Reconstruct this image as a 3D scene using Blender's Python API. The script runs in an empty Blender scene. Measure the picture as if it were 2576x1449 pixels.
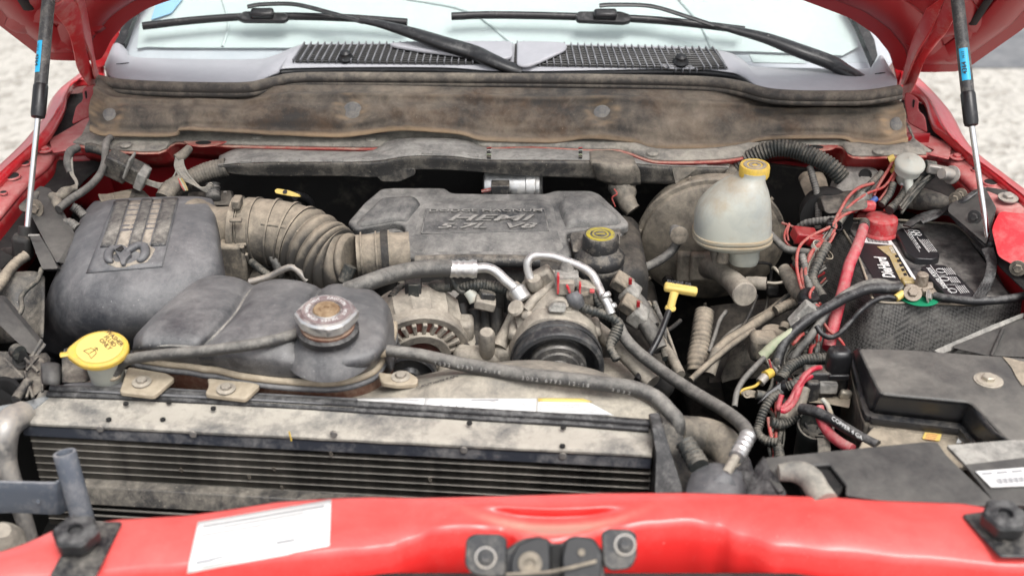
import bpy, bmesh, math, random
from mathutils import Vector as V, Matrix
from mathutils.bvhtree import BVHTree
from mathutils.geometry import tessellate_polygon
random.seed(7)
SC = bpy.context.scene
COL = SC.collection
R = math.radians
# ---------------------------------------------------------------- camera, world, sun
CZ, PITCH, FPX = 2.1, 29.0, 3110.0
cam = bpy.data.cameras.new("camera"); CAM = bpy.data.objects.new("camera", cam); COL.objects.link(CAM)
CAM.location = (0, 0, CZ); CAM.rotation_euler = (R(90 - PITCH), 0, 0)
cam.sensor_width = 36; cam.lens = 36 * FPX / 2576; cam.clip_start = 0.05; cam.clip_end = 400
cam.dof.use_dof = True; cam.dof.focus_distance = 2.25; cam.dof.aperture_fstop = 3.2
SC.camera = CAM
w = bpy.data.worlds.new("World"); SC.world = w; w.use_nodes = True
nt = w.node_tree; bg = nt.nodes["Background"]
sky = nt.nodes.new("ShaderNodeTexSky"); sky.sky_type = 'NISHITA'; sky.sun_disc = False
SUN_EL, SUN_ROT = 62, 150
sky.sun_elevation = R(SUN_EL); sky.sun_rotation = R(SUN_ROT); sky.dust_density = 4.0; sky.air_density = 1.0
hs = nt.nodes.new("ShaderNodeHueSaturation"); hs.inputs["Saturation"].default_value = 0.22
nt.links.new(sky.outputs[0], hs.inputs["Color"]); nt.links.new(hs.outputs[0], bg.inputs["Color"])
bg.inputs["Strength"].default_value = 0.15
sl = bpy.data.lights.new("sun", 'SUN'); sl.energy = 1.0; sl.angle = R(25); sl.color = (1, .97, .93)
SUN = bpy.data.objects.new("sun", sl); COL.objects.link(SUN); SUN.location = (0, 0, 6)
_az = R(SUN_ROT); _d = V((math.sin(_az) * math.cos(R(SUN_EL)), math.cos(_az) * math.cos(R(SUN_EL)), math.sin(R(SUN_EL))))
SUN.rotation_euler = _d.to_track_quat('Z', 'Y').to_euler()
SC.view_settings.view_transform = 'Standard'; SC.view_settings.look = 'None'
SC.view_settings.exposure = 0.85; SC.view_settings.gamma = 1
SC.cycles.max_bounces = 7; SC.cycles.transparent_max_bounces = 12
# ---------------------------------------------------------------- pixel <-> place
CR = dict(S=(0, 0, 1), A=(0, 0, 1 / 3), B=(858.7, 0, 1 / 3), C=(1717.3, 0, 1 / 3), D=(0, 429.3, 1 / 3), E=(858.7, 429.3, 1 / 3),
          F=(1717.3, 429.3, 1 / 3), G=(0, 901.6, 1 / 3), H=(858.7, 901.6, .3775), I=(1717.3, 901.6, .3775))
_c, _s = math.cos(R(PITCH)), math.sin(R(PITCH))
def ray(c, x, y):
    ox, oy, k = CR[c]; u = (ox + x * k - 1288) / FPX; v = (oy + y * k - 724.5) / FPX
    return V((u, _c - v * _s, -_s - v * _c))
ORG = V((0, 0, CZ))
def Py(c, x, y, yy): d = ray(c, x, y); return ORG + d * (yy / d.y)
def Pz(c, x, y, z): d = ray(c, x, y); return ORG + d * ((z - CZ) / d.z)
def Ys(c, L): return [Py(c, *a) for a in L]
def Zs(c, L): return [Pz(c, *a) for a in L]
def plane(p, n): return (V(p), V(n).normalized())
def plane3(a, b, c):
    n = (b - a).cross(c - a).normalized()
    if n.z < 0: n = -n
    return (a, n)
def Pp(c, x, y, pl, off=0): d = ray(c, x, y); q = pl[0] + pl[1] * off; return ORG + d * ((q - ORG).dot(pl[1]) / d.dot(pl[1]))
def Ps(c, L, pl, off=0): return [Pp(c, a[0], a[1], pl, off) for a in L]
def pxm(p, px): # metres that px pixels span at point p
    return px * ((p - ORG).dot(V((0, _c, -_s)))) / FPX
# ---------------------------------------------------------------- objects
WL = {}
def thing(name, loc, label, cat, group=None):
    o = bpy.data.objects.new(name, None); COL.objects.link(o); o.location = loc; o.empty_display_size = .02
    WL[o.name] = V(loc); o['label'] = label; o['category'] = cat
    if group: o['group'] = group
    return o
def OB(name, verts, faces, mat, parent=None, smooth=True, sharp=40, bevel=0, bseg=2, solid=0, soff=-1, sub=0, label=None, cat=None, kind=None, group=None, uv=None):
    vs = [V(v) for v in verts]
    c = sum(vs, V()) / max(1, len(vs))
    me = bpy.data.meshes.new(name); me.from_pydata([tuple(v - c) for v in vs], [], faces); me.update()
    if uv:
        l = me.uv_layers.new(name="uv")
        for lp in me.loops: l.data[lp.index].uv = uv[lp.vertex_index]
    if smooth:
        me.shade_smooth()
        if sharp: me.set_sharp_from_angle(angle=R(sharp))
    me.materials.append(mat)
    return link(name, me, c, parent, bevel, bseg, solid, soff, sub, label, cat, kind, group)
def link(name, me, c, parent=None, bevel=0, bseg=2, solid=0, soff=-1, sub=0, label=None, cat=None, kind=None, group=None, M=None):
    o = bpy.data.objects.new(name, me); COL.objects.link(o)
    WL[o.name] = V(c)
    o.location = V(c) - (WL[parent.name] if parent else V())
    if parent: o.parent = parent
    if solid:
        m = o.modifiers.new("solid", 'SOLIDIFY'); m.thickness = solid; m.offset = soff
    if sub:
        m = o.modifiers.new("sub", 'SUBSURF'); m.levels = sub; m.render_levels = sub
    if bevel:
        m = o.modifiers.new("bevel", 'BEVEL'); m.width = bevel; m.segments = bseg; m.limit_method = 'ANGLE'; m.angle_limit = R(35); m.harden_normals = False
    if label: o['label'] = label
    if cat: o['category'] = cat
    if kind: o['kind'] = kind
    if group: o['group'] = group
    return o
def dup(o, loc, parent, rot=None):
    d = o.copy(); COL.objects.link(d); WL[d.name] = V(loc); d.parent = parent
    d.location = V(loc) - (WL[parent.name] if parent else V())
    if rot is not None: d.rotation_euler = rot
    return d
def frame(n, up=V((0, 0, 1))):
    z = V(n).normalized(); x = up.cross(z)
    if x.length < 1e-4: x = V((1, 0, 0))
    x.normalize(); y = z.cross(x); return x, y, z
def cr(pts, n):
    """Catmull-Rom through a list of Vectors, n steps per span"""
    out = []; m = len(pts)
    for i in range(m - 1):
        p0 = pts[i - 1] if i else pts[0] * 2 - pts[1]; p1 = pts[i]; p2 = pts[i + 1]; p3 = pts[i + 2] if i + 2 < m else pts[-1] * 2 - pts[-2]
        for k in range(n):
            t = k / n
            out.append(.5 * ((2 * p1) + (p2 - p0) * t + (2 * p0 - 5 * p1 + 4 * p2 - p3) * t * t + (3 * p1 - p0 - 3 * p2 + p3) * t ** 3))
    out.append(pts[-1].copy()); return out
def tube_geo(pts, r, seg=10, rib=None, caps=True, step=None, flat=1.0, n=8, smooth=True):
    L = len(pts)
    rs = r if isinstance(r, (list, tuple)) else [r] * L
    P4 = [V((p.x, p.y, p.z, q)) for p, q in zip(pts, rs)]
    D = cr(P4, n) if smooth and L > 2 else P4
    if rib or step:
        st = step or rib[0] / 4
        acc = [0]
        for a, b in zip(D, D[1:]): acc.append(acc[-1] + (b.xyz - a.xyz).length)
        N = max(2, int(acc[-1] / st)); E = []; j = 0
        for i in range(N + 1):
            s = acc[-1] * i / N
            while j < len(acc) - 2 and acc[j + 1] < s: j += 1
            t = (s - acc[j]) / max(1e-9, acc[j + 1] - acc[j]); E.append(D[j].lerp(D[j + 1], min(1, t)))
        D = E
    vs, fs = [], []; nrm = None
    for i, q in enumerate(D):
        p = q.xyz; a = D[max(0, i - 1)].xyz; b = D[min(len(D) - 1, i + 1)].xyz; t = (b - a).normalized()
        if nrm is None:
            nrm = t.cross(V((0, 0, 1)));
            if nrm.length < .1: nrm = t.cross(V((1, 0, 0)))
        nrm = (nrm - t * nrm.dot(t)).normalized(); bi = t.cross(nrm)
        rr = q.w
        if rib: rr *= (1 + rib[1] * (1, .25, -1, .25)[i % 4]) if len(rib) < 3 else (1 + rib[1] * max(0, 1 - abs((i % int(rib[2])) - rib[2] / 2) / 1.2))
        for k in range(seg):
            an = 2 * math.pi * k / seg; vs.append(p + nrm * math.cos(an) * rr + bi * math.sin(an) * rr * flat)
    for i in range(len(D) - 1):
        for k in range(seg):
            fs.append((i * seg + k, i * seg + (k + 1) % seg, (i + 1) * seg + (k + 1) % seg, (i + 1) * seg + k))
    if caps: fs.append(tuple(range(seg - 1, -1, -1))); fs.append(tuple((len(D) - 1) * seg + k for k in range(seg)))
    return vs, fs
def tube(name, pts, r, mat, parent=None, seg=10, rib=None, caps=True, step=None, flat=1.0, n=8, smooth=True, sharp=60, **k):
    vs, fs = tube_geo(pts, r, seg, rib, caps, step, flat, n, smooth)
    return OB(name, vs, fs, mat, parent, sharp=sharp, **k)
def join(*gs):
    vs, fs = [], []
    for v, f in gs:
        o = len(vs); vs += list(v); fs += [tuple(i + o for i in q) for q in f]
    return vs, fs
def lathe_geo(prof, o, axis, seg=32, mod=None, cap0=True, cap1=True, arc=None, up=V((0, 0, 1))):
    x, y, z = frame(axis, up); vs, fs = [], []; n = len(prof); o = V(o)
    for i, (r, h) in enumerate(prof):
        for k in range(seg):
            a = 2 * math.pi * k / seg; q = r * (mod(a, i) if mod else 1)
            vs.append(o + x * math.cos(a) * q + y * math.sin(a) * q + z * h)
    for i in range(n - 1):
        for k in range(seg): fs.append((i * seg + k, i * seg + (k + 1) % seg, (i + 1) * seg + (k + 1) % seg, (i + 1) * seg + k))
    if cap0: fs.append(tuple(range(seg - 1, -1, -1)))
    if cap1: fs.append(tuple((n - 1) * seg + k for k in range(seg)))
    return vs, fs
def lathe(name, prof, o, axis, mat, parent=None, seg=32, mod=None, cap0=True, cap1=True, sharp=35, **k):
    vs, fs = lathe_geo(prof, o, axis, seg, mod, cap0, cap1); return OB(name, vs, fs, mat, parent, sharp=sharp, **k)
def box_geo(c, s, rot=None, X=None):
    c = V(c); M = rot or Matrix.Identity(3)
    if X: M = Matrix((X[0], X[1], X[2])).transposed()
    vs = [c + M @ V((s[0] * a / 2, s[1] * b / 2, s[2] * d / 2)) for a in (-1, 1) for b in (-1, 1) for d in (-1, 1)]
    return vs, [(0, 1, 3, 2), (4, 6, 7, 5), (0, 4, 5, 1), (2, 3, 7, 6), (0, 2, 6, 4), (1, 5, 7, 3)]
def box(name, c, s, mat, parent=None, rot=None, X=None, bevel=.003, **k):
    vs, fs = box_geo(c, s, rot, X); return OB(name, vs, fs, mat, parent, bevel=bevel, **k)
def rz(a, b=0, c=0): return Matrix.Rotation(R(a), 3, 'Z') @ Matrix.Rotation(R(b), 3, 'X') @ Matrix.Rotation(R(c), 3, 'Y')
def rounded(pts, r, n=4):
    out = []; L = len(pts)
    for i in range(L):
        a, b, c = pts[i - 1], pts[i], pts[(i + 1) % L]; rr = r[i] if isinstance(r, (list, tuple)) else r
        u, w_ = a - b, c - b; d = min(rr, u.length * .45, w_.length * .45)
        if d < 1e-5 or u.normalized().dot(w_.normalized()) < -.995: out.append(b); continue
        p, q = b + u.normalized() * d, b + w_.normalized() * d
        for k in range(n + 1):
            t = k / n; out.append(p.lerp(b, t).lerp(b.lerp(q, t), t))
    return out
def slab_geo(pts, vec, r=0, taper=0):
    if r: pts = rounded(pts, r)
    n = len(pts); vec = V(vec); c = sum(pts, V()) / n
    bot = [p + vec + (p - c).normalized() * taper for p in pts]
    nn = V()
    for i in range(n): nn += (pts[i] - c).cross(pts[(i + 1) % n] - c)
    top = tuple(range(n)); b = tuple(range(2 * n - 1, n - 1, -1)); fs = [top, b] + [(i, i + n, (i + 1) % n + n, (i + 1) % n) for i in range(n)]
    if nn.dot(vec) > 0: fs = [tuple(reversed(f)) for f in fs]
    return list(pts) + bot, fs
def slab(name, pts, vec, mat, parent=None, r=0, bevel=.002, taper=0, **k):
    vs, fs = slab_geo(pts, vec, r, taper); return OB(name, vs, fs, mat, parent, bevel=bevel, **k)
def patch_geo(rows, nu=5, nv=5, linv=False, linu=False, skirt=None):
    rows = [[V(p) for p in r_] for r_ in rows]
    if skirt:
        for s_, o in skirt.items():
            o = V(o)
            if s_ == 'L': rows = [[r_[0] + o] + r_ for r_ in rows]
            if s_ == 'R': rows = [r_ + [r_[-1] + o] for r_ in rows]
            if s_ == 'B': rows = [[p + o for p in rows[0]]] + rows
            if s_ == 'F': rows = rows + [[p + o for p in rows[-1]]]
    def li(L, n):
        out = []
        for a, b in zip(L, L[1:]):
            for k in range(n): out.append(a.lerp(b, k / n))
        out.append(L[-1]); return out
    R1 = [(li if linu else cr)(r_, nu) for r_ in rows]
    cols = list(zip(*R1)); C1 = [(li if linv else cr)(list(c), nv) for c in cols]
    nc, nr = len(C1), len(C1[0]); vs = [C1[i][j] for j in range(nr) for i in range(nc)]
    fs = [(j * nc + i, (j + 1) * nc + i, (j + 1) * nc + i + 1, j * nc + i + 1) for j in range(nr - 1) for i in range(nc - 1)]
    uv = [(i / (nc - 1), 1 - j / (nr - 1)) for j in range(nr) for i in range(nc)]
    return vs, fs, uv
def patch(name, rows, mat, parent=None, nu=5, nv=5, linv=False, linu=False, skirt=None, solid=.003, **k):
    vs, fs, uv = patch_geo(rows, nu, nv, linv, linu, skirt)
    return OB(name, vs, fs, mat, parent, solid=solid, uv=uv, **k)
def bvh(o):
    vs = [v.co + WL[o.name] for v in o.data.vertices]; return BVHTree.FromPolygons(vs, [tuple(p.vertices) for p in o.data.polygons])
def hit(b, c, x, y):
    h = b.ray_cast(ORG, ray(c, x, y).normalized())
    if h[0] is None: return None, None
    n = h[1]
    if n.dot(ray(c, x, y)) > 0: n = -n
    return h[0], n
def drape(name, b, c, quad, mat, parent, off=.0008, nx=10, ny=6, thick=0, **k):
    """quad: 4 picture corners (tl, tr, br, bl) laid on the surface in bvh b"""
    vs, nr, fs = [], [], []; (a, b1, c1, d1) = [V((q[0], q[1])) for q in quad]; last = None
    for j in range(ny + 1):
        for i in range(nx + 1):
            u, v = i / nx, j / ny; q = a.lerp(b1, u).lerp(d1.lerp(c1, u), v)
            p, n = hit(b, c, q.x, q.y)
            if p is None: p, n = (last if last else (Pz(c, q.x, q.y, 1.05), V((0, 0, 1))))
            last = (p, n); vs.append(p + n * (off + thick))
    for j in range(ny):
        for i in range(nx): fs.append((j * (nx + 1) + i, (j + 1) * (nx + 1) + i, (j + 1) * (nx + 1) + i + 1, j * (nx + 1) + i + 1))
    uv = [(i / nx, 1 - j / ny) for j in range(ny + 1) for i in range(nx + 1)]
    return OB(name, vs, fs, mat, parent, solid=thick or .0006, uv=uv, **k)
_txt = {}
def text(name, body, o, xdir, ydir, size, mat, parent, ext=.0006, width=None, bold=0, align='CENTER', shear=0, **k):
    """real letters: a font curve turned into a mesh, lying in the plane (xdir, ydir) at o"""
    cu = bpy.data.curves.new("t", 'FONT'); cu.body = body; cu.size = 1; cu.align_x = align; cu.align_y = 'CENTER'; cu.extrude = 0; cu.offset = bold; cu.shear = shear
    cu.resolution_u = 2
    to = bpy.data.objects.new("t", cu); COL.objects.link(to)
    bpy.context.view_layer.update()
    me = bpy.data.meshes.new_from_object(to.evaluated_get(bpy.context.evaluated_depsgraph_get()))
    bpy.data.objects.remove(to); 
    xs = [v.co.x for v in me.vertices]
    if not xs: return None
    sx = size if not width else width / (max(xs) - min(xs))
    x = V(xdir).normalized(); y = V(ydir).normalized(); n = x.cross(y)
    vs = [V(o) + x * v.co.x * sx + y * v.co.y * size + n * .0004 for v in me.vertices]
    fs = [tuple(p.vertices) for p in me.polygons]
    bpy.data.meshes.remove(me)
    return OB(name, vs, fs, mat, parent, smooth=False, solid=ext, soff=1, **k)
_bolt = {}
def bolt(p, n, r, mat, parent, washer=True, name="bolt", h=None, spin=0):
    n = V(n).normalized(); h = h or r * .8
    prof = ([(r * 1.75, 0), (r * 1.75, r * .25), (r * 1.15, r * .3)] if washer else [(r * 1.1, 0)])
    a = lathe_geo(prof, p, n, 18) ; hx = lathe_geo([(r, prof[-1][1]), (r, h), (r * .85, h + r * .12)], p, n, 6)
    vs, fs = join(a, hx); return OB(name, vs, fs, mat, parent, sharp=25)
# ---------------------------------------------------------------- materials
MT = {}
def nd(t, typ, **k):
    n = t.nodes.new(typ)
    for a, b in k.items():
        if a in n.inputs: n.inputs[a].default_value = b
        else: setattr(n, a, b)
    return n
def dusty(name, col, rough=.5, dust=(.40, .345, .27), amt=.3, sc=8, bump=.3, metal=0, up=.5, speck=0., drough=.85, var=.5, col2=None, c2amt=.5, fine=1, spec=.5, scr=0., coat=0, bsc=None):
    m = bpy.data.materials.new(name); m.use_nodes = True; t = m.node_tree; b = t.nodes["Principled BSDF"]; L = t.links.new
    tc = nd(t, "ShaderNodeTexCoord"); g = nd(t, "ShaderNodeNewGeometry"); sp = nd(t, "ShaderNodeSeparateXYZ"); L(g.outputs["Normal"], sp.inputs[0])
    n1 = nd(t, "ShaderNodeTexNoise", Scale=sc, Detail=9.0, Roughness=.62, Distortion=.4); L(tc.outputs["Object"], n1.inputs["Vector"])
    n2 = nd(t, "ShaderNodeTexNoise", Scale=sc * 5, Detail=8.0, Roughness=.78, Distortion=.3); L(tc.outputs["Object"], n2.inputs["Vector"])
    def ma(op, a, b_, c=None, clamp=False):
        n = nd(t, "ShaderNodeMath", operation=op, use_clamp=clamp)
        for i, s_ in enumerate((a, b_, c)):
            if s_ is None: continue
            if isinstance(s_, (int, float)): n.inputs[i].default_value = s_
            else: L(s_, n.inputs[i])
        return n.outputs[0]
    z = ma('MULTIPLY_ADD', sp.outputs["Z"], up * .7, amt - up * .35)
    a = ma('MULTIPLY_ADD', n1.outputs["Fac"], var * 2.4, -var * 1.2)
    f = ma('ADD', z, a); f2 = ma('MULTIPLY_ADD', n2.outputs["Fac"], 1.7 * fine, -.85 * fine); f = ma('ADD', f, f2)
    f = ma('MULTIPLY_ADD', f, 1.15, -.05, clamp=True)
    if speck:
        vo = nd(t, "ShaderNodeTexVoronoi", Scale=130.0); L(tc.outputs["Object"], vo.inputs["Vector"])
        sr = ma('LESS_THAN', vo.outputs["Distance"], .13); rr = nd(t, "ShaderNodeSeparateColor"); L(vo.outputs["Color"], rr.inputs[0])
        k = ma('GREATER_THAN', rr.outputs[0], 1 - speck); k = ma('MULTIPLY', sr, k); f = ma('MAXIMUM', f, ma('MULTIPLY', k, .9))
    if speck:
        v2 = nd(t, "ShaderNodeTexVoronoi", Scale=420.0); L(tc.outputs["Object"], v2.inputs["Vector"]); s2 = nd(t, "ShaderNodeSeparateColor"); L(v2.outputs["Color"], s2.inputs[0])
        k2 = ma('MULTIPLY', ma('LESS_THAN', v2.outputs["Distance"], .22), ma('GREATER_THAN', s2.outputs[1], 1 - min(.3, speck * 1.2 + .04))); f = ma('MAXIMUM', f, ma('MULTIPLY', k2, .55))
    if scr:
        mp = nd(t, "ShaderNodeMapping"); mp.inputs["Scale"].default_value = (14, 3, 14); mp.inputs["Rotation"].default_value = (0, 0, .6); L(tc.outputs["Object"], mp.inputs[0])
        n3 = nd(t, "ShaderNodeTexNoise", Scale=5.0, Detail=3.0, Distortion=3.0); L(mp.outputs[0], n3.inputs["Vector"])
        q = ma('ABSOLUTE', ma('SUBTRACT', n3.outputs["Fac"], .5), 0); q = ma('LESS_THAN', q, .0035)
        n4 = ma('GREATER_THAN', n1.outputs["Fac"], .58); f = ma('MAXIMUM', f, ma('MULTIPLY', ma('MULTIPLY', q, n4), scr))
    mx = nd(t, "ShaderNodeMix", data_type='RGBA')
    mx.inputs[6].default_value = (*col, 1); L(f, mx.inputs[0])
    md = nd(t, "ShaderNodeMix", data_type='RGBA'); md.inputs[6].default_value = (*[c * .72 for c in dust], 1); md.inputs[7].default_value = (*[min(1, c * 1.22) for c in dust], 1); L(n2.outputs["Fac"], md.inputs[0]); L(md.outputs[2], mx.inputs[7])
    if col2:
        n5 = nd(t, "ShaderNodeTexNoise", Scale=sc * 1.7, Detail=6.0, Roughness=.65); mp2 = nd(t, "ShaderNodeMapping"); mp2.inputs["Location"].default_value = (3, 7, 1); L(tc.outputs["Object"], mp2.inputs[0]); L(mp2.outputs[0], n5.inputs["Vector"])
        m2 = nd(t, "ShaderNodeMix", data_type='RGBA'); m2.inputs[6].default_value = (*col, 1); m2.inputs[7].default_value = (*col2, 1)
        L(ma('MULTIPLY_ADD', n5.outputs["Fac"], 5.0, -2.5 + c2amt - .0, clamp=True), m2.inputs[0]); L(m2.outputs[2], mx.inputs[6])
    L(mx.outputs[2], b.inputs["Base Color"])
    L(ma('MULTIPLY_ADD', f, drough - rough, rough), b.inputs["Roughness"])
    if metal: L(ma('MULTIPLY_ADD', f, -metal, metal, clamp=True), b.inputs["Metallic"])
    b.inputs["Specular IOR Level"].default_value = spec
    if coat: b.inputs["Coat Weight"].default_value = coat; b.inputs["Coat Roughness"].default_value = .2
    if bump:
        nb = nd(t, "ShaderNodeTexNoise", Scale=bsc or 180.0, Detail=4.0, Roughness=.6); L(tc.outputs["Object"], nb.inputs["Vector"])
        s_ = ma('ADD', nb.outputs["Fac"], ma('MULTIPLY', n1.outputs["Fac"], 1.5))
        bp = nd(t, "ShaderNodeBump", Strength=bump, Distance=.001); L(s_, bp.inputs["Height"]); L(bp.outputs[0], b.inputs["Normal"])
    MT[name] = m; return m
def plain(name, col, rough=.5, metal=0, emit=None, coat=0, alpha=None):
    m = bpy.data.materials.new(name); m.use_nodes = True; b = m.node_tree.nodes["Principled BSDF"]
    b.inputs["Base Color"].default_value = (*col, 1); b.inputs["Roughness"].default_value = rough; b.inputs["Metallic"].default_value = metal
    if coat: b.inputs["Coat Weight"].default_value = coat
    t = m.node_tree; tc = nd(t, "ShaderNodeTexCoord"); n1 = nd(t, "ShaderNodeTexNoise", Scale=40.0, Detail=6.0); t.links.new(tc.outputs["Object"], n1.inputs["Vector"])
    mr = nd(t, "ShaderNodeMath", operation='MULTIPLY_ADD'); mr.inputs[1].default_value = .3; mr.inputs[2].default_value = rough - .15; t.links.new(n1.outputs["Fac"], mr.inputs[0]); t.links.new(mr.outputs[0], b.inputs["Roughness"])
    MT[name] = m; return m
TAN = (.36, .32, .26); GRY = (.26, .255, .245)
M_plas = dusty("grey_plastic", (.045, .048, .055), .40, dust=(.30, .295, .29), amt=.27, sc=7, bump=.25, up=.3, speck=.10, var=.35, scr=.8, fine=.5)
M_plasd = dusty("dusty_black_plastic", (.022, .022, .023), .5, dust=TAN, amt=.16, sc=9, bump=.3, up=.6, speck=.06, var=.6)
M_cover = dusty("engine_cover_plastic", (.05, .051, .053), .5, dust=(.32, .31, .285), amt=.34, sc=6, bump=.3, up=.4, speck=.3, var=.7)
M_boot = dusty("dusty_rubber", (.06, .054, .046), .7, dust=(.37, .315, .24), amt=.46, sc=7, bump=.3, up=.9, var=.5)
M_rub = dusty("black_rubber", (.016, .016, .017), .45, dust=GRY, amt=.07, sc=12, bump=.2, up=.5, var=.35)
M_hose = dusty("grey_hose", (.045, .044, .042), .55, dust=(.29, .275, .245), amt=.30, sc=10, bump=.25, up=.7, var=.4)
M_cond = dusty("conduit", (.022, .025, .024), .55, dust=(.30, .27, .22), amt=.2, sc=16, bump=.1, up=.6, var=.5)
M_cast = dusty("cast_aluminium", (.17, .155, .138), .5, dust=(.43, .385, .315), amt=.56, sc=9, bump=.35, metal=.5, up=.5, var=.5)
M_alu = dusty("clean_aluminium", (.60, .60, .59), .40, dust=(.42, .39, .34), amt=.2, sc=20, bump=.08, metal=1, up=.2, var=.4)
M_red = dusty("red_paint", (.52, .012, .020), .3, dust=(.50, .24, .22), amt=.06, sc=4, bump=0, up=.2, var=.25, coat=.6, drough=.6)
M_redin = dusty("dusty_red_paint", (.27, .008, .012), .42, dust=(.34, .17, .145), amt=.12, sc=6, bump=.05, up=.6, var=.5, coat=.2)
M_redfr = dusty("red_bodywork_front", (.74, .028, .026), .35, dust=(.72, .30, .27), amt=.16, sc=1.6, bump=.05, up=.35, var=.25, coat=.4, drough=.55, fine=.22, speck=.012)
M_redfl = dusty("pale_dusty_red", (.50, .03, .04), .42, dust=(.56, .33, .30), amt=.36, sc=5, bump=.05, up=.5, var=.3)
M_felt = dusty("insulation_felt", (.055, .050, .045), .95, dust=(.25, .205, .155), amt=.30, sc=4, bump=.9, up=.3, var=1.0, col2=(.12, .075, .045), c2amt=.15, speck=.05, bsc=420)
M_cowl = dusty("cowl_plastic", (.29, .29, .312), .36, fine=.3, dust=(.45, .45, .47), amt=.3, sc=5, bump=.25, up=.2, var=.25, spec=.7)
M_black = dusty("black_satin", (.010, .010, .011), .35, dust=(.18, .175, .165), amt=-.02, sc=12, bump=.05, up=.2, var=.2)
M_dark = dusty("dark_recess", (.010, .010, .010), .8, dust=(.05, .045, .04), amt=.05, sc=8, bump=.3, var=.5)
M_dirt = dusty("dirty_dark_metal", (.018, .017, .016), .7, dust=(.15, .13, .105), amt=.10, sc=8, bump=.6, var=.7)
M_blk2 = dusty("matt_black_cover", (.028, .028, .029), .55, dust=(.20, .19, .17), amt=.20, sc=5, bump=.15, up=.4, var=.4, fine=.45)
M_chrome = dusty("chrome_rod", (.8, .8, .82), .08, amt=-.2, bump=0, metal=1, up=0, var=.1)
M_steel = dusty("dusty_steel", (.35, .34, .33), .4, dust=(.42, .37, .3), amt=.4, sc=25, bump=.2, metal=.8, var=.5)
M_zinc = dusty("zinc_plate", (.48, .44, .36), .35, dust=(.42, .37, .3), amt=.3, sc=25, bump=.2, metal=.7, var=.5)
M_yel = dusty("yellow_plastic", (.66, .45, .07), .45, dust=(.30, .24, .13), amt=.14, sc=22, bump=.05, up=.15, var=.3)
M_yelc = dusty("yellow_clean", (.70, .52, .15), .48, dust=(.35, .28, .14), amt=-.05, sc=22, bump=.05, up=.15, var=.3)
M_tank = dusty("translucent_reservoir", (.47, .48, .42), .4, dust=(.35, .275, .18), amt=.22, sc=6, bump=.08, up=1.0, var=.8, col2=(.36, .38, .355), c2amt=.3)
M_redp = dusty("red_plastic", (.50, .02, .03), .40, dust=(.45, .29, .26), amt=.24, sc=18, bump=.06, up=.3, var=.4)
M_redw = dusty("red_wire", (.42, .035, .032), .5, dust=(.33, .23, .19), amt=.32, sc=25, bump=.05, up=.4, var=.5)
M_pink = dusty("red_cable", (.47, .02, .045), .42, dust=(.40, .28, .25), amt=.26, sc=14, bump=.05, up=.4, var=.5)
M_batt = dusty("battery_top", (.03, .03, .032), .45, dust=(.36, .34, .31), amt=.25, sc=7, bump=.2, up=.2, var=.7)
M_label = plain("label_white", (.72, .72, .70), .45)
M_labb = plain("label_black", (.02, .02, .022), .35)
M_gold = dusty("label_gold", (.36, .26, .07), .4, dust=(.45, .40, .32), amt=.2, sc=40, bump=0, var=.7)
M_ink = plain("ink", (.03, .03, .035), .5)
M_inkg = plain("ink_grey", (.30, .30, .31), .5)
M_brown = plain("rust_brown", (.09, .05, .03), .7)
M_dustm = dusty("thick_dust", (.13, .127, .12), .8, dust=(.41, .38, .325), amt=.56, sc=9, bump=.5, up=.2, var=1.4, col2=(.06, .06, .062), c2amt=.2)
M_rust = dusty("rusty_tank", (.14, .055, .035), .6, dust=(.42, .33, .24), amt=.25, sc=10, bump=.3, up=.4, var=.6)
M_blue = plain("label_blue", (.02, .42, .72), .4)
M_green = plain("green_felt", (.0, .20, .09), .9)
M_tealw = dusty("green_tape", (.36, .42, .27), .6, amt=.3, sc=30, var=.5)
# ================================================================ setting: ground behind the truck
def simple_ground():
    m = bpy.data.materials.new("pale_gravel"); m.use_nodes = True; t = m.node_tree; b = t.nodes["Principled BSDF"]; L = t.links.new
    tc = nd(t, "ShaderNodeTexCoord"); v = nd(t, "ShaderNodeTexVoronoi", Scale=28.0); n = nd(t, "ShaderNodeTexNoise", Scale=3.0, Detail=10.0, Roughness=.7)
    L(tc.outputs["Object"], v.inputs[0]); L(tc.outputs["Object"], n.inputs[0])
    cr_ = nd(t, "ShaderNodeValToRGB"); cr_.color_ramp.elements[0].position = .3; cr_.color_ramp.elements[0].color = (.20, .18, .15, 1); cr_.color_ramp.elements[1].position = .75; cr_.color_ramp.elements[1].color = (.47, .445, .40, 1)
    s = nd(t, "ShaderNodeSeparateColor"); L(v.outputs["Color"], s.inputs[0]); a = nd(t, "ShaderNodeMath", operation='MULTIPLY_ADD'); a.inputs[1].default_value = .45; L(s.outputs[0], a.inputs[0]); L(n.outputs["Fac"], a.inputs[2])
    L(a.outputs[0], cr_.inputs[0]); L(cr_.outputs[0], b.inputs["Base Color"]); b.inputs["Roughness"].default_value = .95
    bp = nd(t, "ShaderNodeBump", Strength=.8, Distance=.02); L(v.outputs["Distance"], bp.inputs["Height"]); L(bp.outputs[0], b.inputs["Normal"])
    return m
M_grav = simple_ground()
M_asph = dusty("asphalt", (.10, .105, .115), .85, dust=(.22, .22, .22), amt=.3, sc=2, bump=.8, var=.4)
def sheet(name, x0, x1, y0, y1, z, mat, n=24, kind='structure'):
    vs = []; fs = []
    for j in range(n + 1):
        for i in range(n + 1):
            vs.append(V((x0 + (x1 - x0) * i / n, y0 + (y1 - y0) * j / n, z)))
    for j in range(n):
        for i in range(n): a = j * (n + 1) + i; fs.append((a, a + 1, a + n + 2, a + n + 1))
    return OB(name, vs, fs, mat, None, kind=kind)
sheet("ground", -150, 150, -150, 150, 0, M_grav)
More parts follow.
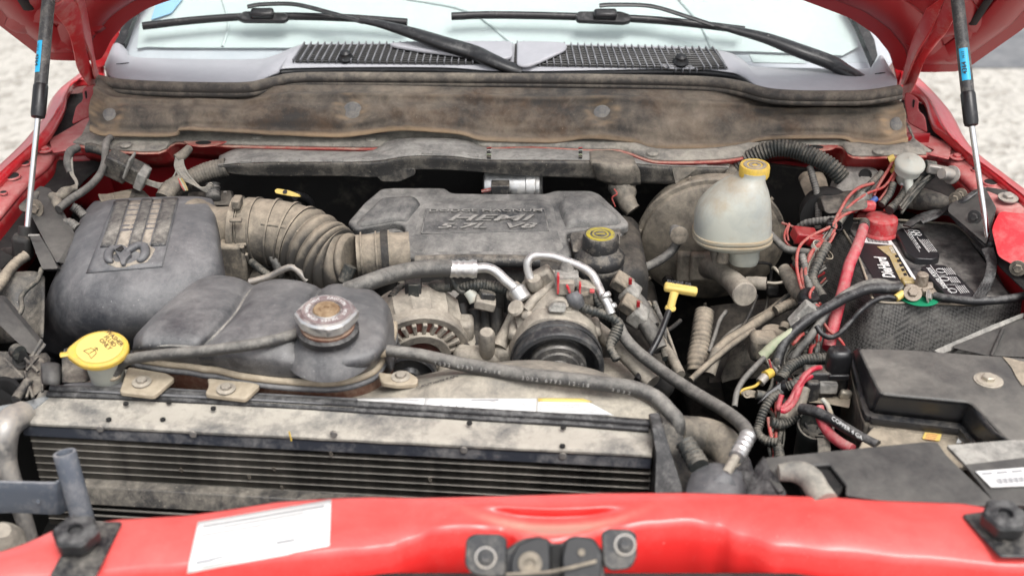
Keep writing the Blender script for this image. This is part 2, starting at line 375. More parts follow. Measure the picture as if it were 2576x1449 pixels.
pa = Pz('S', 2440, 172, 0.004); pb = Pz('S', 2576, 172, 0.004); pc = Pz('S', 2400, 40, .004)
sheet("asphalt_road", -1, 60, pa.y, pa.y + 9, .004, M_asph)

# ================================================================ the truck body
TR = thing("pickup_truck", (0, 2.3, 0), "red pickup truck with its hood propped open, seen into the dusty engine bay", "pickup truck")
# ---- radiator support panel (front, blurred in the photograph)
top = [(-150, 1400), (0, 1388), (60, 1368), (150, 1326), (300, 1306), (470, 1296), (560, 1284), (700, 1262), (860, 1252), (930, 1250), (1060, 1252), (1300, 1246), (1500, 1240), (1720, 1239), (1900, 1244), (2100, 1250), (2200, 1258), (2420, 1266), (2480, 1276), (2576, 1300), (2720, 1330)]
bend = [(-300, 1480), (0, 1462), (200, 1440), (400, 1424), (560, 1408), (740, 1392), (900, 1380), (980, 1372), (1040, 1352), (1085, 1326), (1160, 1320), (1260, 1322), (1320, 1345), (1390, 1356), (1460, 1345), (1540, 1322), (1640, 1310), (1730, 1304), (1800, 1318), (1860, 1346), (1960, 1372), (2100, 1386), (2300, 1402), (2576, 1424), (2900, 1450)]
def lint(L, x):
    for (x0, y0), (x1, y1) in zip(L, L[1:]):
        if x <= x1: t = (x - x0) / (x1 - x0); t = t * t * (3 - 2 * t) if L is bend else t; return y0 + (y1 - y0) * t
    return L[-1][1]
sg = lambda v: 1 / (1 + math.exp(-max(-40, min(40, v))))
xs_ = [-150 + k * 18 for k in range(160)]; rows = []; stn = []
def lens(x, y): # stamped oval recess above the latch
    return math.exp(-(((x - 1395) / 150) ** 4 + ((y - (1312 + 10 * ((x - 1395) / 150) ** 2 * -1)) / 24) ** 4))
for r_ in range(30):
    row = []
    for x in xs_:
        yt, yb = lint(top, x), lint(bend, x)
        if r_ == 0: p = Pz('S', x, yt, 1.083) + V((0, .012, -.05)); s_ = 0
        elif r_ <= 24:
            t = (r_ - 1) / 23; y = yt + (yb - yt) * t
            z = 1.084 + .0035 * math.sin(min(1, t * 3.0) * math.pi / 2) - .010 * t ** 3 * (1 - .6 * (sg((x - 1060) / 20) - sg((x - 1800) / 25)))
            z += .0075 * (sg((x - 1070) / 6) - sg((x - 1790) / 16)) * (.4 + .6 * t) - .002 * sg((x - 1985) / 12) * t
            z -= .019 * lens(x, y) + .0022 * math.exp(-((x - 640) / 120) ** 2) * math.sin(t * 3.1) - .0025 * math.exp(-((x - 2130) / 200) ** 2) * math.sin(t * 3.1)
            p = Pz('S', x, y, z); s_ = 1.25 * math.exp(-(((x - 1395) / 195) ** 2 + ((y - (1332 - 34 * ((x - 1395) / 185) ** 2)) / 15) ** 2)) + .25 * math.exp(-((y - 1420) / 14) ** 2 - ((x - 2080) / 130) ** 2) + .35 * sg((x - 1990) / 8) * .4 * (1 - t)
        else:
            k = (r_ - 24) / 5; p = rows[24][len(row)] + V((0, -.006 * min(1, k * 3) - .004 * k, -.12 * k ** 1.6 - .004 * k)); s_ = 0
        row.append(p); stn.append(s_)
    rows.append(row)
nc = len(xs_); vs = [p for r_ in rows for p in r_]; fs = [(j_ * nc + i_, (j_ + 1) * nc + i_, (j_ + 1) * nc + i_ + 1, j_ * nc + i_ + 1) for j_ in range(29) for i_ in range(nc - 1)]
def stain_mat(m, col):
    t = m.node_tree; b = t.nodes["Principled BSDF"]; at = nd(t, "ShaderNodeAttribute", attribute_name="stain"); old = b.inputs["Base Color"].links[0].from_socket
    n = nd(t, "ShaderNodeTexNoise", Scale=45.0, Detail=6.0, Roughness=.7); tc = nd(t, "ShaderNodeTexCoord"); t.links.new(tc.outputs["Object"], n.inputs["Vector"])
    a = nd(t, "ShaderNodeMath", operation='MULTIPLY_ADD'); a.inputs[1].default_value = .9; a.inputs[2].default_value = -.45; t.links.new(n.outputs["Fac"], a.inputs[0])
    # stain strength broken up by noise
    q = nd(t, "ShaderNodeMath", operation='ADD'); t.links.new(at.outputs["Fac"], q.inputs[0]); t.links.new(a.outputs[0], q.inputs[1])
    r = nd(t, "ShaderNodeMath", operation='MULTIPLY', use_clamp=True); t.links.new(q.outputs[0], r.inputs[0]); t.links.new(at.outputs["Fac"], r.inputs[1])
    mx = nd(t, "ShaderNodeMix", data_type='RGBA'); mx.inputs[7].default_value = (*col, 1); t.links.new(old, mx.inputs[6]); t.links.new(r.outputs[0], mx.inputs[0]); t.links.new(mx.outputs[2], b.inputs["Base Color"])
def set_stain(o, vals):
    at = o.data.attributes.new("stain", 'FLOAT', 'POINT'); at.data.foreach_set("value", vals)
stain_mat(M_redfr, (.50, .36, .28))
SUP = OB("radiator_support_panel", vs, fs, M_redfr, TR, solid=.002, sharp=None); set_stain(SUP, stn)
bS = bvh(SUP)
patch("grille_header", [[Pz('S', x, y, 1.0) + V((0, 0, dz)) for x, y in ((-200, 1500), (1288, 1470), (1600, 1452), (2200, 1445), (2800, 1440))] for dz in (.0, -.05)], M_black, TR, nu=2, nv=2)
# blurred white form sticker
st = drape("form_sticker", bS, 'S', [(498, 1314), (834, 1258), (829, 1374), (470, 1441)], M_label, TR, off=.0016, nx=24, ny=8, label="large white printed form sticker")
def ink_lines(parent, b, c, quad, rows_, mat=None, h=.35, name="print_line"):
    """rows_: (v, u0, u1) thin printed lines on the quad"""
    (a, b1, c1, d1) = [V(q) for q in quad]
    gs = []
    for (v, u0, u1, hh) in rows_:
        for k in range(1):
            q = [a.lerp(b1, u).lerp(d1.lerp(c1, u), vv) for u, vv in ((u0, v), (u1, v), (u1, v + hh), (u0, v + hh))]
            vs = []
            for t in range(5):
                for q0, q1 in ((q[0], q[1]), (q[3], q[2])):
                    z_ = q0.lerp(q1, t / 4); p, n = hit(b, c, z_.x, z_.y)
                    if p is None: p, n = Pz(c, z_.x, z_.y, 1.05), V((0, 0, 1))
                    vs.append(p + n * .0030)
            gs.append((vs, [(2 * i, 2 * i + 1, 2 * i + 3, 2 * i + 2) for i in range(4)]))
    vs, fs = join(*gs); return OB(name, vs, fs, mat or M_inkg, parent, smooth=False)
q = [(498, 1314), (834, 1258), (829, 1374), (470, 1441)]
ink_lines(st, bS, 'S', q, [(.12, .05, .95, .03), (.2, .2, .8, .02), (.3, .05, .5, .02), (.72, .62, .75, .05), (.8, .05, .25, .04), (.9, .1, .9, .02)])

# ---- fenders (each side: outer skin roll, gap, drip rail, inner wall)
def fender(sil, inn, rail, walltop, s, zz):
    def zt(y): return 1.13 + max(0, (430 - y)) * .00018
    a = [Pz('S', x, y, zt(y)) for x, y in sil]; b = [Pz('S', x, y, zt(y) - .004) for x, y in inn]
    out1 = [p + V((s * .05, .01, -.06)) for p in a]; out2 = [p + V((s * .07, .02, -.45)) for p in a]
    rowsT = [[o2, o1, p, p.lerp(q_, .5) + V((0, 0, .004)), q_, q_ + V((s * .002, 0, -.012))] for o2, o1, p, q_ in zip(out2, out1, a, b)]
    patch("fender", rowsT, M_red, TR, nu=4, nv=4, solid=.002)
    # gutter floor below the gap
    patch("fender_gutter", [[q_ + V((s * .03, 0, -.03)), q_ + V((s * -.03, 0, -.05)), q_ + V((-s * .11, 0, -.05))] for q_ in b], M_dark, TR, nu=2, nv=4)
    rl = [Pz('S', x, y, 1.118) for x, y in rail]; wt = [Pz('S', x, y, 1.112) for x, y in walltop]
    patch("drip_rail", [[r_ + V((0, 0, -.012)), r_, r_.lerp(q_, .5) + V((0, 0, .001)), q_, q_ + V((-s * .004, -.001, -.010))] for r_, q_ in zip(rl, wt)], M_redfl, TR, nu=3, nv=4, solid=.002)
    patch("inner_fender", [[q_ + V((-s * .003, 0, -.008)), q_ + V((-s * .012, 0, -.06)), q_ + V((-s * .02, 0, -.13))] for q_ in wt], M_redin, TR, nu=3, nv=4, solid=.002)
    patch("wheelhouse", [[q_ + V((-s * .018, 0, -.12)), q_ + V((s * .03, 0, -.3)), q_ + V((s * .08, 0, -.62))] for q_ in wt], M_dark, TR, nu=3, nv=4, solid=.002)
fender([(262, 150), (215, 188), (170, 225), (147, 275), (113, 320), (77, 362), (0, 434), (-110, 530), (-330, 720), (-620, 960), (-900, 1250)],
       [(264, 190), (228, 203), (192, 208), (170, 238), (160, 280), (118, 350), (60, 398), (-20, 482), (-180, 620), (-430, 840), (-700, 1150)],
       [(245, 290), (205, 315), (180, 325), (160, 332), (145, 342), (112, 358), (55, 402), (-12, 470), (-160, 610), (-400, 830), (-650, 1140)],
       [(250, 375), (225, 378), (205, 380), (185, 381), (160, 382), (136, 384), (118, 412), (66, 458), (-30, 570), (-200, 760), (-420, 1080)], -1, 0)
fender([(2270, 180), (2310, 218), (2344, 255), (2365, 290), (2384, 328), (2424, 377), (2517, 450), (2620, 530), (2840, 720), (3100, 960), (3300, 1250)],
       [(2262, 215), (2284, 228), (2325, 250), (2341, 295), (2352, 318), (2378, 340), (2442, 400), (2540, 480), (2700, 620), (2950, 840), (3150, 1150)],
       [(2280, 300), (2310, 325), (2335, 340), (2360, 352), (2384, 362), (2405, 377), (2447, 408), (2535, 482), (2690, 620), (2930, 830), (3130, 1140)],
       [(2240, 380), (2280, 383), (2310, 385), (2335, 388), (2360, 394), (2386, 400), (2405, 425), (2456, 474), (2560, 580), (2720, 760), (2900, 1080)], 1, 0)
# hinge bracket plates with a slot, inside the gap on each side
for c, pts, hole in (('A', [(620, 680), (660, 645), (740, 640), (750, 760), (730, 860), (540, 945), (575, 800), (630, 760)], (650, 715)),
                     ('C', [(1670, 760), (1680, 690), (1740, 720), (1785, 755), (1775, 830), (1830, 880), (1850, 1010), (1700, 930)], (1742, 782))):
    pl = plane(Py(c, pts[0][0], pts[0][1], 2.42), (.35 if c == 'A' else -.35, -1, .35))
    slab("hinge_bracket", Ps(c, pts, pl), -pl[1] * .004, M_redin, TR, r=.008)
    p = Pp(c, *hole, pl); tube("slot_hole", [p + pl[1] * .0012 + V((0, 0, .007)), p + pl[1] * .0012 - V((0, 0, .007))], .006, M_dark, TR, seg=10, smooth=False, flat=.2)
# holes and bolts in the drip rails
def hole(c, x, y, rx, ry, z=1.119, name="rail_hole"):
    p = Pz(c, x, y, z + .0035); rr = pxm(p, rx); n = 18
    a = [p + V((math.cos(2 * math.pi * k / n) * rr, math.sin(2 * math.pi * k / n) * rr * ry / rx / .42, 0)) for k in range(n)]
    slab(name, a, V((0, 0, -.0022)), M_dark, TR, bevel=0)
    lathe("hole_lip", [(rr * 1.0, 0), (rr * 1.08, .0016), (rr * 1.25, .0012), (rr * 1.32, -.0015)], p - V((0, 0, .002)), (0, 0, 1), M_redfl, TR, seg=22, cap0=False, cap1=False)
hole('A', 185, 1228, 11, 5); hole('A', 88, 1325, 17, 8); hole('D', 25, 160, 8, 3); hole('C', 2325, 1372, 15, 7); hole('C', 2215, 1275, 9, 4); hole('C', 1995, 1112, 2, 1)
for c, x, y in (('A', 340, 1125), ('C', 2070, 1180)):
    bolt(Pz(c, x, y + 12, 1.122), (0, 0, 1), .0085, M_redfl, TR, name="fender_bolt")
# pale apron triangles between gutter and insulation
for c, pts in (('A', [(720, 850), (760, 870), (720, 1010), (560, 1075), (640, 1110), (400, 1150), (365, 1050), (430, 1020)]),
               ('C', [(1720, 950), (1780, 980), (2030, 1110), (2010, 1200), (1850, 1165), (1900, 1130), (1740, 1060)])):
    slab("cowl_apron", [Pz(c, x, y, 1.125) for x, y in pts], V((0, 0, -.003)), M_redfl, TR, r=.006)

# ---- firewall, plenum wall
fw = []
for z in (1.145, 1.10, 1.0, .85, .45): fw.append([V((x, 2.38 + .02 * math.cos(x * 2) + (.03 if z < 1.0 else 0), z)) for x in (-.86, -.6, -.3, 0, .3, .6, .86)])
patch("firewall", fw, M_redin, TR, nu=3, nv=3)
slab("firewall_liner", [V((x, 2.375, z)) for x, z in ((-.70, .5), (.72, .5), (.72, 1.055), (.50, 1.08), (.50, 1.14), (-.50, 1.14), (-.52, 1.07), (-.70, 1.06))], V((0, .02, 0)), M_dirt, TR)
slab("firewall_liner", [V((x, 2.365, z)) for x, z in ((-.9, .4), (.9, .4), (.9, .93), (-.9, .93))], V((0, .02, 0)), M_dirt, TR)
# red flange strip under the insulation (folded sheet edge)
edge = [(190, 357), (267, 372), (400, 377), (443, 353), (530, 358), (640, 362), (859, 366), (962, 365), (1015, 345), (1105, 344), (1150, 346), (1200, 362), (1235, 366), (1340, 364), (1480, 371), (1560, 372), (1620, 392), (1660, 400), (1760, 400), (1860, 392), (1925, 368), (2000, 361), (2050, 368), (2100, 362), (2120, 366), (2145, 388), (2230, 388), (2330, 385)]
padb = [(237, 336), (277, 346), (425, 341), (458, 326), (530, 330), (640, 336), (859, 344), (950, 343), (1012, 330), (1105, 335), (1155, 337), (1200, 350), (1235, 355), (1340, 358), (1400, 356), (1470, 350), (1590, 362), (1650, 378), (1760, 379), (1851, 370), (1924, 354), (2010, 350), (2060, 349), (2110, 347), (2130, 360), (2165, 363), (2234, 370), (2300, 356)]
E_ = [Pz('S', x, y, 1.150) for x, y in edge]; B_ = [Pz('S', x, y - 5, 1.157) for x, y in padb]
M_strip = dusty("dusty_grey_seal", (.10, .10, .095), .7, dust=(.40, .37, .31), amt=.5, sc=9, bump=.4, var=.8, up=.2)
patch("plenum_edge_seal", [B_, [a.lerp(b, .55) + V((0, 0, .003)) for a, b in zip(B_, E_)], E_, [e + V((0, -.001, -.004)) for e in E_]], M_strip, TR, nu=3, nv=3, solid=.002)
M_edge = dusty("scuffed_red_flange", (.42, .03, .03), .45, dust=(.5, .36, .28), amt=.35, sc=12, bump=.1, var=.8)
patch("plenum_flange", [[e + V((0, .02, -.0035)) for e in E_], [e + V((0, -.004, -.0045)) for e in E_], [e + V((0, -.005, -.009)) for e in E_], [e + V((0, .012, -.02)) for e in E_], [e + V((0, .05, -.06)) for e in E_]], M_edge, TR, nu=3, nv=2, solid=.0015)
for c, x, y in (('A', 950, 1097), ('A', 1940, 1036), ('B', 225, 1052), ('C', 630, 1075), ('B', 2350, 1158), ('C', 1480, 1145)):
    p = Pz(c, x, y, 1.1555); lathe("push_clip", [(.012, 0), (.012, .0015), (.009, .0035), (.004, .0042)], p, (0, -.1, 1), M_strip, TR, seg=18, cap0=False)
for c, x, y, r1, r2 in (('A', 1535, 1080, 20, 7), ('C', 1003, 1112, 14, 5)):
    p = Pz('S', CR[c][0] + x / 3, CR[c][1] + y / 3, 1.1515)
    slab("flange_tab", [p + V((a, b, 0)) for a, b in ((-.045, .012), (.05, .012), (.03, -.012), (0, -.02), (-.022, -.014))], V((0, 0, -.002)), M_edge, TR, r=.008)
    slab("tab_hole", [p + V((.016 * math.cos(k * .4), .0095 * math.sin(k * .4), .0008)) for k in range(16)], V((0, 0, -.0006)), M_dark, TR, bevel=0)

# ---- felt insulation over the plenum
px = [(243, 205), (290, 233), (330, 236), (440, 240), (530, 242), (620, 245), (700, 226), (860, 224), (1010, 226), (1160, 229), (1225, 230), (1400, 232), (1560, 234), (1625, 235), (1717, 237), (1850, 245), (1925, 261), (2060, 264), (2184, 263), (2234, 256), (2262, 249)]
pb = [(225, 330), (258, 342), (318, 343), (437, 341), (460, 326), (620, 333), (700, 340), (859, 345), (1012, 330), (1155, 338), (1225, 354), (1392, 358), (1480, 350), (1590, 360), (1650, 378), (1851, 371), (1924, 354), (2110, 348), (2150, 361), (2225, 372), (2284, 360)]
import mathutils.noise as mn
AT = [Py('S', x0, y0, 2.40) for x0, y0 in px]; DB = [Py('S', x1, y1, 2.30) for x1, y1 in pb]
AT, DB = cr(AT, 14), cr(DB, 14); NR = 34; vs = []; stn = []; btn = [(276, 293), (887, 280), (1515, 287), (2256, 313)]
bpt = [Pp('S', x, y, (V((0, 2.34, 1.19)), V((0, -1, .75)).normalized())) for x, y in btn]
creases = [((965, 262), (1010, 320), 1), ((1195, 235), (1190, 262), 1), ((1020, 300), (960, 318), .6), ((1900, 262), (1960, 300), .8), ((480, 250), (470, 322), .5)]
cps = [(Pp('S', *a_, (V((0, 2.34, 1.19)), V((0, -1, .75)).normalized())), Pp('S', *b_, (V((0, 2.34, 1.19)), V((0, -1, .75)).normalized())), w_) for a_, b_, w_ in creases]
NP = V((0, -1, .75)).normalized()
for r_ in range(NR + 1):
    t = r_ / NR
    for a_, d_ in zip(AT, DB):
        p = a_.lerp(d_, t); x = p.x
        o = .016 * math.sin(min(1, t * 1.15) * math.pi) + .006 * math.exp(-((t - .16) / .06) ** 2) - .005 * math.exp(-((t - .30) / .09) ** 2) + .004 * math.exp(-((t - .93) / .05) ** 2) - .004 * math.exp(-((t - .83) / .06) ** 2)
        n_ = mn.fractal(V((x * 5, t * 1.6, 1.3)), 1, 2, 4) * .0095 + mn.fractal(V((x * 22, t * 6, 4.3)), 1, 2, 3) * .0018
        st_ = .55 * math.exp(-((t - .97) / .07) ** 2) + .45 * max(0, mn.noise(V((x * 3.3, t * 1.4, 8)))) + .35 * math.exp(-((t - .15) / .05) ** 2) * (0.5 + mn.noise(V((x * 6, 0, 3))))
        for b_ in bpt:
            dd = ((p - b_) - NP * (p - b_).dot(NP)).length; o -= .008 * math.exp(-(dd / .020) ** 2) - .004 * math.exp(-((dd - .034) / .010) ** 2); st_ += (.35 + .5 * mn.noise(V((p.x * 40, t * 12, 2)))) * math.exp(-((dd - .026) / .016) ** 2)
        for q0, q1, w_ in cps:
            u = max(0, min(1, (p - q0).dot(q1 - q0) / (q1 - q0).length_squared)); dv = p - q0.lerp(q1, u); dv -= NP * dv.dot(NP); o -= .006 * w_ * math.exp(-(dv.length / .007) ** 2); o += .004 * w_ * math.exp(-((dv.length - .016) / .008) ** 2)
        e = min(1, t * 8) * min(1, (1 - t) * 10 + .15)
        if r_ == 0: p = p + V((0, .012, .004))
        vs.append(p + NP * (o + n_) * e); stn.append(max(0, st_) * 1.25)
nc = len(AT)
fs = [(j_ * nc + i_, (j_ + 1) * nc + i_, (j_ + 1) * nc + i_ + 1, j_ * nc + i_ + 1) for j_ in range(NR) for i_ in range(nc - 1)]
stain_mat(M_felt, (.36, .255, .155))
PAD = OB("insulation_pad", vs, fs, M_felt, TR, solid=.004, sharp=None); set_stain(PAD, stn)
bP = bvh(PAD)
M_btn = dusty("pad_button", (.10, .105, .11), .6, dust=(.33, .30, .25), amt=.35, sc=20, var=.6)
for x, y, r_ in ((276, 293, .0145), (887, 280, .017), (1515, 287, .016), (2256, 313, .013)):
    p, n = hit(bP, 'S', x, y)
    if p is None: p, n = Py('S', x, y, 2.33), V((0, -1, .6))
    n = V((0, -1, .75)).normalized()
    lathe("pad_button", [(r_ * 1.12, -.002), (r_ * 1.12, .002), (r_ * .95, .0035), (r_ * .3, .0045)], p, n, M_btn, TR, seg=20, cap0=False)
# torn corner metal tabs
for pts in ([(225, 300), (242, 290), (262, 345), (300, 350), (318, 318), (312, 345), (320, 372), (182, 358), (205, 340)],
            [(2275, 300), (2290, 318), (2302, 350), (2345, 380), (2240, 384), (2236, 374), (2285, 362), (2296, 345)]):
    slab("cowl_corner_plate", [Pz('S', x, y, 1.151) for x, y in pts], V((0, 0, -.003)), M_strip, TR, r=.004)
# ---- weatherstrip
M_lip = dusty("seal_lip", (.045, .040, .036), .7, dust=(.24, .205, .16), amt=.3, sc=9, bump=.4, var=.6)
wsu = [(250, 203), (300, 213), (400, 219), (540, 222), (625, 221), (680, 210), (740, 198), (859, 196), (1000, 197), (1288, 199), (1500, 201), (1717, 205), (1800, 209), (1860, 218), (1930, 236), (2000, 242), (2100, 243), (2180, 241), (2262, 228)]
tube("hood_weatherstrip", [Pz('S', x, y, 1.238) for x, y in wsu], .0118, M_lip, TR, seg=14, n=6)
tube("seal_lip", [Pz('S', x, y + 14, 1.226) for x, y in wsu], .0115, M_lip, TR, seg=10, n=5, flat=.7)

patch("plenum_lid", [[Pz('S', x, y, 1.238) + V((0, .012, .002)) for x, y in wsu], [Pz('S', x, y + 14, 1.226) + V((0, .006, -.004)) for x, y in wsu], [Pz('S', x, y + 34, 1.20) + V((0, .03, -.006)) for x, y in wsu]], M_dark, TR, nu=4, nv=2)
# ---- windshield
TW = R(33); WS = (V((0, 2.6, 1.268)), V((0, -math.sin(TW), math.cos(TW))))
def glass():
    m = bpy.data.materials.new("windshield_glass"); m.use_nodes = True; t = m.node_tree; t.nodes.clear(); L = t.links.new
    o = nd(t, "ShaderNodeOutputMaterial"); f = nd(t, "ShaderNodeFresnel", IOR=1.62); tr = nd(t, "ShaderNodeBsdfTransparent", Color=(.95, .973, .965, 1)); gl = nd(t, "ShaderNodeBsdfGlossy", Roughness=.02)
    mx = nd(t, "ShaderNodeMixShader"); g = nd(t, "ShaderNodeNewGeometry"); q = nd(t, "ShaderNodeMath", operation="SUBTRACT"); q.inputs[0].default_value = 1; L(g.outputs["Backfacing"], q.inputs[1]); q2 = nd(t, "ShaderNodeMath", operation="MULTIPLY"); L(q.outputs[0], q2.inputs[0]); L(f.outputs[0], q2.inputs[1]); L(q2.outputs[0], mx.inputs[0]); L(tr.outputs[0], mx.inputs[1]); L(gl.outputs[0], mx.inputs[2]); L(mx.outputs[0], o.inputs[0]); return m
M_glass = glass()
W_ = lambda L, off=0: Ps('S', L, WS, off)
xl = [V((x, 2.6 + t * math.cos(TW), 1.268 + t * math.sin(TW))) for x, t in ((-.62, .95), (.62, .95))]
slab("windshield", W_([(300, 150), (330, 60), (350, 0)]) + xl + W_([(2160, 0), (2215, 90), (2260, 160), (1288, 155)]), WS[1] * .004, M_glass, TR, bevel=0)
M_shade = dusty("pale_sunshade", (.55, .60, .60), .7, dust=(.62, .66, .66), amt=.3, sc=2, bump=0, var=.3)
slab("sunshade", W_([(345, 122), (352, 60), (400, 0)], -.02) + [p - WS[1] * .02 for p in xl] + W_([(2090, 0), (2150, 60), (2160, 118), (2120, 140), (1900, 130), (1288, 122), (430, 120), (370, 118)], -.02), -WS[1] * .003, M_shade, TR, bevel=0)
M_frit_sky = dusty("sky_pale_frit", (.50, .51, .56), .5, amt=.3, dust=(.56, .56, .60), sc=3, bump=0, var=.2)  # black frit, sky reflection painted in as a pale base colour
slab("sky_pale_frit", W_([(300, 175), (300, 60), (340, 0)], -.03) + [p - WS[1] * .03 for p in xl] + W_([(2200, 0), (2250, 150), (2230, 175)], -.03), -WS[1] * .003, M_frit_sky, TR, bevel=0)
slab("blue_reflection", W_([(398, -6), (462, -6), (430, 34), (380, 50)], -.012), -WS[1] * .002, dusty("pale_blue_reflection", (.30, .52, .72), .6, amt=-.2, bump=0), TR, bevel=0)  # blue reflection in the windshield, modelled as a flat coloured sheet under the glass
slab("number_plate_window", W_([(1884, 137), (1990, 140), (2030, 160), (1895, 158)], -.028), -WS[1] * .001, M_shade, TR, bevel=0)
for pts in ([(560, 0), (575, 60), (560, 118)], [(1010, -5), (1180, 30), (1288, 110)], [(1700, -10), (1760, 60), (1790, 122)]): tube("shade_fold", [Pp('S', x, y, WS, -.018) for x, y in pts], .0035, M_shade, TR, seg=8, n=4)
# pillars and door mirror edge
for s, pts in ((-1, [(312, 110), (330, 60), (350, 10), (372, -20), (360, -40), (325, 0), (298, 90), (285, 112)]), (1, [(2155, 60), (2180, 120), (2196, 158), (2208, 140), (2200, 100), (2175, 55), (2140, 10), (2125, 10)])):
    slab("pillar_trim", W_(pts, .012), -WS[1] * .02, M_black, TR, r=.003)
slab("roof_pillar", [Py('S', x, y, 2.66) for x, y in ((262, 170), (300, 90), (340, 0), (290, -40), (230, 60), (235, 170))], V((0, .08, -.02)), M_red, TR, r=.01)
slab("roof_pillar", [Py('S', x, y, 2.66) for x, y in ((2262, 230), (2240, 130), (2190, 40), (2150, -20), (2240, -40), (2280, 80), (2275, 230))], V((0, .08, -.02)), M_red, TR, r=.01)

# ---- cowl plastic
ct = [(266, 158), (285, 112), (300, 106), (318, 128), (335, 143), (420, 148), (630, 150), (690, 140), (742, 118), (800, 111), (1100, 110), (1288, 110), (1700, 118), (1795, 126), (1835, 132), (1870, 152), (1900, 168), (2060, 172), (2180, 173), (2200, 160), (2217, 140), (2232, 160), (2254, 200)]
cf = [(264, 176), (275, 190), (292, 196), (318, 201), (345, 204), (430, 208), (617, 210), (655, 200), (700, 182), (742, 170), (1100, 168), (1288, 178), (1700, 172), (1830, 180), (1868, 192), (1900, 212), (1950, 228), (2060, 230), (2150, 226), (2190, 224), (2225, 221), (2245, 218), (2256, 212)]
a = [Pp('S', x, y, WS, .006) for x, y in ct]; b = [Pz('S', x, y, 1.248) for x, y in cf]
rws = [[p + V((0, .01, -.012)) for p in a], a, [p.lerp(q_, .5) + V((0, 0, .006)) for p, q_ in zip(a, b)], [p.lerp(q_, .85) + V((0, 0, .005)) for p, q_ in zip(a, b)], b, [q_ + V((0, .002, -.004)) for q_ in b]]
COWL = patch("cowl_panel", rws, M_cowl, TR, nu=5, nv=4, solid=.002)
bC = bvh(COWL)
patch("cowl_front_face", [[q_ + V((0, .004, -.003)) for q_ in b], [q_ + V((0, .003, -.022)) for q_ in b], [q_ + V((0, .008, -.030)) for q_ in b]], M_black, TR, nu=3, nv=2, solid=.002)
for c, x, y in (('A', 925, 487), ('C', 1490, 560)):
    p, n = hit(bC, c, x, y)
    if p: slab("cowl_slit", [p + n * .0025 + V((dx, dy, 0)) for dx, dy in ((-.012, -.004), (.0, -.001), (.012, .004), (0, .001))], -n * .002, M_dark, TR, bevel=0)
# cowl grille: dark tray, fine cross bars and slanted fins
gl = [(760, 116), (1275, 112)], [(748, 160), (1275, 165)]
def gq(u, v, half):
    A_, B_, C_, D_ = (((762, 116), (1278, 114), (1285, 166), (742, 160)) if half == 0 else ((1296, 114), (1802, 128), (1832, 176), (1292, 168)))
    A_, B_, C_, D_ = V(A_), V(B_), V(C_), V(D_); return A_.lerp(B_, u).lerp(D_.lerp(C_, u), v)
def hz(q, off):
    p, n = hit(bC, 'S', q.x, q.y)
    if p is None: p, n = Pz('S', q.x, q.y, 1.25), V((0, -.2, 1))
    return p + n * off, n
M_fint = dusty("grille_fin_plastic", (.11, .11, .12), .4, dust=(.34, .34, .35), amt=.25, sc=9, bump=.1, up=.2)
for half in (0, 1):
    n_ = 30 if half == 0 else 30
    vs = [];
    for j in range(4):
        for i in range(13): vs.append(hz(gq(i / 12, j / 3, half), .0028)[0])
    OB("grille_tray", vs, [(j * 13 + i, (j + 1) * 13 + i, (j + 1) * 13 + i + 1, j * 13 + i + 1) for j in range(3) for i in range(12)], M_dark, TR)
    gs = []
    for k in range(9):
        v = .06 + k * .108; P_ = [hz(gq(i / 12, v, half), .0036)[0] for i in range(13)]; gs.append(tube_geo(P_, .0010, 4, n=1))
    vs, fs = join(*gs); OB("grille_cross_bars", vs, fs, M_black, TR, kind="stuff")
    proto = None
    for k in range(n_):
        u = (k + .3) / n_; p, n = hz(gq(u, 0.0, half), .006); q_, _n = hz(gq(min(1, u + (-.018 if half == 0 else .012)), 1.0, half), .006); lf = 7
        vs, fs = box_geo((p + q_) / 2, (.0028, (p - q_).length, .009), X=[(p - q_).cross(n).normalized(), (p - q_).normalized(), (p - q_).cross(n).normalized().cross((p - q_).normalized())])
        OB("grille_fin", vs, fs, M_fint, TR, bevel=.0008)
# leaf shaped raised pads of the grille
for c, pts in (('B', [(350, 375), (470, 362), (700, 360), (1000, 358), (1290, 360), (1294, 470), (1170, 495), (900, 455), (620, 425), (430, 395)]),
               ('B', [(1325, 360), (1500, 360), (1660, 366), (1705, 385), (1690, 420), (1620, 450), (1520, 495), (1400, 530), (1322, 520)])):
    P_ = []
    for x, y in pts:
        q_ = V((CR[c][0] + x / 3, CR[c][1] + y / 3)); P_.append(hz(q_, .015)[0])
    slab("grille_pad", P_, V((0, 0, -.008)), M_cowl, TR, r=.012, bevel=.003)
# washer nozzles
for x, y in ((870, 150), (1712, 160)):
    p, n = hz(V((x, y)), .004)
    nz = lathe("washer_nozzle", [(.017, -.003), (.017, .002), (.012, .008), (.011, .014), (.006, .018)], p, n, M_black, TR, seg=14, cap0=False)

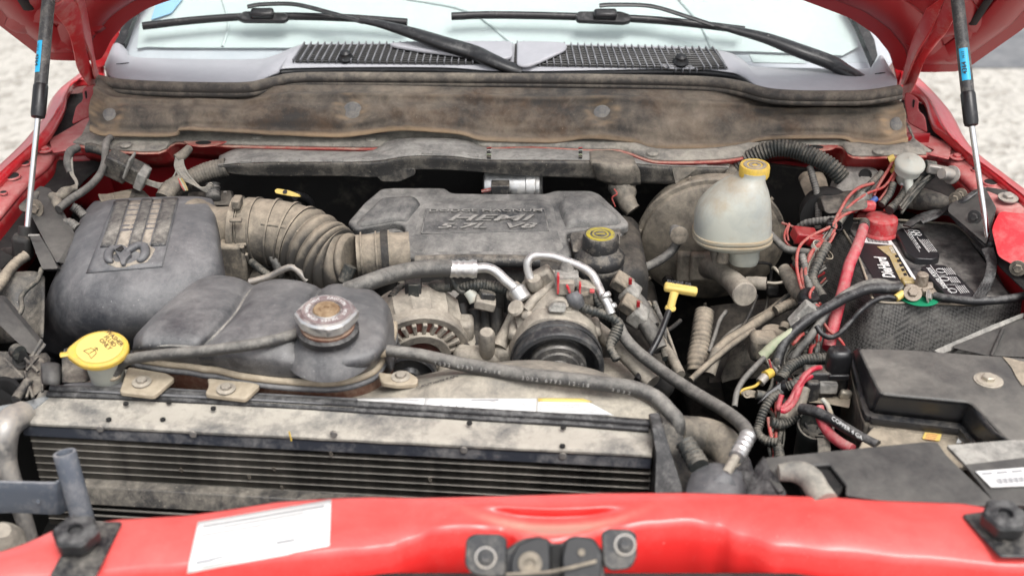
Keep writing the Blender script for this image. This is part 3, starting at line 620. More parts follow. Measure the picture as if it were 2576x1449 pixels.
# ---- hood (underside)
TH = R(50); HP = (V((0, 2.5, 1.262)), V((0, math.sin(TH), math.cos(TH))))
def hw(x, t, off=0): return V((x, 2.5 - t * math.cos(TH), 1.262 + t * math.sin(TH))) + HP[1] * off
rear = Ps('S', [(110, 151), (180, 154), (250, 153), (262, 138), (280, 100), (318, 56), (370, 22), (432, 0), (520, -40), (800, -110), (1288, -150), (1750, -110), (2016, 0), (2140, 47), (2200, 87), (2237, 133), (2250, 178), (2330, 183), (2410, 181), (2440, 168)], HP)
side = [hw(1.03, .12), hw(1.06, .4), hw(1.03, .9), hw(.9, 1.12), hw(0, 1.2), hw(-.9, 1.12), hw(-1.03, .9), hw(-1.06, .4), hw(-1.03, .14), hw(-1.0, .05)]
hood_out = rounded(rear + side, .02, 3)
_tri = tessellate_polygon([hood_out]); _n = len(hood_out)
OB("hood", hood_out + [p + HP[1] * .03 for p in hood_out], [tuple(t) for t in _tri] + [tuple(i + _n for i in reversed(t)) for t in _tri] + [(i, (i + 1) % _n, (i + 1) % _n + _n, i + _n) for i in range(_n)], M_redin, TR, sharp=30)
# inner stamped frame of the hood: hem tube, raised rim and inner contour
cH = sum(hood_out, V()) / len(hood_out)
def inset(pts, d, off):
    out = []; n = len(pts); N_ = V()
    for i in range(n): N_ += pts[i].cross(pts[(i + 1) % n])
    N_.normalize()
    for i in range(n):
        e = V()
        for k in (-3, -2, -1, 1, 2, 3): e += (pts[(i + k) % n] - pts[i]).normalized() * (1 if k > 0 else -1)
        e = (e - HP[1] * e.dot(HP[1])).normalized(); q = HP[1].cross(e)
        out.append(pts[i] + q * d * INS - HP[1] * off)
    return out
INS = -1
def ribbon(name, d0, d1, off0, off1, mat):
    a = inset(hood_out, d0, off0); b_ = inset(hood_out, (d0 + d1) / 2, off1); e = inset(hood_out, d1, off0)
    n = len(a); vs = a + b_ + e; fs = []
    for r_ in range(2):
        for i in range(n): j = (i + 1) % n; fs.append((r_ * n + i, r_ * n + j, (r_ + 1) * n + j, (r_ + 1) * n + i))
    return OB(name, vs, fs, mat, TR, sharp=60, solid=.001, sub=1)
ribbon("hood_rim_pressing", .03, .11, .000, .016, M_redin)
ribbon("hood_inner_pressing", .15, .20, .000, .012, M_redin)
for c, q0, q1, r_ in (('A', (165, -10), (215, 72), .011), ('C', (2330, -30), (2190, 185), .009)):
    a, b_ = Pp(c, *q0, HP, -.007), Pp(c, *q1, HP, -.007)
    tube("hood_slot", [a, b_], r_, M_dark, TR, seg=12, smooth=False, flat=.35)
for c, x, y in (('C', 1920, 105), ('A', 515, 10)):
    bolt(Pp(c, x, y, HP, -.012), -HP[1], .009, M_redin, TR, name="hood_bolt")
# hinge arms: twisted strips
def arm(c, pts, label=None):
    """pts: rows of (xa,ya,xb,yb,y) giving both edges"""
    A_ = [Py(c, a[0], a[1], a[4]) for a in pts]; B_ = [Py(c, a[2], a[3], a[4] + (.045 if len(a) < 6 else a[5])) for a in pts]
    return patch("hinge_arm", [[p, p.lerp(q_, .5) + V((0, -.004, 0)), q_] for p, q_ in zip(A_, B_)], M_redarm, TR, nu=4, nv=5, solid=.004, bevel=.001)
M_redarm = dusty("dusty_red_arm", (.50, .02, .025), .4, dust=(.52, .34, .3), amt=.25, sc=9, bump=.05, up=.2, var=.8)
arm('A', [(400, 60, 520, -20, 2.20), (425, 120, 600, 60, 2.24), (510, 240, 640, 290, 2.29), (555, 380, 660, 410, 2.34), (590, 520, 690, 500, 2.38), (640, 600, 720, 560, 2.41), (700, 670, 745, 620, 2.43), (745, 695, 758, 680, 2.43)])
arm('A', [(520, -60, 640, 0, 2.24), (600, 60, 655, 60, 2.28), (640, 290, 690, 260, 2.34), (690, 420, 712, 400, 2.40), (715, 560, 735, 520, 2.43), (740, 610, 760, 590, 2.44)])
arm('C', [(2110, 0, 1990, 0, 2.20), (2020, 200, 1900, 230, 2.26), (1930, 300, 1800, 400, 2.32), (1840, 430, 1740, 500, 2.37), (1790, 560, 1700, 600, 2.41), (1740, 680, 1660, 690, 2.43), (1680, 755, 1645, 750, 2.44)])
arm('C', [(2000, -60, 1840, 60, 2.24), (1880, 230, 1790, 190, 2.30), (1780, 400, 1735, 330, 2.35), (1720, 540, 1690, 500, 2.40), (1680, 640, 1655, 640, 2.44)])
# dark dirty tub so that the bay is closed below
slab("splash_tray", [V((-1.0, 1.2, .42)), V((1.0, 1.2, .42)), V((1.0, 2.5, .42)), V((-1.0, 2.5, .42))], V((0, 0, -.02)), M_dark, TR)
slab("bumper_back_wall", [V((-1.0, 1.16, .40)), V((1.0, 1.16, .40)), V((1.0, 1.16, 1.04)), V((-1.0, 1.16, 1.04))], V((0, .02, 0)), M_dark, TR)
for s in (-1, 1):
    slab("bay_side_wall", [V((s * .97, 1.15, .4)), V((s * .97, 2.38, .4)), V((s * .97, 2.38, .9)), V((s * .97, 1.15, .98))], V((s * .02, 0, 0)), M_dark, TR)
    box("frame_rail", (s * .42, 1.8, .52), (.09, 1.3, .14), M_dirt, TR, bevel=.01)

# ---- latch assembly on the support panel
LT = thing("hood_latch", Pz('S', 1390, 1400, 1.05), "black hood latch bolted between two rounded ears on the red front panel", "latch")
M_lat = dusty("latch_steel", (.025, .026, .029), .40, dust=(.24, .22, .19), amt=.10, sc=25, bump=.15, metal=.3, var=.7)
lp = plane(Py('S', 1390, 1400, 1.10), (0, -.75, .66))
def lat(name, c, pts, off, th, mat=None, r=.006, **k): return slab(name, Ps(c, pts, lp, off), -lp[1] * th, mat or M_lat, LT, r=r, **k)
for c, pts, b_ in (('H', [(830, 1200), (880, 1165), (1060, 1168), (1105, 1200), (1100, 1420), (1090, 1450), (1000, 1460), (880, 1440), (820, 1380)], (962, 1325)),
                   ('H', [(1730, 1160), (1780, 1132), (1920, 1135), (1970, 1165), (1972, 1320), (1930, 1400), (1800, 1415), (1745, 1380)], (1890, 1240))):
    lat("latch_ear", c, pts, .004, .006, r=.008)
    p = Pp(c, *b_, lp, .004); bolt(p, lp[1], .0075, M_lat, LT); lathe("bolt_ring", [(.0125, .0015), (.0125, .0028), (.0105, .0028), (.0105, .0015)], p, lp[1], M_steel, LT, seg=24, cap0=False, cap1=False)
lat("latch_plate", 'H', [(1060, 1290), (1200, 1200), (1330, 1180), (1400, 1230), (1470, 1230), (1530, 1180), (1680, 1190), (1750, 1290), (1760, 1520), (1060, 1520)], -.004, .01)
lat("latch_jaw", 'H', [(1130, 1330), (1180, 1230), (1300, 1185), (1385, 1200), (1395, 1420), (1350, 1500), (1130, 1500)], .014, .012, M_black, r=.004)
lat("latch_jaw", 'H', [(1500, 1200), (1560, 1178), (1680, 1200), (1740, 1300), (1730, 1500), (1480, 1500), (1470, 1320)], .014, .012, M_black, r=.004)
lat("latch_slot", 'H', [(1395, 1240), (1470, 1240), (1465, 1480), (1400, 1480)], .001, .002, M_dark, r=.002)
p = Pp('H', 1258, 1365, lp, .015); lathe("pivot_washer", [(.0135, 0), (.0135, .003), (.006, .004), (.005, .001)], p, lp[1], M_boot, LT, seg=20)
tube("latch_spring_bar", [Pp('H', 1100, 1440, lp, .02), Pp('H', 1400, 1420, lp, .024), Pp('H', 1700, 1350, lp, .02)], .0022, M_boot, LT, seg=6)
p = Pp('H', 1600, 1290, lp, .015); tube("latch_rivet", [p, p + lp[1] * .004], .004, M_boot, LT, smooth=False)

# ---- rubber bump stops on sheet clips
def bump(c, cx, cy, tip, plate, lbl, rh=.026):
    base = Pz('S', cx, cy, 1.098); T = thing("hood_bump_stop", base, lbl, "bump stop", "rubber bump stops on the front panel")
    slab("clip_plate", [Pz('S', x, y, 1.092) for x, y in plate], V((0, 0, -.004)), M_lat, T, r=.005)
    lathe("rubber_stop", [(rh * .8, 0), (rh * 1.0, .004), (rh * 1.02, .018), (rh * .9, .022), (rh * .35, .0225), (rh * .3, .016)], base, (0, -.12, 1), M_rub, T, seg=40, mod=lambda a, i: 1 + (.07 * math.cos(6 * a) if i in (1, 2, 3) else 0), sharp=30)
bump('S', 198, 1362, 0, [(122, 1448), (200, 1310), (308, 1310), (240, 1448)], "rubber hood bump stop on the red panel below the open radiator tube")
bump('S', 2520, 1322, 0, [(2420, 1292), (2530, 1278), (2640, 1300), (2680, 1400), (2516, 1398)], "rubber hood bump stop in front of the barcoded black shield")
# ================================================================ windshield wipers
def wiper(blade, conn, arm1, arm2, label, hub):
    T = thing("windshield_wiper", Pz('S', hub[0], hub[1], 1.262), label, "wiper", "windshield wipers")
    B_ = Ps('S', blade, WS, .022)
    tube("wiper_blade", B_, .008, M_black, T, seg=8, flat=1.1, n=6)
    for e, f in ((B_[0], B_[1]), (B_[-1], B_[-2])):
        d = (f - e).normalized(); tube("blade_end_cap", [e - d * .004, e + d * .028], .0085, M_black, T, seg=10, smooth=False)
    C_ = W_(conn, .034); slab("blade_connector", C_, -WS[1] * .012, M_black, T, r=.006, bevel=.003)
    c = sum(C_, V()) / len(C_) + WS[1] * .004 + V((.0, 0, .002)); box("connector_housing", c, (.05, .022, .018), M_black, T, X=[V((1, 0, 0)), V((0, math.cos(TW), math.sin(TW))), WS[1]], bevel=.006)
    A1 = Ps('S', [a[:2] for a in arm1], WS, .05); tube("arm_rod", A1, .0075, M_black, T, seg=8, flat=.6)
    P2 = [Pp('S', a[0], a[1], WS, a[2]) for a in arm2]; tube("arm", P2, [a[3] * 1.5 for a in arm2], M_black, T, seg=14, flat=.62, n=8)
    return T, P2
_w1 = wiper([(364, 66), (480, 53), (600, 44), (720, 42), (870, 46), (1020, 57)], [(594, 44), (612, 28), (650, 27), (720, 33), (727, 44), (715, 53), (610, 52)],
      [(622, 18), (660, 12), (742, 12), (830, 33), (915, 57)], [(905, 52, .05, .006), (960, 62, .052, .0085), (1040, 85, .054, .0125), (1120, 112, .054, .0155), (1190, 133, .05, .016), (1230, 150, .058, .0145), (1280, 170, .058, .0125), (1312, 180, .054, .0095)],
      "left wiper with its arm running down to the middle of the cowl grille", (1300, 180))
_w2 = wiper([(1140, 42), (1220, 39), (1330, 40), (1450, 43), (1590, 48), (1720, 58), (1868, 76)], [(1446, 40), (1455, 28), (1560, 28), (1586, 36), (1588, 52), (1570, 57), (1452, 52)],
      [(1508, 15), (1540, 13), (1635, 16), (1720, 40), (1805, 68)], [(1798, 64, .05, .006), (1850, 77, .052, .0085), (1930, 98, .054, .012), (2010, 128, .054, .015), (2090, 158, .05, .0155), (2125, 178, .055, .0140), (2170, 203, .055, .0125), (2204, 217, .052, .0095)],
      "right wiper with its arm running down to the right end of the cowl", (2195, 218))
for T_, P2, i in ((_w1[0], _w1[1], 4), (_w2[0], _w2[1], 4)):
    lathe("arm_pivot_pin", [(.005, 0), (.005, .004), (.003, .005)], P2[2] + WS[1] * .008, WS[1], M_black, T_, seg=12)
    tube("arm_knuckle", [P2[i] + V((-.012, .004, .002)), P2[i] + V((.012, -.004, -.004))], .0185, M_black, T_, seg=14, flat=.62, smooth=False)

# ================================================================ hood struts
def strut(pts, rod, lbl_px, label, tilt, side):
    top_, mid, rodend = pts
    a = Py('S', *top_); b = Py('S', *mid); c = Py('S', *rodend)
    T = thing("hood_strut", c, label, "gas strut", "gas struts holding the hood up")
    ax = (a - b).normalized()
    M_st = dusty("strut_tube" + str(side), (.035, .035, .036), .45, dust=(.28, .26, .23), amt=.18, sc=14, bump=.1, up=.1, var=.6)
    rr = pxm(b, 16.5)
    lathe("strut_tube", [(rr, 0), (rr, (a - b).length)], b + ax * .03, ax, M_st, T, seg=28)
    lathe("strut_collar", [(rr * .55, -.006), (rr * 1.0, -.004), (rr * 1.13, .003), (rr * 1.13, .052), (rr, .056)], b, ax, M_black, T, seg=20, sharp=30)
    tube("chrome_rod", [b + ax * .01, c], pxm(b, 7.4), M_chrome, T, seg=20, smooth=False)
    # blue number label wrapped round the tube
    x, y, z = frame(ax, V((0, -1, .3))); l0 = .075; cx = side
    vs = []; n = 10
    for i in range(n + 1):
        th = R(lbl_px[0]) + R(lbl_px[1]) * i / n
        # angle measured from the direction to the camera
        tocam = (ORG - b).normalized(); tocam = (tocam - ax * tocam.dot(ax)).normalized(); rt = tocam.cross(ax) * -1
        d = tocam * math.cos(th) + rt * math.sin(th)
        for hh in (l0, l0 + lbl_px[2]): vs.append(b + ax * hh + d * (rr + .0006))
    L_ = OB("number_label", vs, [(2 * i, 2 * i + 1, 2 * i + 3, 2 * i + 2) for i in range(n)], M_blue, T, sharp=None)
    th = R(lbl_px[0] + lbl_px[1] * .42); d = tocam * math.cos(th) + rt * math.sin(th); tx = ax if side > 0 else -ax; ty = (-tocam * math.sin(th) + rt * math.cos(th)) * (-1 if side > 0 else 1)
    text("number", "4364", b + ax * (l0 + lbl_px[2] * .38) + d * (rr + .0012), tx, ty, .011, M_ink, L_, ext=.0002, bold=.02)
    text("number", "1613", b + ax * (l0 + lbl_px[2] * .78) + d * (rr + .0012), tx, ty, .007, M_ink, L_, ext=.0002)
    return T, c
T, c = strut(((122, 0, 2.18), (96, 290, 2.05), (66, 600, 1.98)), None, (-80, 60, .058), "left gas strut whose chrome rod runs down to the ball joint by the air box", 0, -1)
box("ball_joint", Py('S', 57, 622, 1.975), (.034, .03, .05), M_dirt, T, rot=rz(0, 0, 8), bevel=.008)
lathe("joint_collar", [(.0105, 0), (.012, .01), (.0105, .026)], Py('S', 61, 606, 1.978), (.1, .35, 1), M_dirt, T, seg=16)
tube("ball_stud", [Py('S', 8, 638, 2.0), Py('S', 45, 636, 1.975)], .011, M_dirt, T, seg=14, smooth=False)
T, c = strut(((2408, -5, 2.18), (2443, 310, 2.05), (2485, 605, 1.98)), None, (-35, 75, .058), "right gas strut whose chrome rod runs down behind the battery", 0, 1)
box("ball_joint", Py('S', 2494, 620, 1.975), (.024, .03, .034), M_black, T, rot=rz(0, 0, -8), bevel=.006)
tube("ball_stud", [Py('S', 2500, 632, 1.975), Py('S', 2522, 636, 1.99)], .013, M_redin, T, seg=14, smooth=False)

# ================================================================ wiring trough across the firewall
TG = thing("wiring_trough", (0, 2.26, 1.13), "long grey plastic wiring trough under the brown insulation pad", "wiring trough")
tt = [(552, 392), (600, 374), (700, 374), (859, 378), (930, 375), (1000, 350), (1150, 350), (1230, 370), (1330, 370), (1480, 374), (1560, 376), (1650, 396), (1710, 402), (1800, 405), (1835, 412)]
tcn = [(549, 416), (600, 411), (700, 408), (859, 408), (950, 405), (1032, 393), (1142, 394), (1209, 402), (1330, 403), (1492, 404), (1550, 408), (1650, 416), (1710, 419), (1790, 421), (1833, 423)]
tbm = [(556, 430), (610, 441), (700, 444), (859, 444), (945, 447), (1040, 428), (1150, 430), (1209, 434), (1330, 444), (1492, 450), (1540, 458), (1630, 462), (1710, 465), (1785, 466), (1802, 446)]
M_tr1 = dusty("trough_top", (.07, .07, .068), .6, dust=(.37, .355, .32), amt=.66, sc=7, bump=.3, var=.45, up=.2, fine=1.3)
a = [Py('S', x, y, 2.31) for x, y in tt]; b = [Py('S', x, y, 2.225) for x, y in tcn]; d = [Py('S', x, y, 2.235) for x, y in tbm]
TR1 = patch("trough_cover", [[p + V((0, .01, -.02)) for p in a], a, [p.lerp(q, .9) + V((0, 0, .002)) for p, q in zip(a, b)], b], M_tr1, TG, nu=4, nv=3, solid=.003)
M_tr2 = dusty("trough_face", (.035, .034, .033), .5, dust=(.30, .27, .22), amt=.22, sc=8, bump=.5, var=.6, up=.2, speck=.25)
patch("trough_face", [[p + V((0, .001, -.001)) for p in b], [p.lerp(q, .15) + V((0, -.004, 0)) for p, q in zip(b, d)], [p.lerp(q, .6) + V((0, -.004, 0)) for p, q in zip(b, d)], d, [p + V((0, .05, -.005)) for p in d]], M_tr2, TG, nu=4, nv=3, solid=.003)
# torn lower flap, snap tabs, tape and slots
slab("trough_flap", Ys('S', [(1045, 424, 2.228), (1045, 440, 2.228), (1005, 458, 2.23), (960, 458, 2.23), (950, 446, 2.23), (880, 442, 2.23), (900, 430, 2.228)]), V((0, .008, 0)), M_tr2, TG, r=.006)
bT = bvh(TR1)
for x, y in ((740, 403), (925, 398), (1075, 385), (1190, 392), (1765, 416), (850, 404), (620, 405)):
    p, n = hit(bT, 'S', x, y)
    if p: box("snap_tab", p + V((0, -.002, -.002)), (.022, .006, .009), M_tr1, TG, rot=rz(random.uniform(-3, 3), 10), bevel=.001)
for x, w_ in ((1230, 11), (1460, 9)):
    vs = [];
    for yy in (372, 401):
        for dx in (-w_ / 2, w_ / 2):
            p, n = hit(bT, 'S', x + dx, yy); p = p or Py('S', x + dx, yy, 2.24); vs.append(p + V((0, -.0012, .0012)))
    sl_ = OB("cover_gap", vs, [(0, 1, 3, 2)], M_dark, TG)
    for k in range(5):
        p0 = vs[0].lerp(vs[1], (k + .6) / 6); p1 = vs[0].lerp(vs[2], .05 + .18 * k)
        q0 = vs[0].lerp(vs[2], .1 + k * .18) + V((0, -.001, .001)); q1 = vs[1].lerp(vs[3], .05 + k * .2) + V((0, -.001, .001))
        tube("gap_wire", [q0, q0.lerp(q1, .5) + V((0, -.001, .001)), q1], .0013, (M_redw, M_tank, M_cond, M_tealw, M_boot)[k], sl_, seg=5, n=2)
tp = [(1480, 372), (1540, 375), (1535, 458), (1530, 474), (1600, 474), (1622, 462), (1635, 400), (1560, 376)]
M_tape = dusty("dusty_tape", (.05, .048, .044), .55, dust=(.33, .29, .23), amt=.5, sc=9, bump=.6, var=.5, bsc=90)
pt = [[Py('S', 1482 + 0 * k, 376, 2.30), Py('S', 1510, 376, 2.295), Py('S', 1545, 378, 2.29), Py('S', 1590, 384, 2.29)], [Py('S', 1485, 404, 2.215), Py('S', 1515, 405, 2.21), Py('S', 1555, 410, 2.208), Py('S', 1600, 412, 2.212)],
      [Py('S', 1492, 430, 2.216), Py('S', 1520, 434, 2.20), Py('S', 1565, 436, 2.195), Py('S', 1610, 432, 2.21)], [Py('S', 1500, 455, 2.225), Py('S', 1526, 462, 2.212), Py('S', 1566, 470, 2.205), Py('S', 1612, 464, 2.215)]]
patch("tape_wrap", pt, M_tape, TG, nu=4, nv=4, solid=.004)
tube("taped_drop", Ys('S', [(1560, 445, 2.24), (1568, 480, 2.22), (1578, 510, 2.20), (1592, 530, 2.19)]), [.028, .026, .018, .016], M_tape, TG, seg=14, rib=(.02, .06))
tube("loose_wire", Ys('S', [(1545, 476, 2.2), (1552, 488, 2.19), (1540, 498, 2.19), (1548, 520, 2.19)]), .0016, M_redw, TG, seg=5)
# left: taped loom arriving from the fender
tube("taped_loom", Ys('S', [(405, 520, 2.18), (425, 490, 2.2), (470, 455, 2.22), (520, 432, 2.235), (570, 420, 2.24)]), [.016, .016, .017, .018, .018], M_tape, TG, seg=14, rib=(.006, .03))
# right hand grey block end
slab("trough_end", Ys('S', [(1800, 408, 2.26), (1838, 414, 2.24), (1806, 466, 2.222), (1700, 466, 2.222), (1690, 424, 2.222), (1760, 421, 2.222)]), V((0, .03, -.005)), M_tape, TG, r=.004)

# ================================================================ corrugated looms, right of the trough
def loom(name, c, pts, r, label, mat=M_cond, pitch=.008, amp=.09, cat="conduit", mode='y', seg=12, group=None, **k):
    P_ = (Ys if mode == 'y' else Zs)(c, pts); return tube(name, P_, r, mat, None, seg=seg, rib=(pitch, amp), label=label, cat=cat, group=group, **k)
def cable(name, c, pts, r, mat, label, cat="cable", mode='y', seg=10, group=None, parent=None, **k):
    P_ = (Ys if mode == 'y' else Zs)(c, pts); kw = {} if parent else dict(label=label, cat=cat, group=group)
    return tube(name, P_, r, mat, parent, seg=seg, **kw, **k)
loom("corrugated_conduit", 'C', [(400, 1270, 2.27), (480, 1215, 2.26), (600, 1150, 2.255), (720, 1120, 2.25), (850, 1135, 2.24), (1000, 1190, 2.22), (1120, 1260, 2.20), (1210, 1350, 2.19)], .0165, "widest corrugated conduit arching out from behind the reservoir's yellow cap", M_cond, .0065, .10, seg=18)
loom("corrugated_conduit", 'C', [(960, 1260, 2.22), (985, 1350, 2.20), (1010, 1448, 2.18), (1025, 1600, 2.15), (1020, 1730, 2.13)], .0068, "thin ribbed conduit hanging straight down beside the master cylinder reservoir", M_hose, .005, .08)
tube("taped_end", Ys('C', [(230, 1310, 2.25), (300, 1300, 2.26), (400, 1290, 2.27)]), .020, M_tape, TG, seg=14, rib=(.007, .04))

# ================================================================ engine cover
EC = thing("engine_cover", (0, 2.05, 1.07), "dusty grey plastic engine cover with raised HEMI 5.7L V8 lettering", "engine cover")
pe = plane3(Pz('E', 300, 130, 1.095), Pz('E', 1950, 170, 1.095), Pz('E', 1100, 640, 1.062))
out = [(45, 385), (170, 240), (300, 130), (400, 125), (780, 125), (830, 165), (1100, 170), (1540, 170), (1610, 145), (1880, 145), (1950, 170), (2100, 310), (2170, 385), (2165, 415), (2120, 425), (1780, 450), (1705, 462), (1700, 490), (1740, 605), (1742, 640), (1690, 650), (1100, 650), (480, 652), (437, 625), (437, 590), (480, 470), (478, 420), (440, 395), (390, 385), (110, 440), (75, 420)]
slab("cover_shell", Ps('E', out, pe), -pe[1] * .020, M_cover, EC, r=.010, bevel=.006, bseg=4)
slab("cover_skirt", [p - pe[1] * .016 for p in Ps('E', [(60, 400), (300, 150), (1900, 160), (2150, 400), (2100, 440), (1720, 466), (1745, 640), (1700, 668), (480, 672), (436, 640), (482, 470), (440, 400), (120, 460)], pe)], -pe[1] * .008, M_cover, EC, r=.008, bevel=.002)
slab("front_lip", Ps('E', [(440, 615), (1742, 612), (1748, 645), (1700, 668), (1000, 672), (480, 674), (434, 645)], pe, -.014), -pe[1] * .012, M_cover, EC, r=.006, bevel=.003)
# raised shoulders, left and right
def dome(name, c, pts, h, mat, parent, inner=.55, rr=.01):
    o = Ps(c, pts, pe, .0); o = rounded(o, rr); ctr = sum(o, V()) / len(o)
    a1 = [p.lerp(ctr, .10) + pe[1] * h * .75 for p in o]; a2 = [p.lerp(ctr, .22) + pe[1] * h for p in o]; n = len(o)
    vs = o + a1 + a2; fs = [(r_ * n + i, r_ * n + (i + 1) % n, (r_ + 1) * n + (i + 1) % n, (r_ + 1) * n + i) for r_ in range(2) for i in range(n)] + [tuple(range(2 * n, 3 * n))]
    nn = pe[1]
    return OB(name, vs, fs, mat, parent, sharp=70, sub=0)
dome("raised_shoulder", 'E', [(1640, 260), (1690, 215), (1880, 205), (1960, 260), (2120, 390), (2080, 412), (1780, 432), (1700, 440), (1650, 330)], .014, M_cover, EC)
dome("raised_shoulder", 'E', [(110, 400), (300, 215), (560, 200), (600, 260), (520, 350), (500, 390), (420, 378), (140, 428)], .008, M_cover, EC)
dome("raised_centre", 'E', [(600, 270), (650, 230), (1560, 230), (1600, 270), (1640, 500), (1680, 580), (1640, 610), (560, 610), (530, 580)], .004, M_cover, EC)
pq = (pe[0] + pe[1] * .0045, pe[1])
M_plate = dusty("name_plate_plastic", (.04, .041, .043), .5, dust=(.28, .27, .25), amt=.24, sc=9, bump=.3, up=.3, speck=.2, var=.6)
# bordered name plate (frame of four rails) and lettering
pl_ = [(640, 292), (1532, 290), (1562, 452), (606, 474)]
fr = Ps('E', pl_, pq); xd = (fr[1] - fr[0]).normalized(); yd = (fr[0] - fr[3]); yd = (yd - xd * yd.dot(xd)).normalized()
slab("name_plate", Ps('E', [(645, 296), (1528, 294), (1556, 448), (612, 470)], pq), pe[1] * .0008, M_plate, EC, bevel=.0004)
for i in range(4):
    a_, b_ = fr[i], fr[(i + 1) % 4]; tube("plate_border", [a_, b_], .0016, M_cover, EC, seg=6, smooth=False)
M_let = dusty("cover_lettering", (.05, .05, .05), .55, dust=(.37, .355, .325), amt=.50, sc=12, bump=.2, var=.4)
def lett(s_, x, y, wpx, h, shear=0, bold=.0):
    p = Pp('E', x, y, pq, .0014); return text("raised_lettering", s_, p, xd, yd, h, M_let, EC, ext=.0022, width=pxm(p, wpx / 3), bold=bold, shear=shear)
lett("DODGE MAGNUM", 1090, 308, 850, .013, bold=.003)
lett("HEMI", 1105, 365, 650, .027, shear=.3, bold=.012)
lett("5.7L  V8", 1085, 424, 750, .022, shear=.3, bold=.02)

# ---- engine under the cover: intake, block, heads, front cover
EN = thing("engine", (0, 1.95, .8), "dusty engine block and intake beneath the plastic cover", "engine")
box("intake_manifold", (.0, 2.08, .98), (.50, .24, .15), M_dirt, EN, bevel=.03, bseg=3)
box("engine_block", (.0, 2.04, .72), (.46, .42, .34), M_dirt, EN, bevel=.03, bseg=3)
for s in (-1, 1): box("valve_cover", (.02 + s * .20, 2.04, .87), (.13, .40, .10), M_dirt, EN, rot=rz(0, 0, s * 35), bevel=.02, bseg=3)
box("front_timing_cover", (.05, 1.80, .78), (.36, .08, .34), M_cast, EN, bevel=.02)
for i in range(7): tube("intake_rib", [V((-.2 + i * .065, 1.955, 1.03)), V((-.2 + i * .065, 1.95, .93))], .007, M_plasd, EN, seg=8, smooth=False)
# underside clutter seen below the cover's front edge
cable("cover_support", 'E', [(560, 690, 1.96), (1000, 680, 1.955), (1500, 690, 1.955)], .012, M_plasd, "", parent=EN)
slab("intake_bracket", Ys('E', [(620, 920, 1.93), (920, 900, 1.93), (830, 995, 1.91), (640, 985, 1.91)], ), V((0, .01, -.004)), M_tr1, EN, r=.006)
bolt(Py('E', 640, 925, 1.925), (0, -.5, 1), .012, M_dirt, EN)
slab("coil_bracket", Ys('E', [(1720, 470, 2.03), (1900, 455, 2.03), (1900, 600, 1.98), (1750, 620, 1.98)]), V((0, .02, -.01)), M_plasd, EN, r=.005)
slab("coil_bracket", Ys('E', [(1915, 460, 2.05), (2110, 440, 2.05), (2100, 560, 2.0), (1920, 560, 2.0)]), V((0, .02, -.01)), M_plasd, EN, r=.005)

# silver idle motor canister behind the cover
MO = thing("silver_canister", Py('E', 1250, 130, 2.27), "silver round motor canister peeking over the back of the engine cover", "canister")
ax = V((1, -.05, .03)); o = Py('E', 1075, 118, 2.27)
lathe("canister_body", [(.020, 0), (.034, .004), (.036, .01), (.036, .085), (.040, .087), (.040, .105), (.037, .107), (.037, .113), (.02, .118)], o, ax, M_alu, MO, seg=28)
box("connector", Py('E', 1200, 138, 2.225), (.036, .03, .026), M_plasd, MO, bevel=.002)
for k, mt in enumerate((M_redw, M_tank, M_redw)):
    cable("lead", 'E', [(1060, 162 - k * 5, 2.225), (1110, 152 - k * 6, 2.222), (1170, 140 - k * 6, 2.222)], .0018, mt, "", parent=MO, seg=6)

# ================================================================ air filter box
AB = thing("air_filter_box", (-.5, 1.9, 1.05), "large smooth grey air filter box with ribbed panel and horned emblem", "air box")
g_ = [[(722, 262), (800, 228), (1000, 208), (1250, 198), (1450, 196), (1560, 208), (1612, 250)],
      [(632, 330), (760, 310), (980, 296), (1240, 286), (1440, 282), (1590, 292), (1640, 320)],
      [(560, 470), (720, 450), (950, 430), (1200, 420), (1420, 420), (1600, 430), (1655, 470)],
      [(490, 620), (650, 600), (900, 590), (1180, 575), (1420, 570), (1610, 580), (1668, 620)],
      [(440, 740), (600, 740), (860, 750), (1150, 730), (1400, 720), (1610, 720), (1690, 760)],
      [(375, 880), (550, 900), (830, 930), (1120, 910), (1400, 880), (1600, 850), (1700, 900)],
      [(330, 1040), (520, 1080), (820, 1120), (1120, 1120), (1400, 1080), (1600, 1040), (1710, 1050)],
      [(310, 1180), (500, 1230), (820, 1270), (1120, 1270), (1400, 1230), (1600, 1180), (1720, 1200)],
      [(322, 1400), (500, 1430), (820, 1450), (1120, 1430), (1400, 1400), (1600, 1350), (1730, 1350)]]
zr = [1.095, 1.122, 1.128, 1.122, 1.108, 1.085, 1.045, .995, .90]
cz = [-.045, -.008, .002, .005, .004, -.006, -.035]
rw = [[Pz('D', x, y, zr[j] + cz[i] * (1 if j < 8 else .4)) for i, (x, y) in enumerate(r_)] for j, r_ in enumerate(g_)]
ABM = patch("lid", rw, M_plas, AB, nu=6, nv=5, skirt={'B': (0, .02, -.06), 'L': (.002, .035, -.09), 'R': (-.004, .03, -.10)}, solid=.004)
bA = bvh(ABM)
drape("emblem_panel", bA, 'D', [(862, 240), (1350, 218), (1225, 730), (655, 778)], M_plasd2 if 'M_plasd2' in globals() else M_plas, AB, off=.0006, nx=14, ny=14, thick=.0018)
M_slat = dusty("panel_slat", (.024, .025, .028), .45, dust=(.34, .32, .28), amt=.22, sc=16, bump=.2, var=.7, scr=.9, speck=.12)
M_groove = dusty("panel_groove", (.05, .05, .05), .6, dust=(.42, .37, .30), amt=.55, sc=14, bump=.2, var=.4)
def lerp2(a, b, t): return (a[0] + (b[0] - a[0]) * t, a[1] + (b[1] - a[1]) * t)
tl, tr_, br, bl = (862, 240), (1350, 218), (1262, 575), (745, 600)
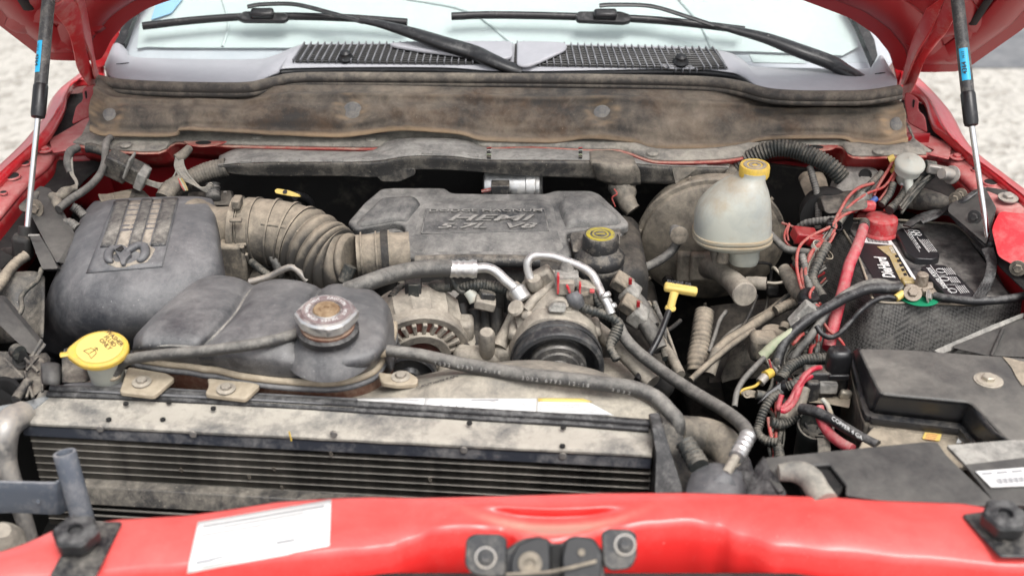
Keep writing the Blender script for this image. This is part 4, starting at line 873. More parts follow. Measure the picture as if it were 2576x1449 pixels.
for u0, u1, v1, mt in ((0.03, .23, .98, M_slat), (.25, .42, .98, M_groove), (.44, .60, 1.0, M_slat), (.615, .74, .97, M_groove), (.76, .98, 1.0, M_slat)):
    a0, a1 = lerp2(tl, tr_, u0), lerp2(tl, tr_, u1); b0, b1 = lerp2(bl, br, u0), lerp2(bl, br, u1)
    drape("panel_slat" if mt is M_slat else "panel_groove", bA, 'D', [a0, a1, lerp2(a1, b1, v1), lerp2(a0, b0, v1)], mt, AB, off=.0022 if mt is M_slat else .0016, nx=4, ny=12, thick=.0022 if mt is M_slat else .0008)
# horned animal badge, moulded in relief
def relief(pts, off, th, mat, name="badge_relief", r=.003, bv=.0015):
    P_ = []
    c0 = None
    for x, y in pts:
        p, n = hit(bA, 'D', x, y); P_.append(p + n * off); c0 = n
    return slab(name, P_, -c0 * th, mat, AB, r=r, bevel=bv, bseg=2)
relief([(790, 690), (800, 640), (850, 590), (920, 578), (1000, 590), (1060, 578), (1130, 575), (1175, 600), (1150, 650), (1110, 700), (1000, 720), (940, 742), (880, 740), (820, 716)], .0035, .002, M_groove)
def horn(pts, r_):
    P_ = []
    for x, y in pts:
        p, n = hit(bA, 'D', x, y); P_.append(p + n * .006)
    tube("badge_horn", P_, r_, M_plas, AB, seg=10, n=6)
horn([(870, 600), (830, 640), (830, 690), (860, 705)], [.005, .008, .007, .003])
horn([(960, 640), (1000, 610), (1050, 588), (1095, 600), (1100, 650), (1070, 690), (1040, 690)], [.005, .007, .007, .008, .008, .006, .003])
relief([(860, 600), (930, 588), (985, 620), (1000, 660), (965, 690), (950, 735), (925, 735), (915, 690), (895, 660)], .010, .008, M_plas, r=.004, bv=.003)
relief([(885, 635), (935, 605), (950, 625), (925, 650)], .0125, .002, M_dark, r=.002, bv=.0005)
# lower box behind/below and outlet with clamp pads
box("filter_housing", (-.47, 1.93, .93), (.36, .26, .16), M_plasd, AB, bevel=.02)
tube("outlet", Ys('D', [(1520, 520, 2.085), (1640, 505, 2.075), (1760, 480, 2.07), (1860, 462, 2.065)]), [.078, .060, .053, .053], M_boot, AB, seg=32, n=6)
box("outlet_pad", Py('D', 1780, 375, 2.0), (.022, .012, .006), M_boot, AB, bevel=.002)
box("outlet_rib", Py('D', 1760, 565, 2.0), (.055, .012, .006), M_boot, AB, rot=rz(0, 0, -8), bevel=.002)
box("outlet_tab", Py('D', 1790, 240, 2.04), (.016, .03, .018), M_boot, AB, bevel=.003)
box("housing_side", Py('D', 1790, 680, 2.03), (.05, .08, .10), M_boot, AB, bevel=.006)

# ================================================================ intake elbow, bellows, coupling
IH = thing("intake_hose", Py('S', 740, 620, 2.03), "tan dusty ribbed rubber intake elbow between air box and throttle body", "intake hose")
path = Ys('S', [(622, 583, 2.06), (660, 582, 2.055), (705, 588, 2.05), (750, 602, 2.04), (792, 625, 2.02), (828, 650, 2.0), (860, 664, 1.985), (895, 662, 1.975)])
rad = [.059, .060, .061, .0625, .063, .062, .057, .050]
def sub_path(t0, t1, n, P_=path, R_=rad):
    out, ro = [], []
    for k in range(n + 1):
        t = (t0 + (t1 - t0) * k / n) * (len(P_) - 1); i = min(int(t), len(P_) - 2); f = t - i
        P0 = P_[max(0, i - 1)]; P1 = P_[i]; P2 = P_[i + 1]; P3 = P_[min(len(P_) - 1, i + 2)]
        out.append(.5 * ((2 * P1) + (P2 - P0) * f + (2 * P0 - 5 * P1 + 4 * P2 - P3) * f * f + (3 * P1 - P0 - 3 * P2 + P3) * f ** 3)); ro.append(R_[i] * (1 - f) + R_[i + 1] * f)
    return out, ro
p_, r_ = sub_path(0, .5, 24); tube("elbow", p_, r_, M_boot, IH, seg=48, n=1, smooth=False)
p_, r_ = sub_path(.48, 1.0, 44); r_ = [q * (1.0 + .045 * math.sin(i / 44 * 2 * math.pi * 5.5)) for i, q in enumerate(r_)]
P2_, R2_ = sub_path(.48, 1.0, 110); R2_ = [q * (.95 + .12 * abs(math.cos(i / 110 * math.pi * 6.5)) ** .8) for i, q in enumerate(R2_)]
M_bel = dusty("bellows_rubber", (.035, .032, .028), .65, dust=(.36, .305, .23), amt=.34, sc=6, bump=.2, up=1.1, var=.35, fine=.6)
tube("bellows", P2_, R2_, M_bel, IH, seg=48, n=1, smooth=False)
for t in (.02, .12, .24, .35, .44):
    a_, ra = sub_path(t - .008, t + .008, 2); tube("raised_band", a_, [q * 1.06 for q in ra], M_boot, IH, seg=48, n=1, smooth=False, sharp=30)
# lengthwise stiffening rib on the elbow's front
a_, ra = sub_path(.14, .46, 10); tocam = [(ORG - q).normalized() for q in a_]
tube("lengthwise_rib", [q + (c_ * .93 + V((0, 0, .25))).normalized() * rr_ for q, rr_, c_ in zip(a_, ra, tocam)], .004, M_boot, IH, seg=8)
def clamp(P0, axis, r, wd, mat, T, screw_dir, name="hose_clamp"):
    C = OB(name, *lathe_geo([(r - .002, -wd / 2), (r + .0012, -wd / 2), (r + .0012, wd / 2), (r - .002, wd / 2)], P0, axis, 48, cap0=False, cap1=False), mat, T)
    sd = V(screw_dir).normalized(); ax_ = V(axis).normalized(); sd = (sd - ax_ * sd.dot(ax_)).normalized(); tg = ax_.cross(sd)
    c0 = V(P0) + sd * (r + .006)
    box("screw_housing", c0, (.02, wd * 1.1, .009), mat, C, X=[tg, ax_, sd], bevel=.002)
    vs, fs = tube_geo([c0 - tg * .028, c0 + tg * .012], .0045, 8, smooth=False); OB("clamp_screw", vs, fs, mat, C)
    for k in range(9):
        th = .30 + k * .05; d_ = sd * math.cos(th) + tg * math.sin(th)
        box("band_slot", V(P0) + d_ * (r + .0015), (.0014, wd * .6, .0008), M_dark, C, X=[(ax_.cross(d_)), ax_, d_], bevel=0)
    return C
c0 = Py('D', 1900, 455, 2.063); ax0 = V((1, -.06, -.03))
clamp(c0, ax0, .061, .016, M_boot, IH, (0, -1, -.35))
tube("clamp_ring", [c0 - ax0 * .032, c0 - ax0 * .020], .0645, M_boot, IH, seg=48, smooth=False)
tube("clamp_collar", [c0 - ax0 * .02, c0 + ax0 * .03], .0602, M_boot, IH, seg=48, smooth=False)
# straight coupling and throttle clamp on the right
q0, q1 = Py('E', 120, 655, 1.975), Py('E', 520, 628, 1.985)
tube("coupling", [q0, q0.lerp(q1, .3), q0.lerp(q1, .55), q0.lerp(q1, .75), q1], [.041, .041, .043, .040, .040], M_boot, IH, seg=40, n=3)
ax1 = (q1 - q0).normalized()
clamp(q0.lerp(q1, .53), ax1, .0445, .013, M_dirt, IH, (0, -1, -.6))
for f in (.08, .36, .47, .60): tube("coupling_band", [q0.lerp(q1, f), q0.lerp(q1, f + .03)], .0455, M_boot, IH, seg=40, smooth=False)
tube("breather_nipple", Ys('D', [(2060, 650, 2.0), (2090, 700, 1.99), (2110, 760, 1.985), (2095, 800, 1.98)]), .010, M_hose, IH, seg=12)
tube("vacuum_spigot", Ys('E', [(70, 720, 1.93), (45, 780, 1.925), (20, 840, 1.92)]), .012, M_cond, IH, seg=12)
cable("ribbed_hose", 'D', [(1900, 690, 2.0), (1960, 740, 1.98), (2040, 800, 1.97)], .007, M_cond, "", parent=IH, rib=(.005, .08))
cable("crossing_tube", 'D', [(1880, 840, 1.96), (2030, 800, 1.965), (2200, 730, 1.96), (2320, 830, 1.95)], .006, M_steel, "", parent=IH)
# yellow oil stick handle behind the elbow
D2 = thing("transmission_dipstick", Py('D', 2170, 170, 2.17), "flat yellow dipstick handle lying behind the tan intake elbow", "dipstick")
slab("yellow_handle", Ys('D', [(2070, 150, 2.16), (2090, 135, 2.165), (2180, 150, 2.16), (2255, 180, 2.155), (2268, 200, 2.15), (2200, 195, 2.15), (2080, 172, 2.155)]), V((0, .012, -.006)), M_yelc, D2, r=.003)
lathe("print_ring", [(.0045, 0), (.0045, .0004), (.0025, .0004)], Py('D', 2152, 163, 2.156) + V((0, -.001, .001)), (0, -.6, 1), M_ink, D2, seg=12)
tube("dipstick_tube", Ys('D', [(2230, 190, 2.17), (2300, 210, 2.19), (2340, 260, 2.2), (2330, 400, 2.2)]), .009, M_black, D2, seg=12)
# ================================================================ radiator, condenser, shroud
RD = thing("radiator", (-.35, 1.5, .97), "radiator and condenser with dark finned rows and a thick layer of pale dust on top", "radiator")
def L2(a, b, t): return a + (b - a) * t
# top shelf: front edge (lower line) and back edge (under the rubber strip)
f0, f1 = Pz('S', 52, 1058, 1.02), Pz('S', 1640, 1140, 1.02)
k0, k1 = Pz('S', 100, 1000, 1.022), Pz('S', 1650, 1090, 1.022)
f0, f1, k0, k1 = [p + V((0, 0, 0)) for p in (f0, f1, k0, k1)]
n_ = 24; rws = []
for t, dz in ((-.02, -.006), (0, 0), (.3, .001), (.6, .002), (.85, .004), (1, .007), (1.1, .009)):
    rws.append([L2(L2(f0, f1, i / n_), L2(k0, k1, i / n_), t) + V((0, 0, dz + random.uniform(-.0006, .0006))) for i in range(n_ + 1)])
patch("top_shelf", rws, M_dustm, RD, nu=3, nv=3, solid=.002)
nf = V((f1.y - f0.y, -(f1.x - f0.x), 0)).normalized(); nf = -nf if nf.y > 0 else nf
M_rail = dusty("header_rail", (.03, .034, .044), .45, dust=(.26, .25, .24), amt=.06, sc=8, bump=.3, var=.7, up=0)
slab("header_rail", [f0 + V((0, 0, .001)), f1 + V((0, 0, .001)), f1 + nf * .004 - V((0, 0, .026)), f0 + nf * .004 - V((0, 0, .026))], -nf * .012, M_rail, RD, bevel=.002)
# cooling tubes and corrugated fins
top0, top1 = f0 + nf * .000 - V((0, 0, .026)), f1 - V((0, 0, .026))
top0 = L2(top0, top1, .01); dep = .34
slab("core_back", [top0 - nf * .012, top1 - nf * .012, top1 - nf * .012 - V((0, 0, dep)), top0 - nf * .012 - V((0, 0, dep))], -nf * .01, M_dark, RD, bevel=0)
M_fin = dusty("fin_metal", (.045, .043, .038), .55, dust=(.22, .20, .17), amt=.2, sc=6, bump=0, var=.8, up=.0)
M_tub = dusty("cooling_tube", (.10, .095, .085), .5, dust=(.26, .24, .21), amt=.3, sc=6, bump=.1, var=.6, up=.0)
pit = .0136; first = None
for k in range(12):
    z_ = -.010 - k * pit
    a_, b_ = top0 + V((0, 0, z_)), top1 + V((0, 0, z_)); c_ = (a_ + b_) / 2 - nf * .004
    if first is None:
        vs, fs = box_geo(c_, ((b_ - a_).length, .013, .0018), X=[(b_ - a_).normalized(), nf.cross((b_ - a_).normalized()).normalized().cross((b_ - a_).normalized()) * 1, V((0, 0, 1))])
        first = OB("cooling_tube", vs, fs, M_tub, RD, bevel=.0006)
    else: dup(first, c_, RD)
ffirst = None; nfin = 300
for k in range(13):
    z0_ = -.010 - k * pit + .0015; vs = []; fs = []
    base = L2(top0, top1, .5)
    if ffirst is None:
        for i in range(nfin):
            t = i / nfin; t2 = (i + .5) / nfin
            for tt, zz in ((t, 0), (t2, pit - .003)):
                p = L2(top0, top1, tt) + V((0, 0, z0_ + zz)); vs += [p + nf * .002, p - nf * .012]
        for i in range(nfin * 2 - 1): fs.append((2 * i, 2 * i + 1, 2 * i + 3, 2 * i + 2))
        ffirst = OB("cooling_fins", vs, fs, M_fin, RD, smooth=False, kind="stuff"); w0 = WL[ffirst.name].copy(); z00 = z0_
    else: dup(ffirst, w0 + V((0, 0, z0_ - z00)), RD)
# second header bar and lower core (left part, seen through the gap)
g0, g1 = Py('S', 205, 1222, 1.475), Py('S', 1250, 1285, 1.44)
slab("lower_header", [g0, g1, g1 + V((0, -.012, -.022)), g0 + V((0, -.012, -.026))], V((0, .02, 0)), M_tr2, RD, bevel=.002)
for k in range(5):
    z_ = -.036 - k * .0125; o0 = g0 + V((-.02, -.006, z_)); o1 = g1 + V((0, -.006, z_))
    tube("lower_tube", [o0, o1], .002, M_tub, RD, seg=6, smooth=False)
slab("lower_core", [g0 + V((-.03, .006, -.03)), g1 + V((0, .006, -.03)), g1 + V((0, .006, -.2)), g0 + V((-.03, .006, -.2))], V((0, .02, 0)), M_dark, RD, bevel=0)
# rubber strip behind the shelf
rs = [(128, 978), (300, 985), (600, 1000), (900, 1018), (1200, 1037), (1450, 1052), (1640, 1066)]
tube("sealing_strip", [Pz('S', x, y, 1.036) for x, y in rs], .0075, M_rub, RD, seg=10, n=4, flat=.9)
tube("sealing_strip", [Pz('S', x - 8, y + 13, 1.031) for x, y in rs], .007, M_rub, RD, seg=10, n=4, flat=.7)
slab("strip_backing", [Pz('S', x, y, 1.04) for x, y in ((180, 962), (300, 958), (340, 970), (900, 1000), (900, 1018), (300, 988), (140, 978), (138, 970))], V((0, 0, -.004)), M_plas, RD, r=.004)
for x, y in ((317, 1017), (425, 1013), (537, 1029), (1181, 1066), (1417, 1077), (274, 1057), (410, 1057), (1415, 1122), (838, 1090)):
    p = Pz('S', x, y, 1.0325 if y < 1080 and x not in (274, 410) else 1.0245); slab("drain_hole", [p + V((.0042 * math.cos(k * .55), .0042 * math.sin(k * .55), .003 if y < 1080 else .002)) for k in range(12)], V((0, 0, -.003)), M_dark, RD, bevel=0)
for x, y in ((486, 1092), (252, 1078), (1167, 1131), (1416, 1146), (840, 1092)):
    p = Pp('S', x, y, (f0 + nf * .004, nf)); lathe("rail_rivet", [(.0055, 0), (.0055, .0015), (.003, .002)], p, nf, M_steel, RD, seg=14)
tube("dry_grass", [Pp('S', 727, 1085, (f0 + nf * .007, nf)), Pp('S', 733, 1108, (f0 + nf * .009, nf))], .0012, M_yel, RD, seg=5)
for x, y, a_ in ((456, 1181, 1), (627, 1198, 2), (690, 1178, 1), (709, 1225, 2), (1082, 1205, 1), (833, 1140, 0)):
    p = Pp('S', x, y, (f0 - V((0, 0, .05)) + nf * .005, nf)); slab("leaf_scrap", [p + V((dx * .001, 0, dz * .001)) for dx, dz in ((-3, 2), (0, 4), (3, -1), (1, -5), (-2, -3))], nf * .001, M_boot, RD, bevel=0)
# right end tank and seals
slab("end_tank", Ys('S', [(1640, 1075, 1.46), (1668, 1072, 1.47), (1720, 1240, 1.40), (1700, 1300, 1.38), (1645, 1300, 1.39), (1650, 1140, 1.44)]), V((0, .05, -.01)), M_rub, RD, r=.004, bevel=.004)
slab("end_tank", Ys('S', [(1665, 1060, 1.49), (1715, 1085, 1.50), (1760, 1240, 1.44), (1760, 1300, 1.42), (1715, 1300, 1.40), (1690, 1180, 1.44)]), V((0, .05, -.01)), M_tr2, RD, r=.006, bevel=.006)
# left end tank, pale dusty pipe
tube("end_pipe", Ys('S', [(60, 1040, 1.55), (28, 1060, 1.52), (10, 1090, 1.50), (12, 1160, 1.485), (40, 1240, 1.47), (80, 1370, 1.45)]), [.020, .022, .022, .018, .014, .012], M_steel, RD, seg=18)
M_bls = dusty("bluish_sheet", (.12, .135, .15), .45, dust=(.40, .40, .38), amt=.35, sc=6, bump=.1, var=.4)
slab("side_baffle", Zs('S', [(-60, 1030, 1.03), (60, 1010, 1.03), (135, 990, 1.03), (50, 1056, 1.022), (-60, 1080, 1.02)]), V((0, 0, -.01)), M_bls, RD, r=.005)
slab("side_baffle", Ys('S', [(-60, 1060, 1.52), (10, 1050, 1.52), (20, 1160, 1.50), (-60, 1190, 1.48)]), V((0, .01, 0)), M_bls, RD, r=.005)

# bracket with open tube, bottom left
BR = thing("tube_bracket", Py('S', 170, 1200, 1.40), "blue-grey steel bracket with an open upright tube in front of the radiator", "bracket")
M_brk = dusty("bluegrey_bracket", (.10, .115, .14), .42, dust=(.35, .34, .33), amt=.25, sc=8, bump=.15, var=.6)
a_, b_ = Py('S', 162, 1138, 1.385), Py('S', 215, 1330, 1.36)
ax = (a_ - b_).normalized(); ln = (a_ - b_).length; ra = pxm(a_, 29)
lathe("open_tube", [(ra * .95, 0), (ra, .01), (ra, ln - .003), (ra * .97, ln), (ra * .72, ln), (ra * .66, ln - .01), (ra * .6, ln - .06)], b_, ax, M_brk, BR, seg=32, cap0=False, cap1=True)
patch("bracket_strap", [Ys('S', [(-60, 1212, 1.36), (40, 1214, 1.36), (130, 1216, 1.36), (150, 1210, 1.37), (172, 1196, 1.38)]), Ys('S', [(-60, 1292, 1.36), (40, 1290, 1.36), (130, 1294, 1.36), (160, 1290, 1.37), (190, 1262, 1.38)])], M_brk, BR, nu=5, nv=3, solid=.005, bevel=.0015)
lathe("strap_rivet", [(.003, 0), (.003, .001)], Py('S', 96, 1261, 1.357), (0, -1, .3), M_brk, BR, seg=10)
lathe("lamp_boot", [(.03, 0), (.032, .01), (.02, .03), (.012, .04)], Py('S', 5, 1372, 1.33), (.3, -.3, 1), M_cast, BR, seg=20)

# ================================================================ fan shroud with its printed label
FS = thing("fan_shroud", Pz('S', 1300, 1000, 1.04), "dusty grey fan shroud behind the radiator carrying a long white instruction label", "fan shroud")
sh = [[Pz('S', x, y, z) for x, y, z in r_] for r_ in (
    [(240, 925, .95), (500, 940, .95), (800, 960, .95), (1000, 955, .99), (1150, 925, 1.02), (1330, 905, 1.025), (1480, 925, 1.02), (1600, 975, 1.01), (1680, 1030, 1.0)],
    [(230, 945, .98), (500, 965, .98), (800, 985, .98), (1010, 968, 1.035), (1160, 945, 1.06), (1330, 935, 1.065), (1480, 950, 1.06), (1590, 990, 1.05), (1670, 1035, 1.03)],
    [(210, 965, 1.015), (500, 985, 1.015), (800, 1000, 1.02), (1010, 1000, 1.042), (1160, 985, 1.055), (1330, 980, 1.055), (1480, 990, 1.05), (1580, 1010, 1.045), (1660, 1045, 1.035)],
    [(200, 985, 1.03), (500, 1003, 1.035), (800, 1020, 1.036), (1010, 1030, 1.036), (1160, 1036, 1.036), (1330, 1044, 1.036), (1480, 1054, 1.034), (1580, 1058, 1.034), (1655, 1064, 1.03)])]
M_shr = dusty("shroud_plastic", (.065, .065, .063), .55, dust=(.46, .415, .335), amt=.42, sc=4, bump=.3, var=.6, up=.4)
SHR = patch("shroud", sh, M_shr, FS, nu=6, nv=6, solid=.004, skirt={'B': (0, .02, -.05)})
bH = bvh(SHR)
lq = [(890, 1003), (1470, 1003), (1568, 1058), (870, 1022)]
LB = drape("instruction_label", bH, 'S', [(880, 1002), (1070, 1002), (1062, 1038), (868, 1020)], M_label, FS, off=.001, nx=10, ny=4)
LB2 = drape("instruction_label", bH, 'S', [(1071, 1002), (1350, 1003), (1348, 1048), (1063, 1038)], M_label, FS, off=.001, nx=12, ny=4)
LB3 = drape("instruction_label", bH, 'S', [(1352, 1003), (1470, 1005), (1568, 1058), (1350, 1050)], M_label, FS, off=.001, nx=12, ny=4)
drape("yellow_warning_band", bH, 'S', [(1353, 1003), (1466, 1004), (1490, 1013), (1353, 1011)], M_yelc, LB3, off=.0022, nx=6, ny=1)
ink_lines(LB3, bH, 'S', [(1354, 1012), (1480, 1012), (1560, 1056), (1352, 1048)], [(.12, .03, .8, .03), (.24, .03, .85, .03), (.36, .03, .7, .03), (.5, .03, .9, .03), (.62, .2, .85, .03), (.75, .1, .95, .04), (.88, .05, .9, .04)])
ink_lines(LB, bH, 'S', [(884, 1004), (1066, 1004), (1060, 1036), (872, 1020)], [(.15, .6, .98, .04), (.35, .4, .98, .03), (.55, .45, .95, .03), (.75, .6, .98, .03)])
ink_lines(LB2, bH, 'S', [(1080, 1004), (1345, 1004), (1343, 1046), (1074, 1036)], [(.04, .4, .66, .07), (.85, .02, .3, .03), (.85, .4, .6, .03)])
M_inkf = M_inkg
for pts in ([(1090, 1016), (1105, 1010), (1125, 1014), (1130, 1022), (1145, 1024), (1158, 1014), (1172, 1012), (1180, 1024)], [(1095, 1028), (1112, 1018), (1120, 1028), (1150, 1032), (1168, 1022)], [(1200, 1026), (1225, 1014), (1245, 1012), (1250, 1022), (1235, 1034)], [(1290, 1022), (1300, 1014), (1318, 1018), (1325, 1030)]):
    P_ = []
    for x, y in pts:
        p, n = hit(bH, 'S', x, y); P_.append(p + n * .002)
    tube("diagram_line", P_, .0005, M_inkg, LB2, seg=4, n=3)
for s_, x, y, w_ in (("CAUTION", 1120, 955, 120),):
    p, n = hit(bH, 'S', 1100, 962); p2, _n = hit(bH, 'S', 1160, 945)
    text("printed_word", "CAUTION FAN", p + n * .001, p2 - p, n.cross(p2 - p), .010, M_ink, FS, ext=.0003)

# ================================================================ coolant tank
CT = thing("coolant_tank", Pz('S', 650, 850, 1.09), "three-lobed dark grey coolant tank with chrome cap in front of the air box", "coolant tank")
R0 = [(338, 855), (380, 805), (430, 758), (485, 714), (512, 700), (545, 692), (590, 697), (620, 708), (637, 717), (662, 708), (700, 702), (750, 706), (790, 717), (808, 726), (830, 716), (862, 714), (930, 726), (975, 765), (990, 810)]
R1 = [(336, 862), (365, 828), (400, 798), (445, 770), (478, 757), (512, 750), (556, 758), (578, 772), (592, 788), (620, 774), (670, 762), (720, 765), (755, 775), (775, 790), (800, 778), (850, 770), (920, 785), (965, 815), (984, 842)]
R2 = [(334, 872), (355, 850), (385, 833), (420, 822), (450, 817), (480, 817), (512, 822), (530, 832), (542, 843), (580, 830), (640, 825), (690, 832), (728, 842), (755, 852), (790, 848), (850, 848), (920, 852), (958, 868), (976, 880)]
R3 = [(332, 884), (350, 878), (378, 874), (410, 872), (440, 872), (465, 873), (485, 876), (495, 882), (503, 888), (540, 882), (600, 886), (660, 893), (720, 906), (770, 912), (820, 915), (870, 914), (920, 908), (950, 900), (966, 893)]
R4 = [(330, 894), (350, 900), (378, 905), (410, 910), (440, 914), (465, 916), (485, 919), (500, 922), (515, 925), (550, 928), (600, 940), (660, 949), (720, 955), (770, 958), (820, 960), (870, 955), (915, 942), (942, 928), (958, 908)]
gz = [-.045, -.012, -.003, .0, .001, .001, -.001, -.007, -.016, -.006, .0, .001, -.001, -.013, -.004, .0, -.002, -.010, -.038]
rw = [[Pz('S', x, y, zb + g_ * s_) for (x, y), g_ in zip(r_, gz)] for r_, zb, s_ in ((R0, 1.100, .8), (R1, 1.124, 1), (R2, 1.124, 1), (R3, 1.106, .8), (R4, 1.062, .3))]
M_ct = dusty("coolant_tank_plastic", (.036, .038, .044), .34, dust=(.32, .312, .30), amt=.28, sc=6, bump=.25, up=.3, speck=.12, var=.45, scr=.9, fine=.5)
CTM = patch("upper_shell", rw, M_ct, CT, nu=4, nv=6, skirt={'B': (0, .012, -.05), 'R': (.006, .01, -.04), 'L': (-.001, .01, -.03)}, solid=.003)
bK = bvh(CTM)
M_groovet = dusty("groove_dust", (.09, .09, .088), .8, dust=(.34, .325, .29), amt=.4, sc=20, bump=.2, var=.9)
fl = [Pz('S', x, y + 4, 1.060) for x, y in R4] + Zs('S', [(975, 880, 1.06), (990, 845, 1.062), (992, 815, 1.065)])
M_tanlip = dusty("tan_moulded_lip", (.25, .205, .145), .6, dust=(.44, .375, .28), amt=.5, sc=10, bump=.3, var=.6)
tube("moulded_lip", fl, .0055, M_tanlip, CT, seg=10, n=3, flat=1.1)
tube("moulded_lip_lower", [p + V((.001, -.003, -.010)) for p in fl], .0048, M_ct, CT, seg=10, n=3)
rw2 = [[p + V((0, .004, -.010)) for p in fl], [p + V((0, .006, -.03)) for p in fl], [p + V((0, .02, -.07)) for p in fl]]
patch("lower_tank", rw2, M_rust, CT, nu=3, nv=3, solid=.002)
# mounting tabs with bolts
for pts, bx, lbl in (([(322, 922), (420, 938), (440, 950), (388, 995), (300, 985), (312, 950)], (357, 958), 0), ([(522, 950), (640, 962), (655, 968), (618, 1003), (515, 990), (525, 970)], (569, 975), 1), ([(950, 935), (985, 940), (1020, 930), (1052, 950), (1050, 965), (1000, 968), (960, 962)], (1008, 945), 2)):
    slab("mounting_tab", [Pz('S', x, y, 1.054 - .003 * (y > 970)) for x, y in pts], V((0, 0, -.008)), M_tanlip, CT, r=.006, bevel=.002)
    bolt(Pz('S', bx[0], bx[1] + 4, 1.054), (0, -.05, 1), .0085, M_cast, CT)
# parting seam line and highlights are geometry: short rib at the lobes' feet
tube("tank_seam", [hit(bK, 'S', x, y)[0] + V((0, 0, .001)) for x, y in ((400, 872), (440, 880), (480, 884), (520, 887))], .0012, M_ct, CT, seg=6)
for L_ in ([(637, 722), (618, 745), (594, 785), (568, 815), (543, 841), (520, 862), (505, 880)], [(808, 730), (790, 755), (772, 785), (760, 815)], [(350, 872), (420, 868), (480, 871), (560, 880)]):
    P_ = [hit(bK, 'S', x, y)[0] for x, y in L_]; tube("dusty_groove", [p + V((0, 0, -.0006)) for p in P_], [.0012] + [.0028] * (len(P_) - 2) + [.0012], M_groovet, CT, seg=8, n=4, flat=.6)
# filler neck and pressure cap
pn, nn_ = hit(bK, 'S', 838, 880); cax = V((.02, -.10, 1)).normalized(); cc = Pz('S', 822, 792, 1.165)
nk = cc - cax * .046
lathe("filler_swelling", [(0.0670, -.030), (0.0626, -.018), (0.0497, -.002), (0.0443, .006), (0.0443, .012)], nk, cax, M_ct, CT, seg=40, cap0=False, cap1=False)
lathe("rubber_ring", [(0.0432, .010), (0.0470, .012), (0.0470, .022), (0.0389, .025)], nk, cax, M_rub, CT, seg=40, cap0=False)
lathe("rusty_neck_flange", [(0.0324, .018), (0.0410, .025), (0.0416, .029), (0.0356, .031), (0.0356, .036)], nk, cax, M_rust, CT, seg=40, cap0=False)
M_cap = dusty("cap_metal", (.62, .62, .61), .32, dust=(.5, .46, .4), amt=.15, sc=20, bump=.1, metal=.9, up=.1, var=.5)
M_maroon = dusty("maroon_ring", (.19, .145, .145), .4, dust=(.45, .40, .36), amt=.15, sc=30, bump=.05, var=.8, up=0)
def lobes(a, i): return 1 + ((.03 * (1 if math.sin(a * 4 + .6) > .1 else -.4) + .10 * math.exp(-((((a + .15) % math.pi) - math.pi / 2) / .16) ** 2 * 0 - (math.sin(a + .15) / .2) ** 2)) if 2 <= i <= 5 else 0)
CAP = lathe("pressure_cap", [(0.0324, -.014), (0.0400, -.012), (0.0416, -.010), (0.0427, -.002), (0.0427, .004), (0.0400, .008), (0.0324, .009), (0.0319, .0075), (0.0211, .0075), (0.0194, .010)], cc, cax, M_cap, CT, seg=72, mod=lobes, sharp=28)
lathe("printed_ring", [(0.0365, .0088), (0.0362, .0096), (0.0245, .0104), (0.0242, .0080)], cc, cax, M_maroon, CAP, seg=48, cap0=False, cap1=False)
lathe("brass_centre", [(0.0205, .010), (0.0189, .012), (0.0108, .012), (0.0097, .0132), (0.0043, .0132), (0.0039, .0118)], cc, cax, M_brownm if 'M_brownm' in globals() else dusty("brass", (.17, .095, .045), .5, dust=(.35, .26, .16), amt=.4, sc=30, bump=.2, metal=.5, var=.6), CAP, seg=32, cap0=False)
x_, y_, z__ = frame(cax); xr = V((1, 0, 0)) - cax * cax.x; xr.normalize(); yr = cax.cross(xr)
msg = "CAUTION  HOT  NEVER OPEN WHEN HOT  "
for i, ch in enumerate(msg):
    if ch == ' ': continue
    an = R(90) - 2 * math.pi * i / len(msg); d_ = xr * math.cos(an) + yr * math.sin(an)
    text("cap_letter", ch, cc + cax * .0102 + d_ * .0288, xr * math.sin(an) - yr * math.cos(an), d_, .0078, M_label, CAP, ext=.0003)
# overflow hose: from the neck across the tank and down its left end
cable("overflow_hose", 'S', [(795, 822, 1.118), (755, 836, 1.126), (690, 856, 1.128), (600, 872, 1.126), (500, 884, 1.118), (400, 893, 1.105), (330, 903, 1.09), (302, 918, 1.075), (290, 940, 1.06)], .0088, M_hose, "", parent=CT, mode='z', seg=14)
tube("overflow_spigot", Zs('S', [(775, 828, 1.122), (812, 815, 1.123), (830, 812, 1.125)]), .006, M_rust, CT, seg=12)
lathe("hose_end_ring", [(.009, 0), (.0115, .001), (.0115, .005), (.009, .006)], Pz('S', 289, 944, 1.056), (-.2, -.5, 1), M_tanlip, CT, seg=18)

# bypass hose with part numbers
TH_ = [(945, 878, 1.09), (1000, 885, 1.085), (1060, 893, 1.08), (1160, 916, 1.075), (1300, 940, 1.075), (1430, 955, 1.075), (1540, 968, 1.07), (1600, 978, 1.065), (1650, 1000, 1.055), (1685, 1035, 1.045), (1705, 1065, 1.035), (1695, 1120, 1.0), (1700, 1200, .95)]
HS = cable("heater_hose", 'S', TH_, [.0088, .0092, .0096, .0108, .0112, .0114, .0116, .0116, .0116, .0116, .0116, .0116, .0116], M_hose, "grey rubber hose printed with numbers, running right from the coolant tank over the shroud", cat="hose", mode='z', seg=18)
lathe("hose_joint", [(.0115, 0), (.0125, .004), (.0125, .016), (.011, .02)], Pz('S', 940, 878, 1.09), (1, -.1, 0), M_tanlip, HS, seg=20)
bh = bvh(HS); tx_ = dusty("faint_print", (.36, .36, .35), .6, amt=.3, sc=30, var=.5)
